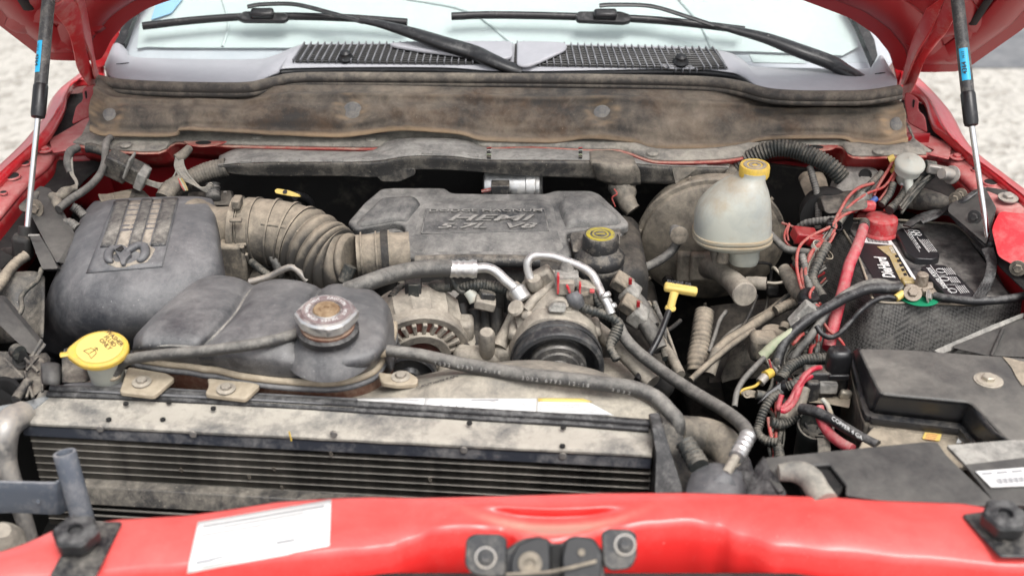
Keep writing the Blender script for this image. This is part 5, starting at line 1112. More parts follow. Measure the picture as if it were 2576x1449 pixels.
for s_, x0, y0, x1, y1 in (("7032 6793 12:18", 1090, 912, 1262, 938), ("3032 6793 12:18", 1310, 950, 1485, 970), ("3032", 1535, 978, 1590, 990)):
    n = len(s_)
    for i, ch in enumerate(s_):
        if ch == ' ': continue
        t = (i + .5) / n; x = x0 + (x1 - x0) * t; y = y0 + (y1 - y0) * t; p, nn2 = hit(bh, 'S', x, y); p2, _n = hit(bh, 'S', x + 6, y + 6 * (y1 - y0) / (x1 - x0))
        if p and p2: text("hose_print", ch, p + nn2 * .0004, p2 - p, nn2.cross(p2 - p), .0085, tx_, HS, ext=.0002)

# ================================================================ washer filler with yellow cap
WF = thing("washer_filler", Pz('S', 255, 925, 1.06), "yellow washer fluid cap reading WASHER FLUID ONLY on a pale filler neck", "washer filler")
wax = V((.08, -.38, 1)).normalized(); wc = Pz('S', 252, 880, 1.105)
lathe("filler_neck", [(.026, -.085), (.027, -.03), (.031, -.012), (.031, -.002)], wc, wax, M_tank, WF, seg=32)
wx = V((1, .25, 0)); wx = (wx - wax * wx.dot(wax)).normalized(); wy = wax.cross(wx)
rr = .0425
o_ = []
for k in range(40):
    a = 2 * math.pi * k / 40; q = rr * (1 + (.16 * max(0, math.cos(a - math.pi * .98)) ** 14))
    o_.append(wc + wx * q * math.cos(a) + wy * q * .82 * math.sin(a) + wax * .004)
YC = slab("yellow_cap", o_, -wax * .012, M_yel, WF, bevel=.003)
i_ = [wc + wx * rr * .82 * math.cos(2 * math.pi * k / 36) + wy * rr * .68 * math.sin(2 * math.pi * k / 36) + wax * .0065 for k in range(36)]
slab("cap_disc", i_, -wax * .004, M_yelc, YC, bevel=.001)
tdir = (wx * .55 - wy * .84).normalized(); udir = wax.cross(tdir)
for s_, o, sz in (("WASHER", .024, .0098), ("FLUID", .0155, .0098), ("ONLY", .007, .0098)):
    text("cap_text", s_, wc + wax * .0068 + udir * (o - .0) + wx * .003, tdir, udir, sz, M_brown, YC, ext=.0003, bold=.01)
g0_ = wc + wax * .007 - udir * .015
def gl_(pts): tube("washer_symbol", [g0_ + tdir * a * .001 + udir * b * .001 for a, b in pts], .0006, M_brown, YC, seg=5, smooth=False)
gl_([(-10, -6), (-7, 5), (0, 7), (7, 5), (10, -6), (0, -4), (-10, -6)]); gl_([(0, 12), (0, -2)]); gl_([(0, 12), (-4, 9)]); gl_([(0, 12), (4, 9)])
tube("cap_tab", [wc - wx * .044, wc - wx * .058], .006, M_yel, YC, seg=10, flat=.5)

# ================================================================ A/C pipes
AC = thing("air_conditioning_pipe", Pz('S', 1200, 680, 1.1), "thick grey hose crimped onto a bright aluminium pipe dropping to the compressor", "pipe")
cable("suction_hose", 'E', [(40, 905, 1.80), (110, 880, 1.80), (230, 835, 1.81), (400, 780, 1.83), (600, 745, 1.85), (830, 738, 1.86)], .0145, M_hose, "", parent=AC, seg=20)
q0, q1 = Py('E', 815, 742, 1.86), Py('E', 1010, 742, 1.865); ax = (q1 - q0).normalized(); ll = (q1 - q0).length
pf = [(.0135, 0), (.0155, .002)]
for k in range(4): pf += [(.0156, .004 + k * .011), (.0142, .0075 + k * .011), (.0142, .010 + k * .011), (.0156, .0135 + k * .011)]
pf += [(.0155, ll - .008), (.0165, ll - .006), (.0165, ll - .002), (.010, ll)]
lathe("crimp_collar", pf, q0, ax, M_alu, AC, seg=28)
cable("aluminium_pipe", 'E', [(1000, 738, 1.865), (1100, 735, 1.865), (1170, 765, 1.86), (1240, 830, 1.85), (1310, 890, 1.84), (1370, 965, 1.83)], .0088, M_alu, "", parent=AC, seg=20)
lathe("pipe_foot", [(.013, 0), (.0155, .003), (.0155, .024), (.012, .027)], Py('E', 1378, 985, 1.825), (Py('E', 1310, 880, 1.84) - Py('E', 1378, 985, 1.825)), M_alu, AC, seg=28)
box("foot_block", Py('E', 1350, 945, 1.85), (.045, .03, .03), M_cast, AC, rot=rz(0, 0, 40), bevel=.006)
AD = thing("discharge_pipe", Pz('S', 1400, 650, 1.1), "bright aluminium pipe looping like a handle above the compressor", "pipe")
cable("looped_pipe", 'E', [(1450, 850, 1.85), (1415, 780, 1.855), (1405, 700, 1.86), (1440, 650, 1.865), (1500, 640, 1.865), (1600, 650, 1.86), (1720, 690, 1.85), (1820, 730, 1.84), (1890, 780, 1.83), (1930, 850, 1.82), (1970, 940, 1.80), (2010, 1010, 1.79), (2040, 1080, 1.78)], .0072, M_alu, "", parent=AD, seg=18)
lathe("pipe_foot", [(.009, 0), (.0125, .002), (.0125, .016), (.009, .018)], Py('E', 1462, 880, 1.85), (-.15, 0, 1), M_cast, AD, seg=20)
box("pipe_block", Py('E', 1520, 850, 1.87), (.05, .03, .05), M_cast, AD, rot=rz(0, 0, -30), bevel=.006)
for x, y in ((1985, 925), (1995, 975), (2030, 1010)): lathe("pipe_nut", [(.008, 0), (.0098, .002), (.0098, .007), (.008, .009)], Py('E', x, y, 1.80), Py('E', 2040, 1080, 1.78) - Py('E', 1970, 940, 1.80), M_alu, AD, seg=14)

# ================================================================ compressor
CP = thing("compressor", Py('S', 1395, 800, 1.82), "tan dusty air conditioning compressor with a big black front pulley", "compressor")
pc = Py('S', 1402, 925, 1.735); ca = V((-.03, 1, .12)).normalized()
lathe("body", [(0.0516, .03), (0.0740, .04), (0.0765, .06), (0.0722, .075), (0.0688, .10), (0.0705, .14), (0.0671, .19), (0.0516, .20)], pc, ca, M_cast, CP, seg=44, mod=lambda a, i: 1 + .035 * math.cos(5 * a + .6))
for a in (20, 75, 130, 165): 
    d = V((math.cos(R(a)), 0, math.sin(R(a)))); box("body_lug", pc + ca * .075 + d * .071, (.022, .045, .02), M_cast, CP, rot=rz(0, 0, -a), bevel=.006)
patch("head_casting", [Ys('E', [(1300, 1060, 1.86), (1340, 960, 1.88), (1440, 880, 1.89), (1560, 815, 1.90), (1700, 830, 1.90), (1800, 880, 1.89), (1850, 990, 1.87)]), Ys('E', [(1310, 1110, 1.82), (1390, 1010, 1.82), (1500, 940, 1.82), (1600, 900, 1.82), (1720, 930, 1.82), (1800, 1000, 1.82), (1850, 1060, 1.82)]), Ys('E', [(1330, 1190, 1.79), (1420, 1100, 1.79), (1530, 1050, 1.79), (1620, 1030, 1.79), (1720, 1040, 1.79), (1800, 1080, 1.79), (1850, 1140, 1.79)]), Ys('E', [(1350, 1280, 1.78), (1440, 1180, 1.78), (1540, 1140, 1.775), (1640, 1130, 1.775), (1740, 1140, 1.78), (1810, 1180, 1.78), (1860, 1240, 1.78)])], M_cast, CP, nu=4, nv=4, solid=.01, bevel=.002)
tube("casting_ridge", Ys('E', [(1400, 1050, 1.80), (1460, 970, 1.81), (1560, 900, 1.83), (1620, 850, 1.86)]), .008, M_cast, CP, seg=10)
tube("casting_ridge", Ys('E', [(1560, 1020, 1.79), (1610, 985, 1.79), (1680, 985, 1.79), (1700, 1030, 1.785)]), .005, M_cast, CP, seg=8)
lathe("port_boss", [(.014, 0), (.015, .008), (.012, .012)], Py('E', 1330, 1050, 1.81), (-.4, -.5, .7), M_cast, CP, seg=20)
lathe("port_boss", [(.013, 0), (.014, .01), (.011, .02)], Py('E', 1470, 880, 1.85), (-.2, -.2, 1), M_cast, CP, seg=20)
slab("wiring_clip", Ys('E', [(1560, 1050, 1.775), (1600, 1010, 1.775), (1700, 1015, 1.775), (1690, 1075, 1.77), (1570, 1070, 1.77)]), V((0, .01, 0)), M_tr1, CP, r=.004)
M_pul = dusty("pulley_black", (.028, .029, .031), .4, dust=(.20, .19, .17), amt=.12, sc=14, bump=.15, var=.4, up=.2)
PU = lathe("pulley", [(0.0168, .04), (0.0655, .036), (0.0764, .03), (0.0781, .022), (0.0781, .018), (0.0756, .016), (0.0756, .002), (0.0781, .0), (0.0781, -.004), (0.0756, -.008), (0.0697, -.010), (0.0655, -.006), (0.0596, .012), (0.0521, .014), (0.0487, .012)], pc, ca, M_pul, CP, seg=64, cap0=False)
M_clu = dusty("clutch_steel", (.13, .125, .12), .38, dust=(.30, .28, .24), amt=.2, sc=18, bump=.1, metal=.6, var=.5, up=.2)
lathe("clutch_plate", [(0.0487, .012), (0.0491, -.002), (0.0462, -.006), (0.0378, -.007), (0.0361, -.011), (0.0252, -.012), (0.0235, -.018), (0.0101, -.019)], pc, ca, M_clu, CP, seg=48)
for a in (15, 60, 105, 150): lathe("clutch_rivet", [(0.0038, 0), (0.0034, .003), (0.0008, .004)], pc + V((math.cos(R(a)) * .041, 0, math.sin(R(a)) * .041)) - ca * .007, -ca, M_clu, CP, seg=10)
slab("belt", [pc + ca * .009 + V((.0777 * math.cos(R(a)), 0, .0777 * math.sin(R(a)))) for a in range(-20, 201, 10)] + [pc + ca * .009 + V((.0760 * math.cos(R(a)), 0, .0760 * math.sin(R(a)))) for a in range(200, -21, -10)], ca * .012, M_rub, CP, bevel=0)
# support legs around the compressor
tube("mounting_leg", Ys('E', [(1300, 1080, 1.86), (1250, 1200, 1.83), (1190, 1340, 1.80)]), [.009, .011, .014], M_cast, EN, seg=12)
tube("mounting_leg", Ys('E', [(930, 1190, 1.86), (980, 1290, 1.83), (1020, 1400, 1.80)]), [.012, .011, .010], M_cast, EN, seg=12, flat=.6)
lathe("water_pump_boss", [(.013, 0), (.014, .01), (.014, .05), (.011, .055)], Py('E', 1100, 1380, 1.80), (0, -.3, 1), M_cast, EN, seg=20)
box("pump_housing", Py('E', 1150, 1400, 1.82), (.14, .06, .05), M_cast, EN, bevel=.015, bseg=3)
box("pump_housing", Py('E', 1240, 1370, 1.82), (.05, .06, .05), M_cast, EN, bevel=.015, bseg=3)

# ================================================================ alternator
AL = thing("alternator", Py('S', 1055, 850, 1.86), "tan dusty round alternator with slotted front and copper windings showing", "alternator")
ac = Py('S', 1058, 903, 1.80); aa = V((-.18, 1, .22)).normalized(); ax_, ay_, az_ = frame(aa)
lathe("stator_body", [(.080, .028), (.086, .032), (.089, .045), (.089, .085), (.084, .10), (.06, .12)], ac, aa, M_cast, AL, seg=72, mod=lambda a, i: 1 + (.04 if (math.sin(a * 18) > .3 and i in (1, 2, 3)) else 0), sharp=25)
M_cop = dusty("copper_winding", (.20, .075, .06), .5, dust=(.32, .22, .18), amt=.3, sc=40, bump=1, var=.8, bsc=200)
lathe("copper_windings", [(.04, .016), (.078, .014), (.078, .05)], ac, aa, M_cop, AL, seg=40)
lathe("front_shoulder", [(.085, .010), (.0885, .014), (.0885, .032), (.085, .036)], ac, aa, M_cast, AL, seg=60, cap0=False, cap1=False)
def ringseg(r0, r1, h0, h1, a0, a1, n, mat, name, parent):
    vs = []; fs = []
    for i in range(n + 1):
        a = a0 + (a1 - a0) * i / n; d = ax_ * math.cos(a) + ay_ * math.sin(a)
        vs += [ac + d * r0 + aa * h0, ac + d * r1 + aa * h0, ac + d * r1 + aa * h1, ac + d * r0 + aa * h1]
    for i in range(n):
        b = i * 4
        for k in range(4): fs.append((b + k, b + (k + 1) % 4, b + 4 + (k + 1) % 4, b + 4 + k))
    fs += [(3, 2, 1, 0), (n * 4, n * 4 + 1, n * 4 + 2, n * 4 + 3)]
    return OB(name, vs, fs, mat, parent, sharp=40, bevel=.0015)
ringseg(.0725, .0855, .010, .038, 0, 2 * math.pi * .999, 48, M_cast, "front_outer_ring", AL)
ringseg(.036, .053, .000, .012, 0, 2 * math.pi * .999, 40, M_cast, "front_inner_ring", AL)
for k in range(24):
    a = 2 * math.pi * (k + .5) / 24; ringseg(.051, .074, .004, .016, a - .055, a + .055, 2, M_cast, "vent_spoke", AL)
lathe("alternator_pulley", [(0.0092, -.03), (0.0231, -.03), (0.0246, -.026), (0.0216, -.015), (0.0246, -.004), (0.0231, 0)], ac, aa, M_dirt, AL, seg=32)
box("mounting_ear", ac + ax_ * -.08 + aa * .03 + V((0, 0, .03)), (.035, .04, .04), M_cast, AL, bevel=.008)
lathe("rear_cap", [(0.0539, .10), (0.0501, .135), (0.0231, .14)], ac, aa, M_cast, AL, seg=32)
# idler pulley peeking under the hose
lathe("idler_pulley", [(.02, .01), (.034, .008), (.042, .006), (.044, 0), (.044, -.012), (.040, -.014), (.034, -.008), (.018, -.008), (.014, -.016), (.006, -.017)], Py('S', 1032, 935, 1.72), (0, 1, .2), M_pul, EN, seg=40)

# conduits and connectors above the alternator
CN = thing("engine_harness", Py('S', 1150, 725, 1.88), "ribbed wiring conduit with dusty connectors above the alternator", "wiring harness")
cable("ribbed_conduit", 'E', [(850, 860, 1.88), (900, 870, 1.875), (1000, 862, 1.87), (1100, 865, 1.87), (1200, 885, 1.865), (1290, 912, 1.86)], .0095, M_cond, "", parent=CN, rib=(.0055, .09), seg=14)
cable("ribbed_conduit", 'E', [(380, 960, 1.85), (410, 920, 1.86), (450, 885, 1.87), (500, 870, 1.88)], .0075, M_cond, "", parent=CN, rib=(.006, .09))
tube("boot_plug", Ys('E', [(590, 875, 1.885), (680, 875, 1.883), (700, 875, 1.88), (830, 872, 1.875)]), [.007, .008, .011, .010], M_cond, CN, seg=14, n=3)
box("connector", Py('E', 545, 905, 1.86), (.028, .025, .038), M_plasd, CN, bevel=.003); box("connector_face", Py('E', 545, 912, 1.842), (.018, .004, .026), M_cond, CN, bevel=.001)
box("connector", Py('E', 1090, 960, 1.86), (.026, .028, .030), M_plasd, CN, rot=rz(15, 0, 12), bevel=.003)
box("connector_body", Py('E', 1085, 1000, 1.85), (.036, .025, .018), M_cast, CN, rot=rz(0, 0, 15), bevel=.003)
tube("sensor_body", Ys('E', [(960, 905, 1.87), (990, 950, 1.865), (1010, 990, 1.86)]), .0105, M_tank, CN, seg=14)
tube("clip_rope", Ys('E', [(830, 800, 1.875), (850, 850, 1.87), (890, 905, 1.868), (930, 915, 1.868)]), .005, M_cond, CN, seg=8)
box("clip", Py('E', 885, 820, 1.875), (.048, .012, .02), M_plasd, CN, bevel=.003)
# coils / intake runner details in the dark between alternator and compressor
for i, (x, y) in enumerate(((915, 1060), (1005, 1110), (1080, 1120), (1170, 1090))):
    tube("bolt_post", Ys('E', [(x, y - 60, 1.88), (x + 3, y + 30, 1.87), (x + 5, y + 120, 1.86)]), .010 + .002 * (i % 2), M_dirt, EN, seg=12)
lathe("thermostat_flange", [(.055, -.02), (.06, -.01), (.06, 0), (.05, .004)], Py('E', 1060, 1200, 1.86), (0, -.2, 1), M_dirt, EN, seg=32)
# ================================================================ brake booster and master cylinder
BB = thing("brake_booster", Py('S', 1790, 620, 2.22), "large round tan and black brake booster drum behind the pale fluid reservoir", "brake booster")
M_boo = dusty("booster_shell", (.035, .034, .033), .42, dust=(.42, .365, .285), amt=.66, sc=4.5, bump=.2, var=1.0, up=.3)
bc = Py('S', 1788, 618, 2.20); ba = V((.06, 1, .18)).normalized()
lathe("drum", [(.03, -.035), (.06, -.034), (.085, -.022), (.105, -.010), (.128, -.004), (.138, .004), (.140, .012), (.1475, .014), (.1495, .019), (.1475, .024), (.143, .026), (.140, .05), (.12, .09), (.08, .11)], bc, ba, M_boo, BB, seg=72)
for k in range(0): pass
for a in (0, 40, 110, 170, 215, 270, 320):
    d = V((math.cos(R(a)), 0, math.sin(R(a)))); box("crimp_tab", bc + d * .146 + ba * .012, (.010, .006, .006), M_boo, BB, rot=rz(0, 0, -a), bevel=.001)
box("drum_boss", bc + V((-.045, -.03, -.03)), (.05, .02, .07), M_boo, BB, bevel=.008)
for dx, dz in ((-.085, -.06), (.07, .05)): lathe("mount_nut", [(.012, 0), (.012, .01), (.006, .011), (.006, .02)], bc + V((dx, -.03, dz)), -ba, M_dirt, BB, seg=6)
# check valve and vacuum hose
tube("check_valve", Ys('F', [(-60, 445, 2.13), (-45, 470, 2.10), (-20, 485, 2.085)]), [.010, .014, .0165], M_tr1, BB, seg=20)
lathe("valve_face", [(.0165, 0), (.0172, .004), (.0145, .006), (.004, .0065)], Py('F', -25, 490, 2.08), (-.1, -1, .35), M_boot, BB, seg=28)
cable("vacuum_hose", 'E', [(2545, 530, 2.10), (2480, 620, 2.085), (2380, 690, 2.07), (2260, 740, 2.05), (2140, 745, 2.04), (2060, 720, 2.03)], .0086, M_hose, "", parent=BB, seg=14)
MC = thing("master_cylinder", Py('F', 420, 830, 2.02), "tan dusty cast brake master cylinder pointing forward under the pale reservoir", "master cylinder")
tube("cylinder_body", Ys('F', [(180, 700, 2.17), (280, 760, 2.10), (370, 830, 2.04), (440, 900, 1.985), (462, 930, 1.965)]), [.030, .021, .020, .0225, .0225], M_cast, MC, seg=28)
lathe("end_plug", [(.023, 0), (.023, .003), (.021, .005), (.002, .0065)], Py('F', 463, 931, 1.962), Py('F', 463, 931, 1.962) - Py('F', 370, 830, 2.04), M_cast, MC, seg=32)
tube("side_port", Ys('F', [(480, 850, 2.02), (560, 848, 2.01), (632, 852, 2.005)]), [.0125, .0125, .012], M_cast, MC, seg=6, smooth=False)
tube("upper_port", Ys('F', [(250, 560, 2.13), (300, 690, 2.08)]), [.016, .018], M_cast, MC, seg=16, smooth=False)
cable("brake_line", 'F', [(640, 845, 2.0), (700, 850, 1.995), (762, 838, 1.995), (768, 820, 2.0), (700, 740, 2.02), (680, 735, 2.03)], .003, M_zinc, "", parent=MC, seg=8)
cable("brake_line", 'F', [(500, 720, 2.08), (540, 695, 2.07), (640, 700, 2.07), (668, 730, 2.07), (660, 860, 2.06), (620, 1080, 2.0)], .003, M_dirt, "", parent=MC, seg=8)
box("line_fitting", Py('F', 675, 895, 2.03), (.022, .02, .02), M_dirt, MC, bevel=.003)
box("mount_flange", Py('F', 150, 720, 2.15), (.05, .02, .06), M_boo, MC, bevel=.006)
# reservoir
RV = thing("brake_fluid_reservoir", Py('F', 380, 300, 2.08), "cloudy off-white brake fluid reservoir with a yellow screw cap", "fluid reservoir")
def oval(c, rx, ry, ax, n=40, pw=2.6):
    x, y, z = frame(ax); out = []
    for k in range(n):
        a = 2 * math.pi * k / n; ca_, sa = math.cos(a), math.sin(a); f = (abs(ca_) ** pw + abs(sa) ** pw) ** (-1 / pw); out.append(c + x * rx * f * ca_ + y * ry * f * sa)
    return out
def loft(name, rings, mat, parent, **k):
    n = len(rings[0]); vs = [p for r_ in rings for p in r_]; fs = [(j * n + i, j * n + (i + 1) % n, (j + 1) * n + (i + 1) % n, (j + 1) * n + i) for j in range(len(rings) - 1) for i in range(n)]
    fs += [tuple(range(n - 1, -1, -1)), tuple((len(rings) - 1) * n + i for i in range(n))]
    return OB(name, vs, fs, mat, parent, sharp=50, **k)
Y0 = 2.07
def rg(px, py, wpx, dep, yy=Y0, tilt=(0, .05, 1)):
    c = Py('F', px, py, yy); return oval(c, pxm(c, wpx / 3), dep, V(tilt).normalized())
M_seam = dusty('stained_seam', (.36, .34, .27), .5, dust=(.34, .27, .18), amt=.45, sc=10, bump=.1, var=.8)
loft("tank_body", [rg(455, 680, 105, .030), rg(455, 640, 120, .034), rg(440, 560, 140, .036), rg(395, 555, 190, .045), rg(375, 530, 260, .056), rg(368, 500, 283, .060), rg(370, 480, 287, .061), rg(378, 400, 287, .062), rg(379, 330, 285, .061), rg(392, 255, 268, .060), rg(416, 195, 238, .057), rg(443, 140, 200, .051), rg(470, 92, 156, .043), rg(500, 58, 118, .035), rg(530, 38, 98, .030), rg(535, 22, 96, .029), rg(536, 0, 94, .029)], M_tank, RV)
loft("seam_flange", [rg(372, 505, 286, .062), rg(372, 500, 296, .066), rg(373, 485, 298, .067), rg(374, 478, 290, .063)], M_seam, RV)
loft("seam_flange", [rg(374, 470, 288, .062), rg(374, 465, 297, .066), rg(375, 450, 297, .066), rg(376, 446, 288, .062)], M_seam, RV)
cp0 = Py('C', 536, 1330, Y0); cax_ = V((0, -.03, 1)).normalized(); rc = pxm(cp0, 37.5)
lathe("screw_cap", [(rc * .96, 0), (rc * 1.01, .003), (rc * 1.01, .006), (rc, .008), (rc, .020), (rc * .96, .023), (rc * .85, .0235), (rc * .83, .0225), (rc * .3, .0222)], cp0, cax_, M_yel, RV, seg=96, mod=lambda a, i: 1 + (.022 if (math.sin(a * 24) > .2 and 3 <= i <= 4) else 0), cap0=False)
lathe("cap_label_ring", [(rc * .78, .0226), (rc * .76, .0234), (rc * .55, .0234), (rc * .53, .0226)], cp0, cax_, M_boot, RV, seg=40, cap0=False, cap1=False)
lathe("cap_label_ring", [(rc * .42, .0224), (rc * .4, .0232), (rc * .2, .0232), (rc * .18, .0224)], cp0, cax_, M_boot, RV, seg=40, cap0=False, cap1=False)
tube("reservoir_latch", Ys('F', [(290, 580, 2.04), (305, 620, 2.03), (295, 680, 2.03)]), [.012, .011, .012], M_boot, RV, seg=12)
cable("low_level_tube", 'F', [(650, 470, 2.06), (700, 520, 2.05), (780, 590, 2.03), (900, 610, 2.02), (1060, 630, 2.0)], .0068, M_hose, "", parent=RV, seg=12)

# ================================================================ power steering reservoir (round, black)
PS = thing("power_steering_reservoir", Py('E', 1960, 660, 1.99), "round black pump reservoir with faded yellow ring printed on its cap, beside the engine cover", "fluid reservoir")
pp = Py('E', 1945, 740, 1.985); pax = V((0, -.02, 1))
lathe("pot", [(.030, -.10), (.039, -.06), (.041, -.01), (.045, 0), (.045, .010), (.043, .013), (.0455, .017), (.0455, .026), (.044, .032), (.036, .040), (.032, .044)], pp, pax, M_plasd, PS, seg=48)
KN = lathe("knob_cap", [(.0315, .036), (.0325, .044), (.0315, .066), (.029, .0705), (.005, .071)], pp, pax, M_plasd, PS, seg=48, mod=lambda a, i: 1 + (.05 if math.sin(a * 3 + 1) > .6 and i < 4 else 0))
M_yfade = dusty("faded_yellow_print", (.42, .34, .02), .5, dust=(.2, .18, .12), amt=.3, sc=60, bump=0, var=1.0, up=0)
for r0, r1 in ((.026, .019), (.015, .012)): lathe("yellow_print_ring", [(r0, .0705), (r0 * .99, .0717), (r1, .0717), (r1 * .98, .0705)], pp, pax, M_yfade, KN, seg=40, cap0=False, cap1=False)
box("yellow_print_bar", pp + pax * .0717, (.016, .004, .0006), M_yfade, KN, bevel=0)
cable("return_hose", 'E', [(2120, 760, 1.98), (2200, 830, 1.98), (2230, 920, 1.96), (2220, 960, 1.95)], .0075, M_cond, "", parent=PS)

# ================================================================ engine dipstick
DS = thing("oil_dipstick", Py('S', 1690, 745, 1.86), "yellow T-handled oil dipstick standing in a black tube in front of the booster", "dipstick")
hp = plane(Py('E', 2560, 900, 1.86), (.1, -.45, .9))
box("t_handle", Py('F', -15, 895, 1.86), (.058, .015, .014), M_yelc, DS, rot=rz(-6, 20, 10), bevel=.004)
text("handle_print", "ENGINE OIL", Py('F', -25, 868, 1.853) + V((0, -.002, .006)), V((1, -.08, -.12)), V((0, .6, .5)), .008, M_ink, DS, ext=.0002)
tube("handle_stem", Ys('E', [(2515, 915, 1.858), (2500, 970, 1.852), (2485, 1030, 1.847)]), [.008, .0072, .0072], M_yelc, DS, seg=12)
lathe("stem_collar", [(.0085, 0), (.0095, .002), (.0095, .005), (.008, .007)], Py('E', 2486, 1025, 1.847), (-.1, -.1, -1), M_yelc, DS, seg=20)
tube("dipstick_tube", Ys('E', [(2482, 1035, 1.846), (2400, 1250, 1.80), (2320, 1400, 1.77), (2230, 1580, 1.72)]), .0056, M_black, DS, seg=14)

# ================================================================ battery in its sleeve
BT = thing("battery", Py('S', 2300, 680, 2.0), "black car battery with white and gold label, two vent caps and red terminal cover", "battery")
zb = 1.035
bp_ = [(1190, 395), (1300, 375), (1700, 385), (2050, 440), (2260, 590), (2560, 900), (2480, 990), (2200, 1000), (1450, 985), (1340, 640)]
tp_ = Zs('F', [(1215, 400, zb), (2080, 395, zb), (2480, 945, zb), (1445, 985, zb)])
SB = slab("battery_case", [p for p in tp_], V((0, 0, -.19)), M_batt, BT, r=.008, bevel=.004)
bB = bvh(SB)
pb_ = (V((0, 0, zb)), V((0, 0, 1)))
slab("lid_step", Ps('F', [(1215, 402), (1620, 398), (1660, 440), (1560, 505), (1290, 505)], pb_, .001), V((0, 0, .004)), M_batt, BT, r=.003)
LBL = slab("battery_label", Ps('F', [(1345, 505), (1575, 530), (1765, 822), (1455, 838), (1335, 640)], pb_, .0008), V((0, 0, .0008)), M_labb, BT, r=.002, bevel=0)
def on(pts, mat, name, off=.002, th=.0006, par=LBL, r=0): return slab(name, Ps('F', pts, pb_, off), V((0, 0, th)), mat, par, r=r, bevel=0)
on([(1345, 506), (1572, 528), (1600, 566), (1375, 545)], M_label, "label_white_band")
on([(1580, 560), (1602, 566), (1762, 820), (1738, 822)], M_label, "label_white_band")
on([(1465, 575), (1578, 566), (1715, 818), (1640, 822), (1600, 740), (1560, 650)], M_gold, "label_gold_band")
for i in range(17):
    x = 1390 + i * 9.5; on([(x, 512 + i * .9), (x + (3 if i % 3 else 5), 512 + i * .9), (x + 12 + (3 if i % 3 else 5), 538 + i * .9), (x + 12, 538 + i * .9)], M_ink, "bar_code_line", off=.0028)
def txtF(name, s_, x0, y0, x1, y1, h, mat, par, off=.0035, **k):
    a_, b_ = Pp('F', x0, y0, pb_, off), Pp('F', x1, y1, pb_, off); d = b_ - a_
    return text(name, s_, (a_ + b_) / 2, d, V((-d.y, d.x, 0)), h, mat, par, ext=.0004, width=d.length, **k)
txtF("label_word", "DieHard", 1566, 812, 1492, 655, .030, M_label, LBL, bold=.03, shear=.15)
txtF("label_word", "GOLD", 1596, 625, 1572, 580, .010, M_label, LBL)
for i in range(5): on([(1600 + i * 16, 640 + i * 34), (1622 + i * 16, 636 + i * 34), (1630 + i * 16, 655 + i * 34), (1608 + i * 16, 658 + i * 34)], M_labb, "label_small_print", off=.0028)
# vent caps
def vcap(pts, n):
    P_ = Ps('F', pts, pb_, .013); return slab("vent_cap", P_, V((0, 0, -.013)), M_labb, BT, r=.006, bevel=.0015, taper=.001)
v1 = vcap([(1608, 455), (1650, 430), (1790, 435), (1935, 620), (1940, 650), (1890, 668), (1760, 660), (1690, 615)], 0)
v2 = vcap([(1795, 725), (1860, 705), (1980, 712), (2080, 790), (2215, 930), (2180, 955), (1990, 935), (1960, 905)], 0)
pv_ = (V((0, 0, zb + .0132)), V((0, 0, 1)))
def strip(par, x0, y0, x1, y1, w_, mat=M_label, name="print_line"):
    a_, b_ = Pp('F', x0, y0, pv_), Pp('F', x1, y1, pv_); d = (b_ - a_).normalized(); n_ = V((-d.y, d.x, 0)) * w_
    return OB(name, [a_ - n_, b_ - n_, b_ + n_, a_ + n_], [(0, 1, 2, 3)], mat, par, smooth=False)
def lines(par, o0, o1, u, n, gap, fr_, w_=.0007):
    # n rows of small print between the points o0 -> o1, each running along u
    gs = []
    for i in range(n):
        t = i / max(1, n - 1); x = o0[0] + (o1[0] - o0[0]) * t; y = o0[1] + (o1[1] - o0[1]) * t
        a_ = 0; rr_ = random.Random(i + n)
        while a_ < 1:
            l = rr_.uniform(.06, .16); b_ = min(1, a_ + l); p, q = Pp('F', x + u[0] * a_, y + u[1] * a_, pv_), Pp('F', x + u[0] * b_, y + u[1] * b_, pv_)
            d = (q - p).normalized(); n_ = V((-d.y, d.x, 0)) * w_; gs.append(([p - n_, q - n_, q + n_, p + n_], [(0, 1, 2, 3)])); a_ = b_ + .03
    vs, fs = join(*gs); return OB("small_print", vs, fs, M_label, par, smooth=False, kind="stuff")
strip(v1, 1668, 440, 1790, 612, .0006); strip(v1, 1768, 500, 1860, 618, .0006)
lines(v1, (1678, 450), (1702, 448), (95, 140), 3, 0, 1); lines(v1, (1795, 520), (1850, 520), (70, 92), 5, 0, 1)
def ringmark(par, x, y, r_):
    c = Pp('F', x, y, pv_); tube("warning_symbol", [c + V((r_ * math.cos(k * math.pi / 8), r_ * math.sin(k * math.pi / 8), 0)) for k in range(17)], .0006, M_label, par, seg=4, n=1, caps=False)
for x, y in ((1722, 455), (1745, 478), (1765, 462), (1780, 480)): ringmark(v1, x, y, .0055)
strip(v2, 1868, 712, 2030, 925, .0006); strip(v2, 1940, 790, 2000, 788, .0005); strip(v2, 1990, 860, 2080, 860, .0005)
def txtV(s_, x0, y0, x1, y1, h, par):
    a_, b_ = Pp('F', x0, y0, pv_), Pp('F', x1, y1, pv_); d = b_ - a_
    return text("cap_warning", s_, (a_ + b_) / 2, d, V((-d.y, d.x, 0)), h, M_label, par, ext=.0003, width=d.length, bold=.01)
txtV("DANGER / POISON", 1985, 888, 1855, 735, .012, v2)
lines(v2, (1960, 735), (2020, 735), (40, 50), 5, 0, 1); lines(v2, (2000, 800), (2060, 800), (36, 46), 5, 0, 1); lines(v2, (2060, 870), (2120, 865), (44, 56), 5, 0, 1)
for x, y in ((1945, 755), (1975, 815), (2035, 905)): ringmark(v2, x, y, .0075)
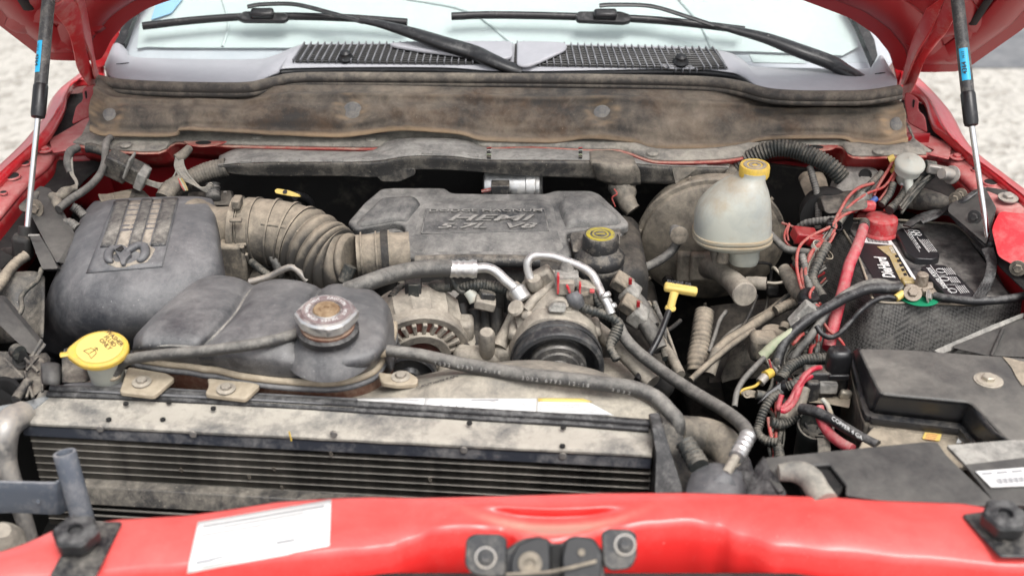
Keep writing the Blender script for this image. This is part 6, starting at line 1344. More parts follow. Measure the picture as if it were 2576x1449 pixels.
# red terminal cover
RT = thing("terminal_cover", Py('F', 1480, 380, 2.11), "bright red rubber terminal cover on the battery's far corner", "terminal cover")
tc0 = Zs('F', [(1485, 470, zb + .004)])[0]
lathe("round_cover", [(.0335, 0), (.0325, .004), (.031, .006), (.031, .026), (.030, .032), (.026, .034)], tc0, (0, 0, 1), M_redp, RT, seg=40)
plr = (V((0, 0, zb + .043)), V((0, .05, 1)))
slab("cover_wing", Ps('F', [(1285, 380), (1330, 320), (1370, 300), (1385, 255), (1430, 262), (1500, 300), (1560, 305), (1610, 345), (1612, 385), (1540, 410), (1400, 385), (1380, 400), (1330, 420)], plr), V((0, 0, -.014)), M_redp, RT, r=.006, bevel=.004)
box("cover_spout", Py('F', 1400, 268, 2.13), (.028, .02, .02), M_redp, RT, rot=rz(0, -10), bevel=.006)
cable("thick_red_cable", 'F', [(1370, 410, 2.08), (1360, 450, 2.05), (1315, 580, 2.0), (1262, 700, 1.97), (1240, 780, 1.95), (1210, 900, 1.92), (1180, 1010, 1.89), (1150, 1120, 1.86), (1120, 1250, 1.83), (1100, 1340, 1.81)], [.0095, .0095, .010, .0105, .0105, .0105, .0108, .011, .011, .011], M_pink, "", parent=RT, seg=16)
tube("cable_tape", Ys('F', [(1372, 395, 2.09), (1366, 430, 2.06)]), .0105, M_cond, RT, seg=14, smooth=False)
# battery sleeve: fabric walls open at the top
M_slv = dusty("woven_sleeve", (.035, .034, .033), .9, dust=(.28, .26, .235), amt=.16, sc=4, bump=.0, var=.4, up=.2, speck=.3)
t_ = M_slv.node_tree; b_ = t_.nodes["Principled BSDF"]; tc_ = nd(t_, "ShaderNodeTexCoord"); mp_ = nd(t_, "ShaderNodeMapping"); mp_.inputs["Rotation"].default_value = (.3, .5, .7)
wv = nd(t_, "ShaderNodeTexChecker", Scale=260.0); t_.links.new(tc_.outputs["Object"], mp_.inputs[0]); t_.links.new(mp_.outputs[0], wv.inputs[0]); bmpn = nd(t_, "ShaderNodeBump", Strength=.9, Distance=.002); t_.links.new(wv.outputs["Fac"], bmpn.inputs["Height"]); t_.links.new(bmpn.outputs[0], b_.inputs["Normal"]); wv.inputs["Scale"].default_value = 210; _o = b_.inputs["Base Color"].links[0].from_socket; _m = nd(t_, "ShaderNodeMix", data_type="RGBA"); _m.inputs[7].default_value = (.16, .155, .145, 1); _q = nd(t_, "ShaderNodeMath", operation="MULTIPLY"); _q.inputs[1].default_value = .55; t_.links.new(wv.outputs["Fac"], _q.inputs[0]); t_.links.new(_q.outputs[0], _m.inputs[0]); t_.links.new(_o, _m.inputs[6]); t_.links.new(_m.outputs[2], b_.inputs["Base Color"])
SV = thing("battery_sleeve", Py('F', 1800, 1150, 1.85), "black woven fabric sleeve wrapped around the battery", "battery sleeve")
outt = [(1175, 390), (1310, 620), (1400, 850), (1465, 985), (1800, 1000), (2230, 1010), (2576, 930)]
o3 = Zs('F', [(x, y, zb + (.004 if i < 4 else -.002)) for i, (x, y) in enumerate(outt)])
offs = [(-.075, -.01, -.14), (-.08, -.02, -.15), (-.065, -.03, -.155), (-.02, -.035, -.17), (.0, -.04, -.17), (.0, -.045, -.17), (.02, -.045, -.17)]
def mid(p, o, t, bulge=0): return p + V(o) * t + V((-.004 if o[0] < -.04 else 0, -bulge, 0))
patch("sleeve_wall", [[p + V((.004, .004, -.004)) for p in o3], o3, [mid(p, o, .12, .004) for p, o in zip(o3, offs)], [mid(p, o, .5, .008) for p, o in zip(o3, offs)], [mid(p, o, 1.0) for p, o in zip(o3, offs)]], M_slv, SV, nu=5, nv=5, solid=.003)
tube("sleeve_seam", [mid(o3[3], offs[3], t, .006) + V((.012, -.002, 0)) for t in (.05, .3, .6, .95)], .0012, M_slv, SV, seg=6)
back = Zs('F', [(1190, 388, zb + .002), (1250, 372, zb + .006), (1500, 372, zb + .004), (1850, 395, zb + .004), (2060, 420, zb + .002), (2180, 520, zb + .004), (2300, 610, zb + .01), (2420, 720, zb + .005), (2560, 850, zb + .002), (2700, 980, zb)])
patch("sleeve_wall", [back, [p + V((.0, .0, -.05)) for p in back], [p + V((.01, .01, -.15)) for p in back]], M_slv, SV, nu=4, nv=2, solid=.004)
tube("sleeve_hem", [p + V((0, 0, .001)) for p in back], .003, M_boot, SV, seg=8); tube("sleeve_hem", o3, .0026, M_boot, SV, seg=8)
patch("sleeve_floor_flap", [Zs('F', [(2300, 610, zb - .002), (2400, 740, zb - .01), (2500, 860, zb - .02), (2576, 960, zb - .02)]), Zs('F', [(2250, 640, zb - .006), (2330, 760, zb - .012), (2420, 880, zb - .02), (2480, 960, zb - .02)])], M_slv, SV, nu=4, nv=2)
# carry strap
ST = thing("battery_strap", Py('F', 2300, 600, 2.0), "flat black rubber strap arched over the right end of the battery", "strap")
def strapline(pts, w_, name, mat):
    rows_ = [[], [], []]
    for x, y, yy, dx, dy, dd in pts:
        p = Py('F', x, y, yy); q = Py('F', x + dx, y + dy, yy + dd); rows_[0].append(p); rows_[1].append(p.lerp(q, .5) + V((0, -.001, .001))); rows_[2].append(q)
    return patch(name, rows_, mat, ST, nu=6, nv=2, solid=.003, bevel=.001)
strapline([(1660, 410, 2.12, 60, 15, -.02), (1740, 350, 2.14, 50, 30, -.02), (1850, 305, 2.15, 40, 40, -.02), (1960, 295, 2.14, 40, 45, -.02), (2080, 370, 2.09, 10, 60, -.02), (2180, 470, 2.03, 20, 55, -.01), (2240, 540, 1.99, 30, 60, .0), (2300, 580, 1.965, -30, 60, .0)], 1, "strap_arch", M_rub)
strapline([(2255, 600, 1.965, 85, -30, 0), (2290, 690, 1.935, 80, 0, 0), (2280, 780, 1.905, 80, 0, 0), (2245, 860, 1.885, 80, 20, 0), (2205, 920, 1.87, 80, 30, 0), (2175, 970, 1.855, 130, 10, 0)], 1, "strap_tail", M_rub)
for k in range(4): cable("strap_rib", 'F', [(2190 + k * 26, 955, 1.852), (2225 + k * 24, 900, 1.864), (2262 + k * 20, 840, 1.880)], .0012, M_rub, "", parent=ST, seg=5)
# negative terminal clamp with green felt
NT = thing("battery_terminal_clamp", Py('F', 1760, 880, 1.9), "corroded bolted terminal clamp sitting on a green felt ring", "terminal clamp")
pn_ = Zs('F', [(1790, 975, zb + .002)])[0]
lathe("felt_ring", [(.034, 0), (.036, .002), (.034, .004), (.01, .005)], pn_ + V((0, .01, 0)), (0, 0, 1), M_green, NT, seg=32)
M_corr = dusty("corroded_lead", (.20, .16, .12), .5, dust=(.38, .33, .27), amt=.35, sc=40, bump=.8, metal=.5, var=.8)
slab("clamp_bar", Zs('F', [(1670, 830, zb + .022), (1700, 818, zb + .022), (1890, 840, zb + .022), (1895, 880, zb + .022), (1760, 890, zb + .022), (1690, 880, zb + .022)]), V((0, 0, -.010)), M_corr, NT, r=.004)
lathe("terminal_post", [(.011, 0), (.010, .02), (.008, .022)], Zs('F', [(1800, 860, zb + .022)])[0], (0, 0, 1), M_corr, NT, seg=24)
bolt(Zs('F', [(1735, 925, zb + .018)])[0], (-.1, -.6, .8), .009, M_corr, NT); box("clamp_jaw", Zs('F', [(1740, 915, zb + .008)])[0], (.035, .03, .016), M_corr, NT, bevel=.004)
bolt(Zs('F', [(1850, 950, zb + .014)])[0], (.9, -.5, .3), .007, M_steel, NT); box("clamp_wedge", Zs('F', [(1845, 915, zb + .012)])[0], (.03, .022, .014), M_corr, NT, rot=rz(0, 0, 15), bevel=.003)
box("amber_block", Zs('F', [(1700, 845, zb + .018)])[0], (.022, .02, .014), M_gold, NT, bevel=.003)
GC = "cables leaving the battery terminals"
cable("battery_cable", 'F', [(1900, 945, 1.875), (2000, 965, 1.86), (2200, 985, 1.845), (2400, 975, 1.845), (2576, 945, 1.855), (2800, 890, 1.88)], .0074, M_rub, "black cable running right from the clamp along the battery's front edge", seg=14)
tube("battery_cable", Ys('F', [(1650, 885, 1.89), (1560, 890, 1.885), (1400, 895, 1.88), (1250, 950, 1.86), (1120, 1020, 1.84), (980, 1100, 1.82), (850, 1200, 1.80), (770, 1290, 1.785), (725, 1400, 1.77), (705, 1500, 1.755), (720, 1640, 1.74)]), [.0095, .0095, .0092, .009, .009, .009, .009, .009, .009, .0088, .0088], M_rub, None, seg=16, label="thickest black cable curving down from the clamp in front of the fabric sleeve", cat="cable")
tube("battery_cable", Ys('F', [(1650, 900, 1.885), (1500, 850, 1.895), (1380, 862, 1.89), (1260, 915, 1.87), (1130, 1010, 1.85), (1060, 1110, 1.83), (960, 1260, 1.80), (880, 1350, 1.79), (830, 1430, 1.78)]), [.0085, .0085, .008, .0075, .0075, .007, .007, .007, .007], M_hose, None, seg=14, label="grey sheathed cable running behind the thickest black battery cable", cat="cable")
cable("ground_cable", 'F', [(1610, 965, 1.87), (1540, 955, 1.87), (1440, 985, 1.86), (1340, 1060, 1.84), (1260, 1150, 1.83), (1180, 1230, 1.81), (1110, 1258, 1.80), (1050, 1230, 1.80), (1010, 1170, 1.81)], .0045, M_rub, "thin black wire with a yellow crimp hooking below the battery clamp")
gcr = tube("yellow_crimp", Ys('F', [(1610, 963, 1.868), (1665, 925, 1.876)]), .0068, M_yelc, NT, seg=14, smooth=False)

# ================================================================ red wires and looms between booster and battery
G1 = "thin red accessory wires"
rw_ = [
 [(1590, 1185, 'C'), ], ]
def wire(pts, label, r=.0026, mat=M_redw, yy=None, name="red_wire"):
    return cable(name, 'F', pts, r, mat, label, cat="wire", group=G1 if mat is M_redw else None, seg=8)
wire([(1600, -100, 2.24), (1560, -20, 2.22), (1490, 90, 2.19), (1440, 190, 2.17)], "straight red wire dropping from the left yellow crimp at the round valve", .0034)
wire([(1640, -50, 2.23), (1600, 10, 2.21), (1520, 120, 2.18), (1400, 170, 2.15), (1290, 240, 2.12), (1180, 350, 2.09), (1150, 400, 2.07)], "red wire arching left from the middle yellow crimp to the cable tie")
wire([(1620, 0, 2.22), (1560, 120, 2.19), (1480, 230, 2.16)], "red wire running from the lower yellow crimp behind the terminal cover", .003)
wire([(1660, 110, 2.20), (1640, 170, 2.19), (1570, 280, 2.16), (1520, 300, 2.15)], "short red wire with a blue crimp right of the yellow crimps", .0024)
wire([(1440, 95, 2.17), (1330, 130, 2.15), (1250, 200, 2.13), (1190, 300, 2.10), (1150, 380, 2.07), (1150, 440, 2.05), (1050, 560, 2.02), (980, 620, 2.0), (940, 760, 1.96), (920, 860, 1.93), (930, 950, 1.90), (960, 1040, 1.88)], "orange-red wire looping from the terminal cover down to the black tape knot", .0031)
wire([(1350, 280, 2.12), (1230, 330, 2.09), (1160, 380, 2.07), (1100, 430, 2.05), (960, 500, 2.03), (880, 580, 2.0), (860, 700, 1.97), (880, 830, 1.94), (920, 950, 1.90)], "leftmost long red wire sweeping down past the small red fuse holder", .003)
wire([(750, 395, 2.10), (850, 430, 2.08), (1000, 470, 2.06), (1100, 440, 2.05)], "red wire entering from behind the booster above the fuse holder")
wire([(850, 600, 2.04), (780, 540, 2.05), (770, 480, 2.06), (805, 400, 2.08), (790, 470, 2.06), (800, 530, 2.05)], "small upright loop of red wire beside the booster", .0022)
wire([(840, 545, 2.05), (920, 550, 2.04), (1000, 575, 2.03), (1100, 550, 2.02), (1150, 470, 2.04)], "red wire running level under the fuse holder")
wire([(920, 650, 2.0), (950, 760, 1.97), (970, 860, 1.94), (980, 960, 1.90), (1040, 1010, 1.88)], "red wire between the two long loops at the tape knot")
wire([(990, 880, 1.90), (960, 930, 1.885), (970, 990, 1.88), (1030, 1030, 1.87), (1040, 1100, 1.86), (1100, 1200, 1.83), (1200, 1290, 1.81), (1250, 1410, 1.80)], "red wire passing under the black cables to the lower right")
wire([(935, 1220, 1.82), (890, 1245, 1.81), (850, 1290, 1.80), (830, 1310, 1.80)], "short curl of red wire behind the pale green taped cable", .0032)
FH = thing("fuse_holder", Py('F', 940, 500, 2.04), "small dusty red inline fuse holder among the wires beside the booster", "fuse holder")
box("holder_body", Py('F', 920, 490, 2.045), (.045, .03, .022), M_redin, FH, rot=rz(10, 10, 12), bevel=.003); box("holder_body", Py('F', 1000, 515, 2.04), (.04, .026, .018), M_redin, FH, rot=rz(10, 10, 12), bevel=.003)
# ribbed looms
G2 = "ribbed looms between booster and battery"
loom("ribbed_loom", 'F', [(1500, 20, 2.21), (1420, 100, 2.18), (1330, 190, 2.15), (1250, 300, 2.11), (1180, 400, 2.07)], .0062, "ribbed loom running beside the arching red wires to the cable tie", pitch=.006, amp=.1)
loom("ribbed_loom", 'F', [(1590, 100, 2.19), (1560, 180, 2.17), (1500, 260, 2.15)], .0068, "short ribbed loom just behind the terminal cover", pitch=.006, amp=.1)
loom("ribbed_loom", 'F', [(1760, 20, 2.22), (1700, 120, 2.20), (1640, 220, 2.17), (1560, 300, 2.14)], .0085, "ribbed loom right of the terminal cover, below the round valve", pitch=.006, amp=.1)
loom("ribbed_loom", 'F', [(1160, 370, 2.08), (1050, 380, 2.09), (930, 400, 2.10), (860, 450, 2.11)], .0075, "level ribbed loom above the fuse holder", M_hose, .007, .08)
loom("ribbed_loom", 'F', [(900, 640, 1.99), (930, 760, 1.96), (960, 900, 1.91), (1000, 1050, 1.87), (1000, 1200, 1.84)], .0068, "ribbed loom inside the red wire bundle running down to the tape knot", M_hose, .006, .1)
loom("ribbed_loom", 'F', [(1090, 560, 2.0), (1030, 680, 1.97), (980, 800, 1.94), (1010, 880, 1.92), (1060, 960, 1.89)], .0085, "ribbed loom just right of the red wire bundle", M_cond, .007, .1)
loom("ribbed_loom", 'F', [(940, 1200, 1.82), (930, 1290, 1.81), (925, 1400, 1.80)], .006, "ribbed loom hanging below the tape knot", M_cond, .006, .1)
tube("leaning_loom", Ys('F', [(760, 740, 2.02), (800, 800, 2.0), (860, 890, 1.97), (930, 980, 1.93)]), [.012, .014, .016, .013], M_tape, None, seg=14, rib=(.010, .04), label="thick taped wiring trunk leaning against the lower right of the booster", cat="wiring harness")
KN_ = thing("tape_knot", Py('F', 950, 970, 1.89), "black tape knot binding the red wires together", "tape")
lathe("tape_band", [(.016, -.012), (.020, -.006), (.020, .006), (.016, .012)], Py('F', 950, 965, 1.895), (.3, -.3, 1), M_black, KN_, seg=14)
tube("tape_tail", Ys('F', [(940, 970, 1.88), (900, 1000, 1.87), (870, 1005, 1.87)]), .003, M_black, KN_, seg=6)
tube("tape_tail", Ys('F', [(930, 980, 1.88), (910, 1040, 1.87)]), .003, M_black, KN_, seg=6)
TI = thing("cable_tie", Py('F', 1140, 410, 2.06), "black cable tie around the wires at the battery's back left corner", "cable tie")
lathe("tie_band", [(.014, -.003), (.016, -.003), (.016, .003), (.014, .003)], Py('F', 1145, 410, 2.062), (.5, -.3, 1), M_black, TI, seg=18, cap0=False, cap1=False); box("tie_lock", Py('F', 1108, 405, 2.055), (.01, .008, .008), M_black, TI, bevel=.001)
TI2 = thing("cable_tie", Py('F', 1040, 600, 2.0), "pale cable tie around the wires midway beside the battery sleeve", "cable tie")
lathe("tie_band", [(.014, -.004), (.016, -.004), (.016, .004), (.014, .004)], Py('F', 1035, 580, 2.01), (.4, -.2, 1), M_tank, TI2, seg=18, cap0=False, cap1=False)
lathe("tie_band", [(.014, -.004), (.016, -.004), (.016, .004), (.014, .004)], Py('F', 1070, 635, 1.99), (.4, -.2, 1), M_boot, TI2, seg=18, cap0=False, cap1=False)
# round valve with yellow crimps
VV = thing("round_valve", Py('C', 1700, 1230, 2.27), "pale round vacuum valve with yellow wire crimps below the right cowl corner", "valve")
vo_ = Py('C', 1715, 1240, 2.20); va = V((.05, -.35, 1)).normalized()
M_val = dusty("pale_valve", (.48, .50, .45), .45, dust=(.48, .45, .38), amt=.35, sc=16, bump=.15, var=.6)
lathe("valve_body", [(.010, -.05), (.016, -.04), (.017, -.026), (.025, -.018), (.025, -.004), (.029, -.002), (.029, .003), (.027, .006), (.020, .009), (.009, .011), (.006, .014), (.002, .0145)], vo_, va, M_val, VV, seg=40)
tube("valve_spout", [vo_ - va * .03 + V((0, -.02, 0)), vo_ - va * .055 + V((.004, -.045, -.004))], [.009, .007], M_val, VV, seg=14, smooth=False)
tube("valve_arm", [vo_ + V((.03, 0, 0)), vo_ + V((.05, .004, -.004))], .008, M_cond, VV, seg=10, smooth=False)
for a_, b_ in (((1555, 1210), (1600, 1190)), ((1590, 1245), (1645, 1240)), ((1590, 1280), (1620, 1315))): tube("yellow_crimp", [Py('C', *a_, 2.235), Py('C', *b_, 2.235)], .0075, M_yelc, VV, seg=12, smooth=False)
tube("blue_crimp", [Py('F', 1672, 75, 2.205), Py('F', 1655, 115, 2.2)], .0055, M_label, VV, seg=10, smooth=False)
tube("blue_crimp", [Py('F', 1460, 210, 2.15), Py('F', 1410, 250, 2.14)], .006, dusty("blue_crimp", (.02, .08, .30), .4, amt=.1), VV, seg=10, smooth=False)
tube("grey_connector", Ys('F', [(1380, 190, 2.15), (1330, 230, 2.14), (1290, 290, 2.12)]), .010, M_tr1, VV, seg=6, smooth=False)
# thumb bolt and black leads beyond
TB = thing("ground_stud", Py('C', 2030, 1310, 2.18), "dusty round ground stud with black leads on the red inner fender", "stud")
lathe("stud", [(.018, -.004), (.018, 0), (.012, .002), (.012, .026), (.010, .03)], Py('C', 2025, 1320, 2.18), (-.8, -.5, .3), M_steel, TB, seg=20)
box("lug", Py('C', 1930, 1285, 2.19), (.045, .012, .018), M_steel, TB, rot=rz(0, 0, 10), bevel=.003)
for k in range(6): cable("black_lead", 'C', [(1890, 1265 + k * 8, 2.20), (1830, 1300 + k * 10, 2.20), (1760, 1370 + k * 9, 2.2), (1700, 1470 + k * 8, 2.19)], .0035, M_rub, "", parent=TB, seg=7)
# ABS / clutch bracket with holes: dusty metal box behind the loom
CB = thing("bracket_box", Py('C', 1350, 1330, 2.26), "dusty grey pressed steel box with a round hole, right of the widest conduit", "bracket")
slab("box_face", Ys('C', [(1200, 1290, 2.27), (1230, 1262, 2.28), (1440, 1268, 2.28), (1490, 1300, 2.27), (1500, 1400, 2.24), (1390, 1560, 2.19), (1200, 1590, 2.19), (1140, 1500, 2.21)]), V((0, .05, -.01)), M_tr1, CB, r=.012, bevel=.004)
p = Py('C', 1375, 1328, 2.262); lathe("round_hole", [(.013, 0), (.013, .0012), (.010, .0015), (.009, -.002)], p + V((0, -.002, .002)), (0, -.9, .4), M_dark, CB, seg=24)
slab("side_plate", Ys('C', [(880, 1370, 2.27), (930, 1320, 2.28), (1080, 1330, 2.28), (1120, 1500, 2.22), (1110, 1600, 2.2), (960, 1560, 2.2)]), V((0, .02, 0)), M_boot, CB, r=.01)
slab("side_plate_slot", Ys('C', [(945, 1410, 2.258), (975, 1405, 2.258), (980, 1432, 2.253), (950, 1435, 2.253)]), V((0, .002, 0)), M_dark, CB, bevel=0)
slab("lower_tray", Ys('F', [(1040, 200, 2.14), (1390, 170, 2.16), (1400, 290, 2.10), (1080, 330, 2.09)]), V((0, .06, -.02)), M_tr2, CB, r=.012, bevel=.005)
lathe("dark_drum", [(.05, 0), (.052, .01), (.05, .05)], Py('F', 1080, 300, 2.2), (-.2, -1, .1), M_dark, CB, seg=32)

# black bracket at the strut foot, right
KB = thing("strut_bracket", Py('F', 2350, 220, 2.08), "black pressed bracket bolted to the right inner fender beside the strut rod", "bracket")
slab("bracket_top", Zs('F', [(2275, 120, 1.122), (2480, 150, 1.125), (2560, 265, 1.12), (2576, 300, 1.118), (2370, 280, 1.105), (2330, 200, 1.11)]), V((0, 0, -.008)), M_blk2, KB, r=.006)
slab("bracket_face", Ys('F', [(2210, 160, 2.12), (2280, 125, 2.13), (2370, 285, 2.05), (2330, 420, 1.99), (2290, 560, 1.96), (2200, 480, 2.0), (2000, 310, 2.08), (2010, 260, 2.1)]), V((.01, .03, -.01)), M_blk2, KB, r=.008)
bolt(Zs('F', [(2455, 210, 1.126)])[0], (0, -.1, 1), .0105, M_steel, KB); bolt(Py('F', 2205, 350, 2.035), (-.7, -.7, .2), .0075, M_blk2, KB)
tube("black_brace", Ys('F', [(1640, 230, 2.2), (1760, 215, 2.2), (1900, 230, 2.17), (2150, 290, 2.12)]), [.014, .022, .018, .006], M_tr2, KB, seg=12)
bolt(Py('F', 2060, 215, 2.12), (-.7, -.7, .2), .0075, M_boot, KB, name="bracket_bolt"); bolt(Py('F', 2100, 185, 2.13), (-.7, -.6, .3), .0075, M_boot, KB, name="bracket_bolt")
cable("bracket_band", 'F', [(2210, 160, 2.11), (2110, 230, 2.10), (2000, 280, 2.12), (1920, 340, 2.13), (1800, 390, 2.12)], .006, M_rub, "", parent=KB, flat=.5)
# lower right red box section of the fender
slab("inner_fender_box", Ys('F', [(2390, 305, 1.99), (2620, 330, 2.0), (2700, 560, 1.93), (2650, 790, 1.86), (2530, 730, 1.88), (2380, 650, 1.91), (2330, 440, 1.97)]), V((.04, .01, -.01)), M_red, TR, r=.01, bevel=.006)
bolt(Py('F', 2530, 735, 1.875), (-.4, -.9, .1), .008, M_boot, TR, name="fender_bolt"); slab("fender_tab", Ys('F', [(2410, 510, 1.955), (2450, 520, 1.955), (2540, 630, 1.92), (2530, 645, 1.92)]), V((-.002, -.01, 0)), M_redfl, TR, r=.003)

# ================================================================ lower middle clutter
G3 = "hoses below the brake booster"
loom("steering_boot", 'F', [(165, 1070, 1.98), (150, 1180, 1.95), (135, 1300, 1.92), (115, 1420, 1.89), (105, 1520, 1.87)], [.0175, .0185, .019, .0195, .017], "wide ribbed rubber boot standing upright below the booster", M_boot, .0095, .06, cat="rubber boot", seg=24)
cable("steering_hose", 'S', [(1552, 812, 1.80), (1572, 850, 1.77), (1605, 886, 1.745), (1675, 940, 1.70), (1758, 994, 1.64), (1820, 1031, 1.58), (1861, 1062, 1.52), (1879, 1085, 1.48), (1882, 1104, 1.455)], .0103, M_hose, "long thick grey hose running diagonally from the compressor to a silver crimp", cat="hose", seg=18)
q0, q1 = Py('S', 1882, 1096, 1.46), Py('S', 1853, 1150, 1.42); ax = (q1 - q0).normalized()
CRM = thing("hose_crimp", q0, "silver crimp ending the long diagonal hose above a tan pipe", "hose fitting")
pf = [(.010, -.004)]
for k in range(4): pf += [(.0120, .0 + k * .010), (.0128, .003 + k * .010), (.0112, .007 + k * .010)]
pf += [(.012, .040), (.012, .046), (.008, .048)]
lathe("crimp_sleeve", pf, q0, ax, M_alu, CRM, seg=24)
cable("metal_tail", 'S', [(1862, 1132, 1.432), (1845, 1160, 1.415), (1828, 1190, 1.40)], .0075, M_cast, "", parent=CRM, seg=14)
loom("ribbed_loom", 'E', [(1810, 1030, 1.80), (1900, 1060, 1.79), (2000, 1090, 1.785), (2090, 1150, 1.78), (2070, 1230, 1.77), (2030, 1330, 1.75), (2080, 1430, 1.73)], [.0078, .0078, .0078, .0078, .010, .0072, .0072], "ribbed loom branching from the compressor plug and drooping over its pulley", M_cond, .006, .09, seg=14)
loom("ribbed_loom", 'E', [(1840, 850, 1.84), (1890, 860, 1.83), (1920, 940, 1.81), (1960, 1020, 1.80), (2050, 1110, 1.785)], .0068, "ribbed loom running beside the looped aluminium pipe", M_cond, .006, .09, seg=14)
PG = thing("compressor_plugs", Py('E', 1720, 830, 1.82), "dusty electrical plugs with small red locks on top of the compressor", "plug")
tube("sensor_cap", Ys('E', [(1700, 690, 1.85), (1700, 740, 1.845), (1705, 800, 1.835)]), [.009, .0145, .0155], M_hose, PG, seg=8)
box("plug_body", Py('E', 1700, 815, 1.825), (.040, .026, .022), M_tr1, PG, bevel=.003); box("plug_body", Py('E', 1690, 870, 1.815), (.030, .025, .026), M_cast, PG, bevel=.003)
box("red_lock", Py('E', 1635, 850, 1.805), (.004, .012, .036), M_redp, PG, bevel=.001); box("red_lock", Py('E', 1715, 895, 1.80), (.004, .006, .018), M_redp, PG, rot=rz(0, 0, -20), bevel=.001)
box("plug_body", Py('E', 1840, 890, 1.82), (.032, .025, .022), M_cast, PG, rot=rz(0, 0, 12), bevel=.003); box("red_lock", Py('E', 1800, 890, 1.80), (.0035, .01, .024), M_redp, PG, bevel=.001); box("red_lock", Py('E', 1892, 908, 1.80), (.008, .008, .005), M_redp, PG, bevel=.001)
box("plug_body", Py('E', 1830, 960, 1.815), (.034, .025, .032), M_boot, PG, rot=rz(0, 0, -10), bevel=.006)
tube("plug_boot", Ys('E', [(1740, 920, 1.80), (1760, 970, 1.795), (1800, 1020, 1.795)]), [.011, .015, .010], M_plas, PG, seg=10)
# injector/coil plugs receding between compressor and booster
def coil(x, y, yy, n, lbl):
    T = thing("ignition_coil", Py('E', x, y, yy), lbl, "ignition coil", "coil plugs beside the compressor")
    box("coil_head", Py('E', x, y, yy), (.036, .032, .024), M_boot, T, rot=rz(-20, 10, 30), bevel=.004)
    box("coil_block", Py('E', x + 60, y + 75, yy - .01), (.028, .032, .034), M_tr1, T, rot=rz(-20, 10, 35), bevel=.005)
    box("red_lock", Py('E', x + 60, y - 15, yy - .02), (.006, .006, .012), M_redin, T, bevel=.001)
    tube("coil_stem", Ys('E', [(x + 80, y + 90, yy - .01), (x + 150, y + 190, yy - .03), (x + 230, y + 330, yy - .06)]), [.013, .015, .013], M_hose, T, seg=14)
coil(2120, 850, 1.92, 0, "rear coil plug beside the round black pump reservoir"); coil(2180, 1020, 1.88, 1, "front coil plug in front of the yellow dipstick handle's tube")
cable("valve_cover_edge", 'E', [(1900, 1180, 1.84), (2050, 1300, 1.80), (2200, 1440, 1.76), (2350, 1600, 1.72)], .015, M_cast, "", parent=EN)
for i, (pts, r_, m_) in enumerate((([(2300, 1010, 1.92), (2380, 1150, 1.88), (2420, 1300, 1.84), (2450, 1420, 1.80)], .0068, M_cond), ([(2560, 1130, 1.95), (2500, 1180, 1.93), (2420, 1230, 1.90)], .004, M_dirt), ([(2440, 1330, 1.83), (2500, 1420, 1.80), (2560, 1540, 1.76)], .009, M_tape), ([(2250, 1060, 1.90), (2330, 1180, 1.87), (2380, 1300, 1.84)], .005, M_hose))):
    cable("engine_hose", 'E', pts, r_, m_, "", parent=EN, seg=10)
for i, (pts, r_, m_, lb) in enumerate((
    ([(860, 970, 1.98), (760, 1030, 1.96), (620, 1110, 1.93), (480, 1200, 1.90), (350, 1280, 1.88), (250, 1370, 1.86)], .0095, M_boot, "dusty hose sloping down left below the booster, the highest of them"),
    ([(560, 940, 1.98), (520, 1050, 1.95), (450, 1180, 1.92), (330, 1310, 1.88)], .003, M_dirt, "thin dark wire below the booster"),
    ([(540, 1200, 1.88), (420, 1280, 1.86), (300, 1370, 1.84), (180, 1470, 1.82), (60, 1580, 1.79)], .0058, M_boot, "thin tan tube below and parallel to the sloping dusty hose"),
    ([(330, 1060, 1.97), (280, 1130, 1.95), (240, 1250, 1.92), (200, 1370, 1.89)], .004, M_hose, "grey tube leaning beside the upright ribbed boot"),
    ([(260, 1360, 1.86), (230, 1440, 1.84), (200, 1540, 1.82)], .011, M_tape, "short taped stub beside the foot of the ribbed boot"))):
    cable("hose", 'F', pts, r_, m_, lb, cat="hose" if i != 1 else "wire", seg=10)
loom("ribbed_loom", 'F', [(860, 1000, 1.95), (780, 1020, 1.94), (700, 1060, 1.93)], .0095, "short ribbed loom joined to the sloping dusty hose", M_boot, .008, .08)
tube("green_taped_cable", Ys('F', [(850, 1185, 1.80), (780, 1240, 1.79), (690, 1310, 1.785), (600, 1400, 1.78)]), [.004, .0062, .008, .009], M_tealw, None, seg=12, rib=(.012, .03), label="pale green taped cable end beside the thick black battery cable", cat="cable")
cable("grey_lead", 'I', [(540, 0, 1.76), (480, 60, 1.73), (400, 150, 1.70), (360, 230, 1.68), (345, 320, 1.66)], .005, M_hose, "grey lead continuing below the green taped cable", cat="cable")
box_ = thing("wiper_relay", Py('F', 890, 1100, 1.83), "small black plug clipped to the thick battery cable", "plug"); box("plug_body", Py('F', 900, 1085, 1.83), (.022, .02, .05), M_tr1, box_, rot=rz(0, 0, 35), bevel=.003); box("plug_tip", Py('F', 860, 1150, 1.82), (.018, .02, .02), M_tr1, box_, rot=rz(0, 0, 45), bevel=.002)
# pump canister low in the bay
CN2 = thing("purge_canister", Py('F', 690, 1240, 1.86), "small tan dusty canister low between booster and fuse box", "canister")
lathe("canister_body", [(.016, -.06), (.022, -.045), (.023, -.01), (.025, 0), (.022, .005), (.009, .008)], Py('F', 690, 1230, 1.87), (0, -.1, 1), M_boot, CN2, seg=32)
tube("canister_spout", [Py('F', 760, 1200, 1.87), Py('F', 775, 1160, 1.88)], .009, M_boot, CN2, seg=12, smooth=False); box("canister_foot", Py('F', 610, 1320, 1.85), (.05, .04, .05), M_boot, CN2, bevel=.01)
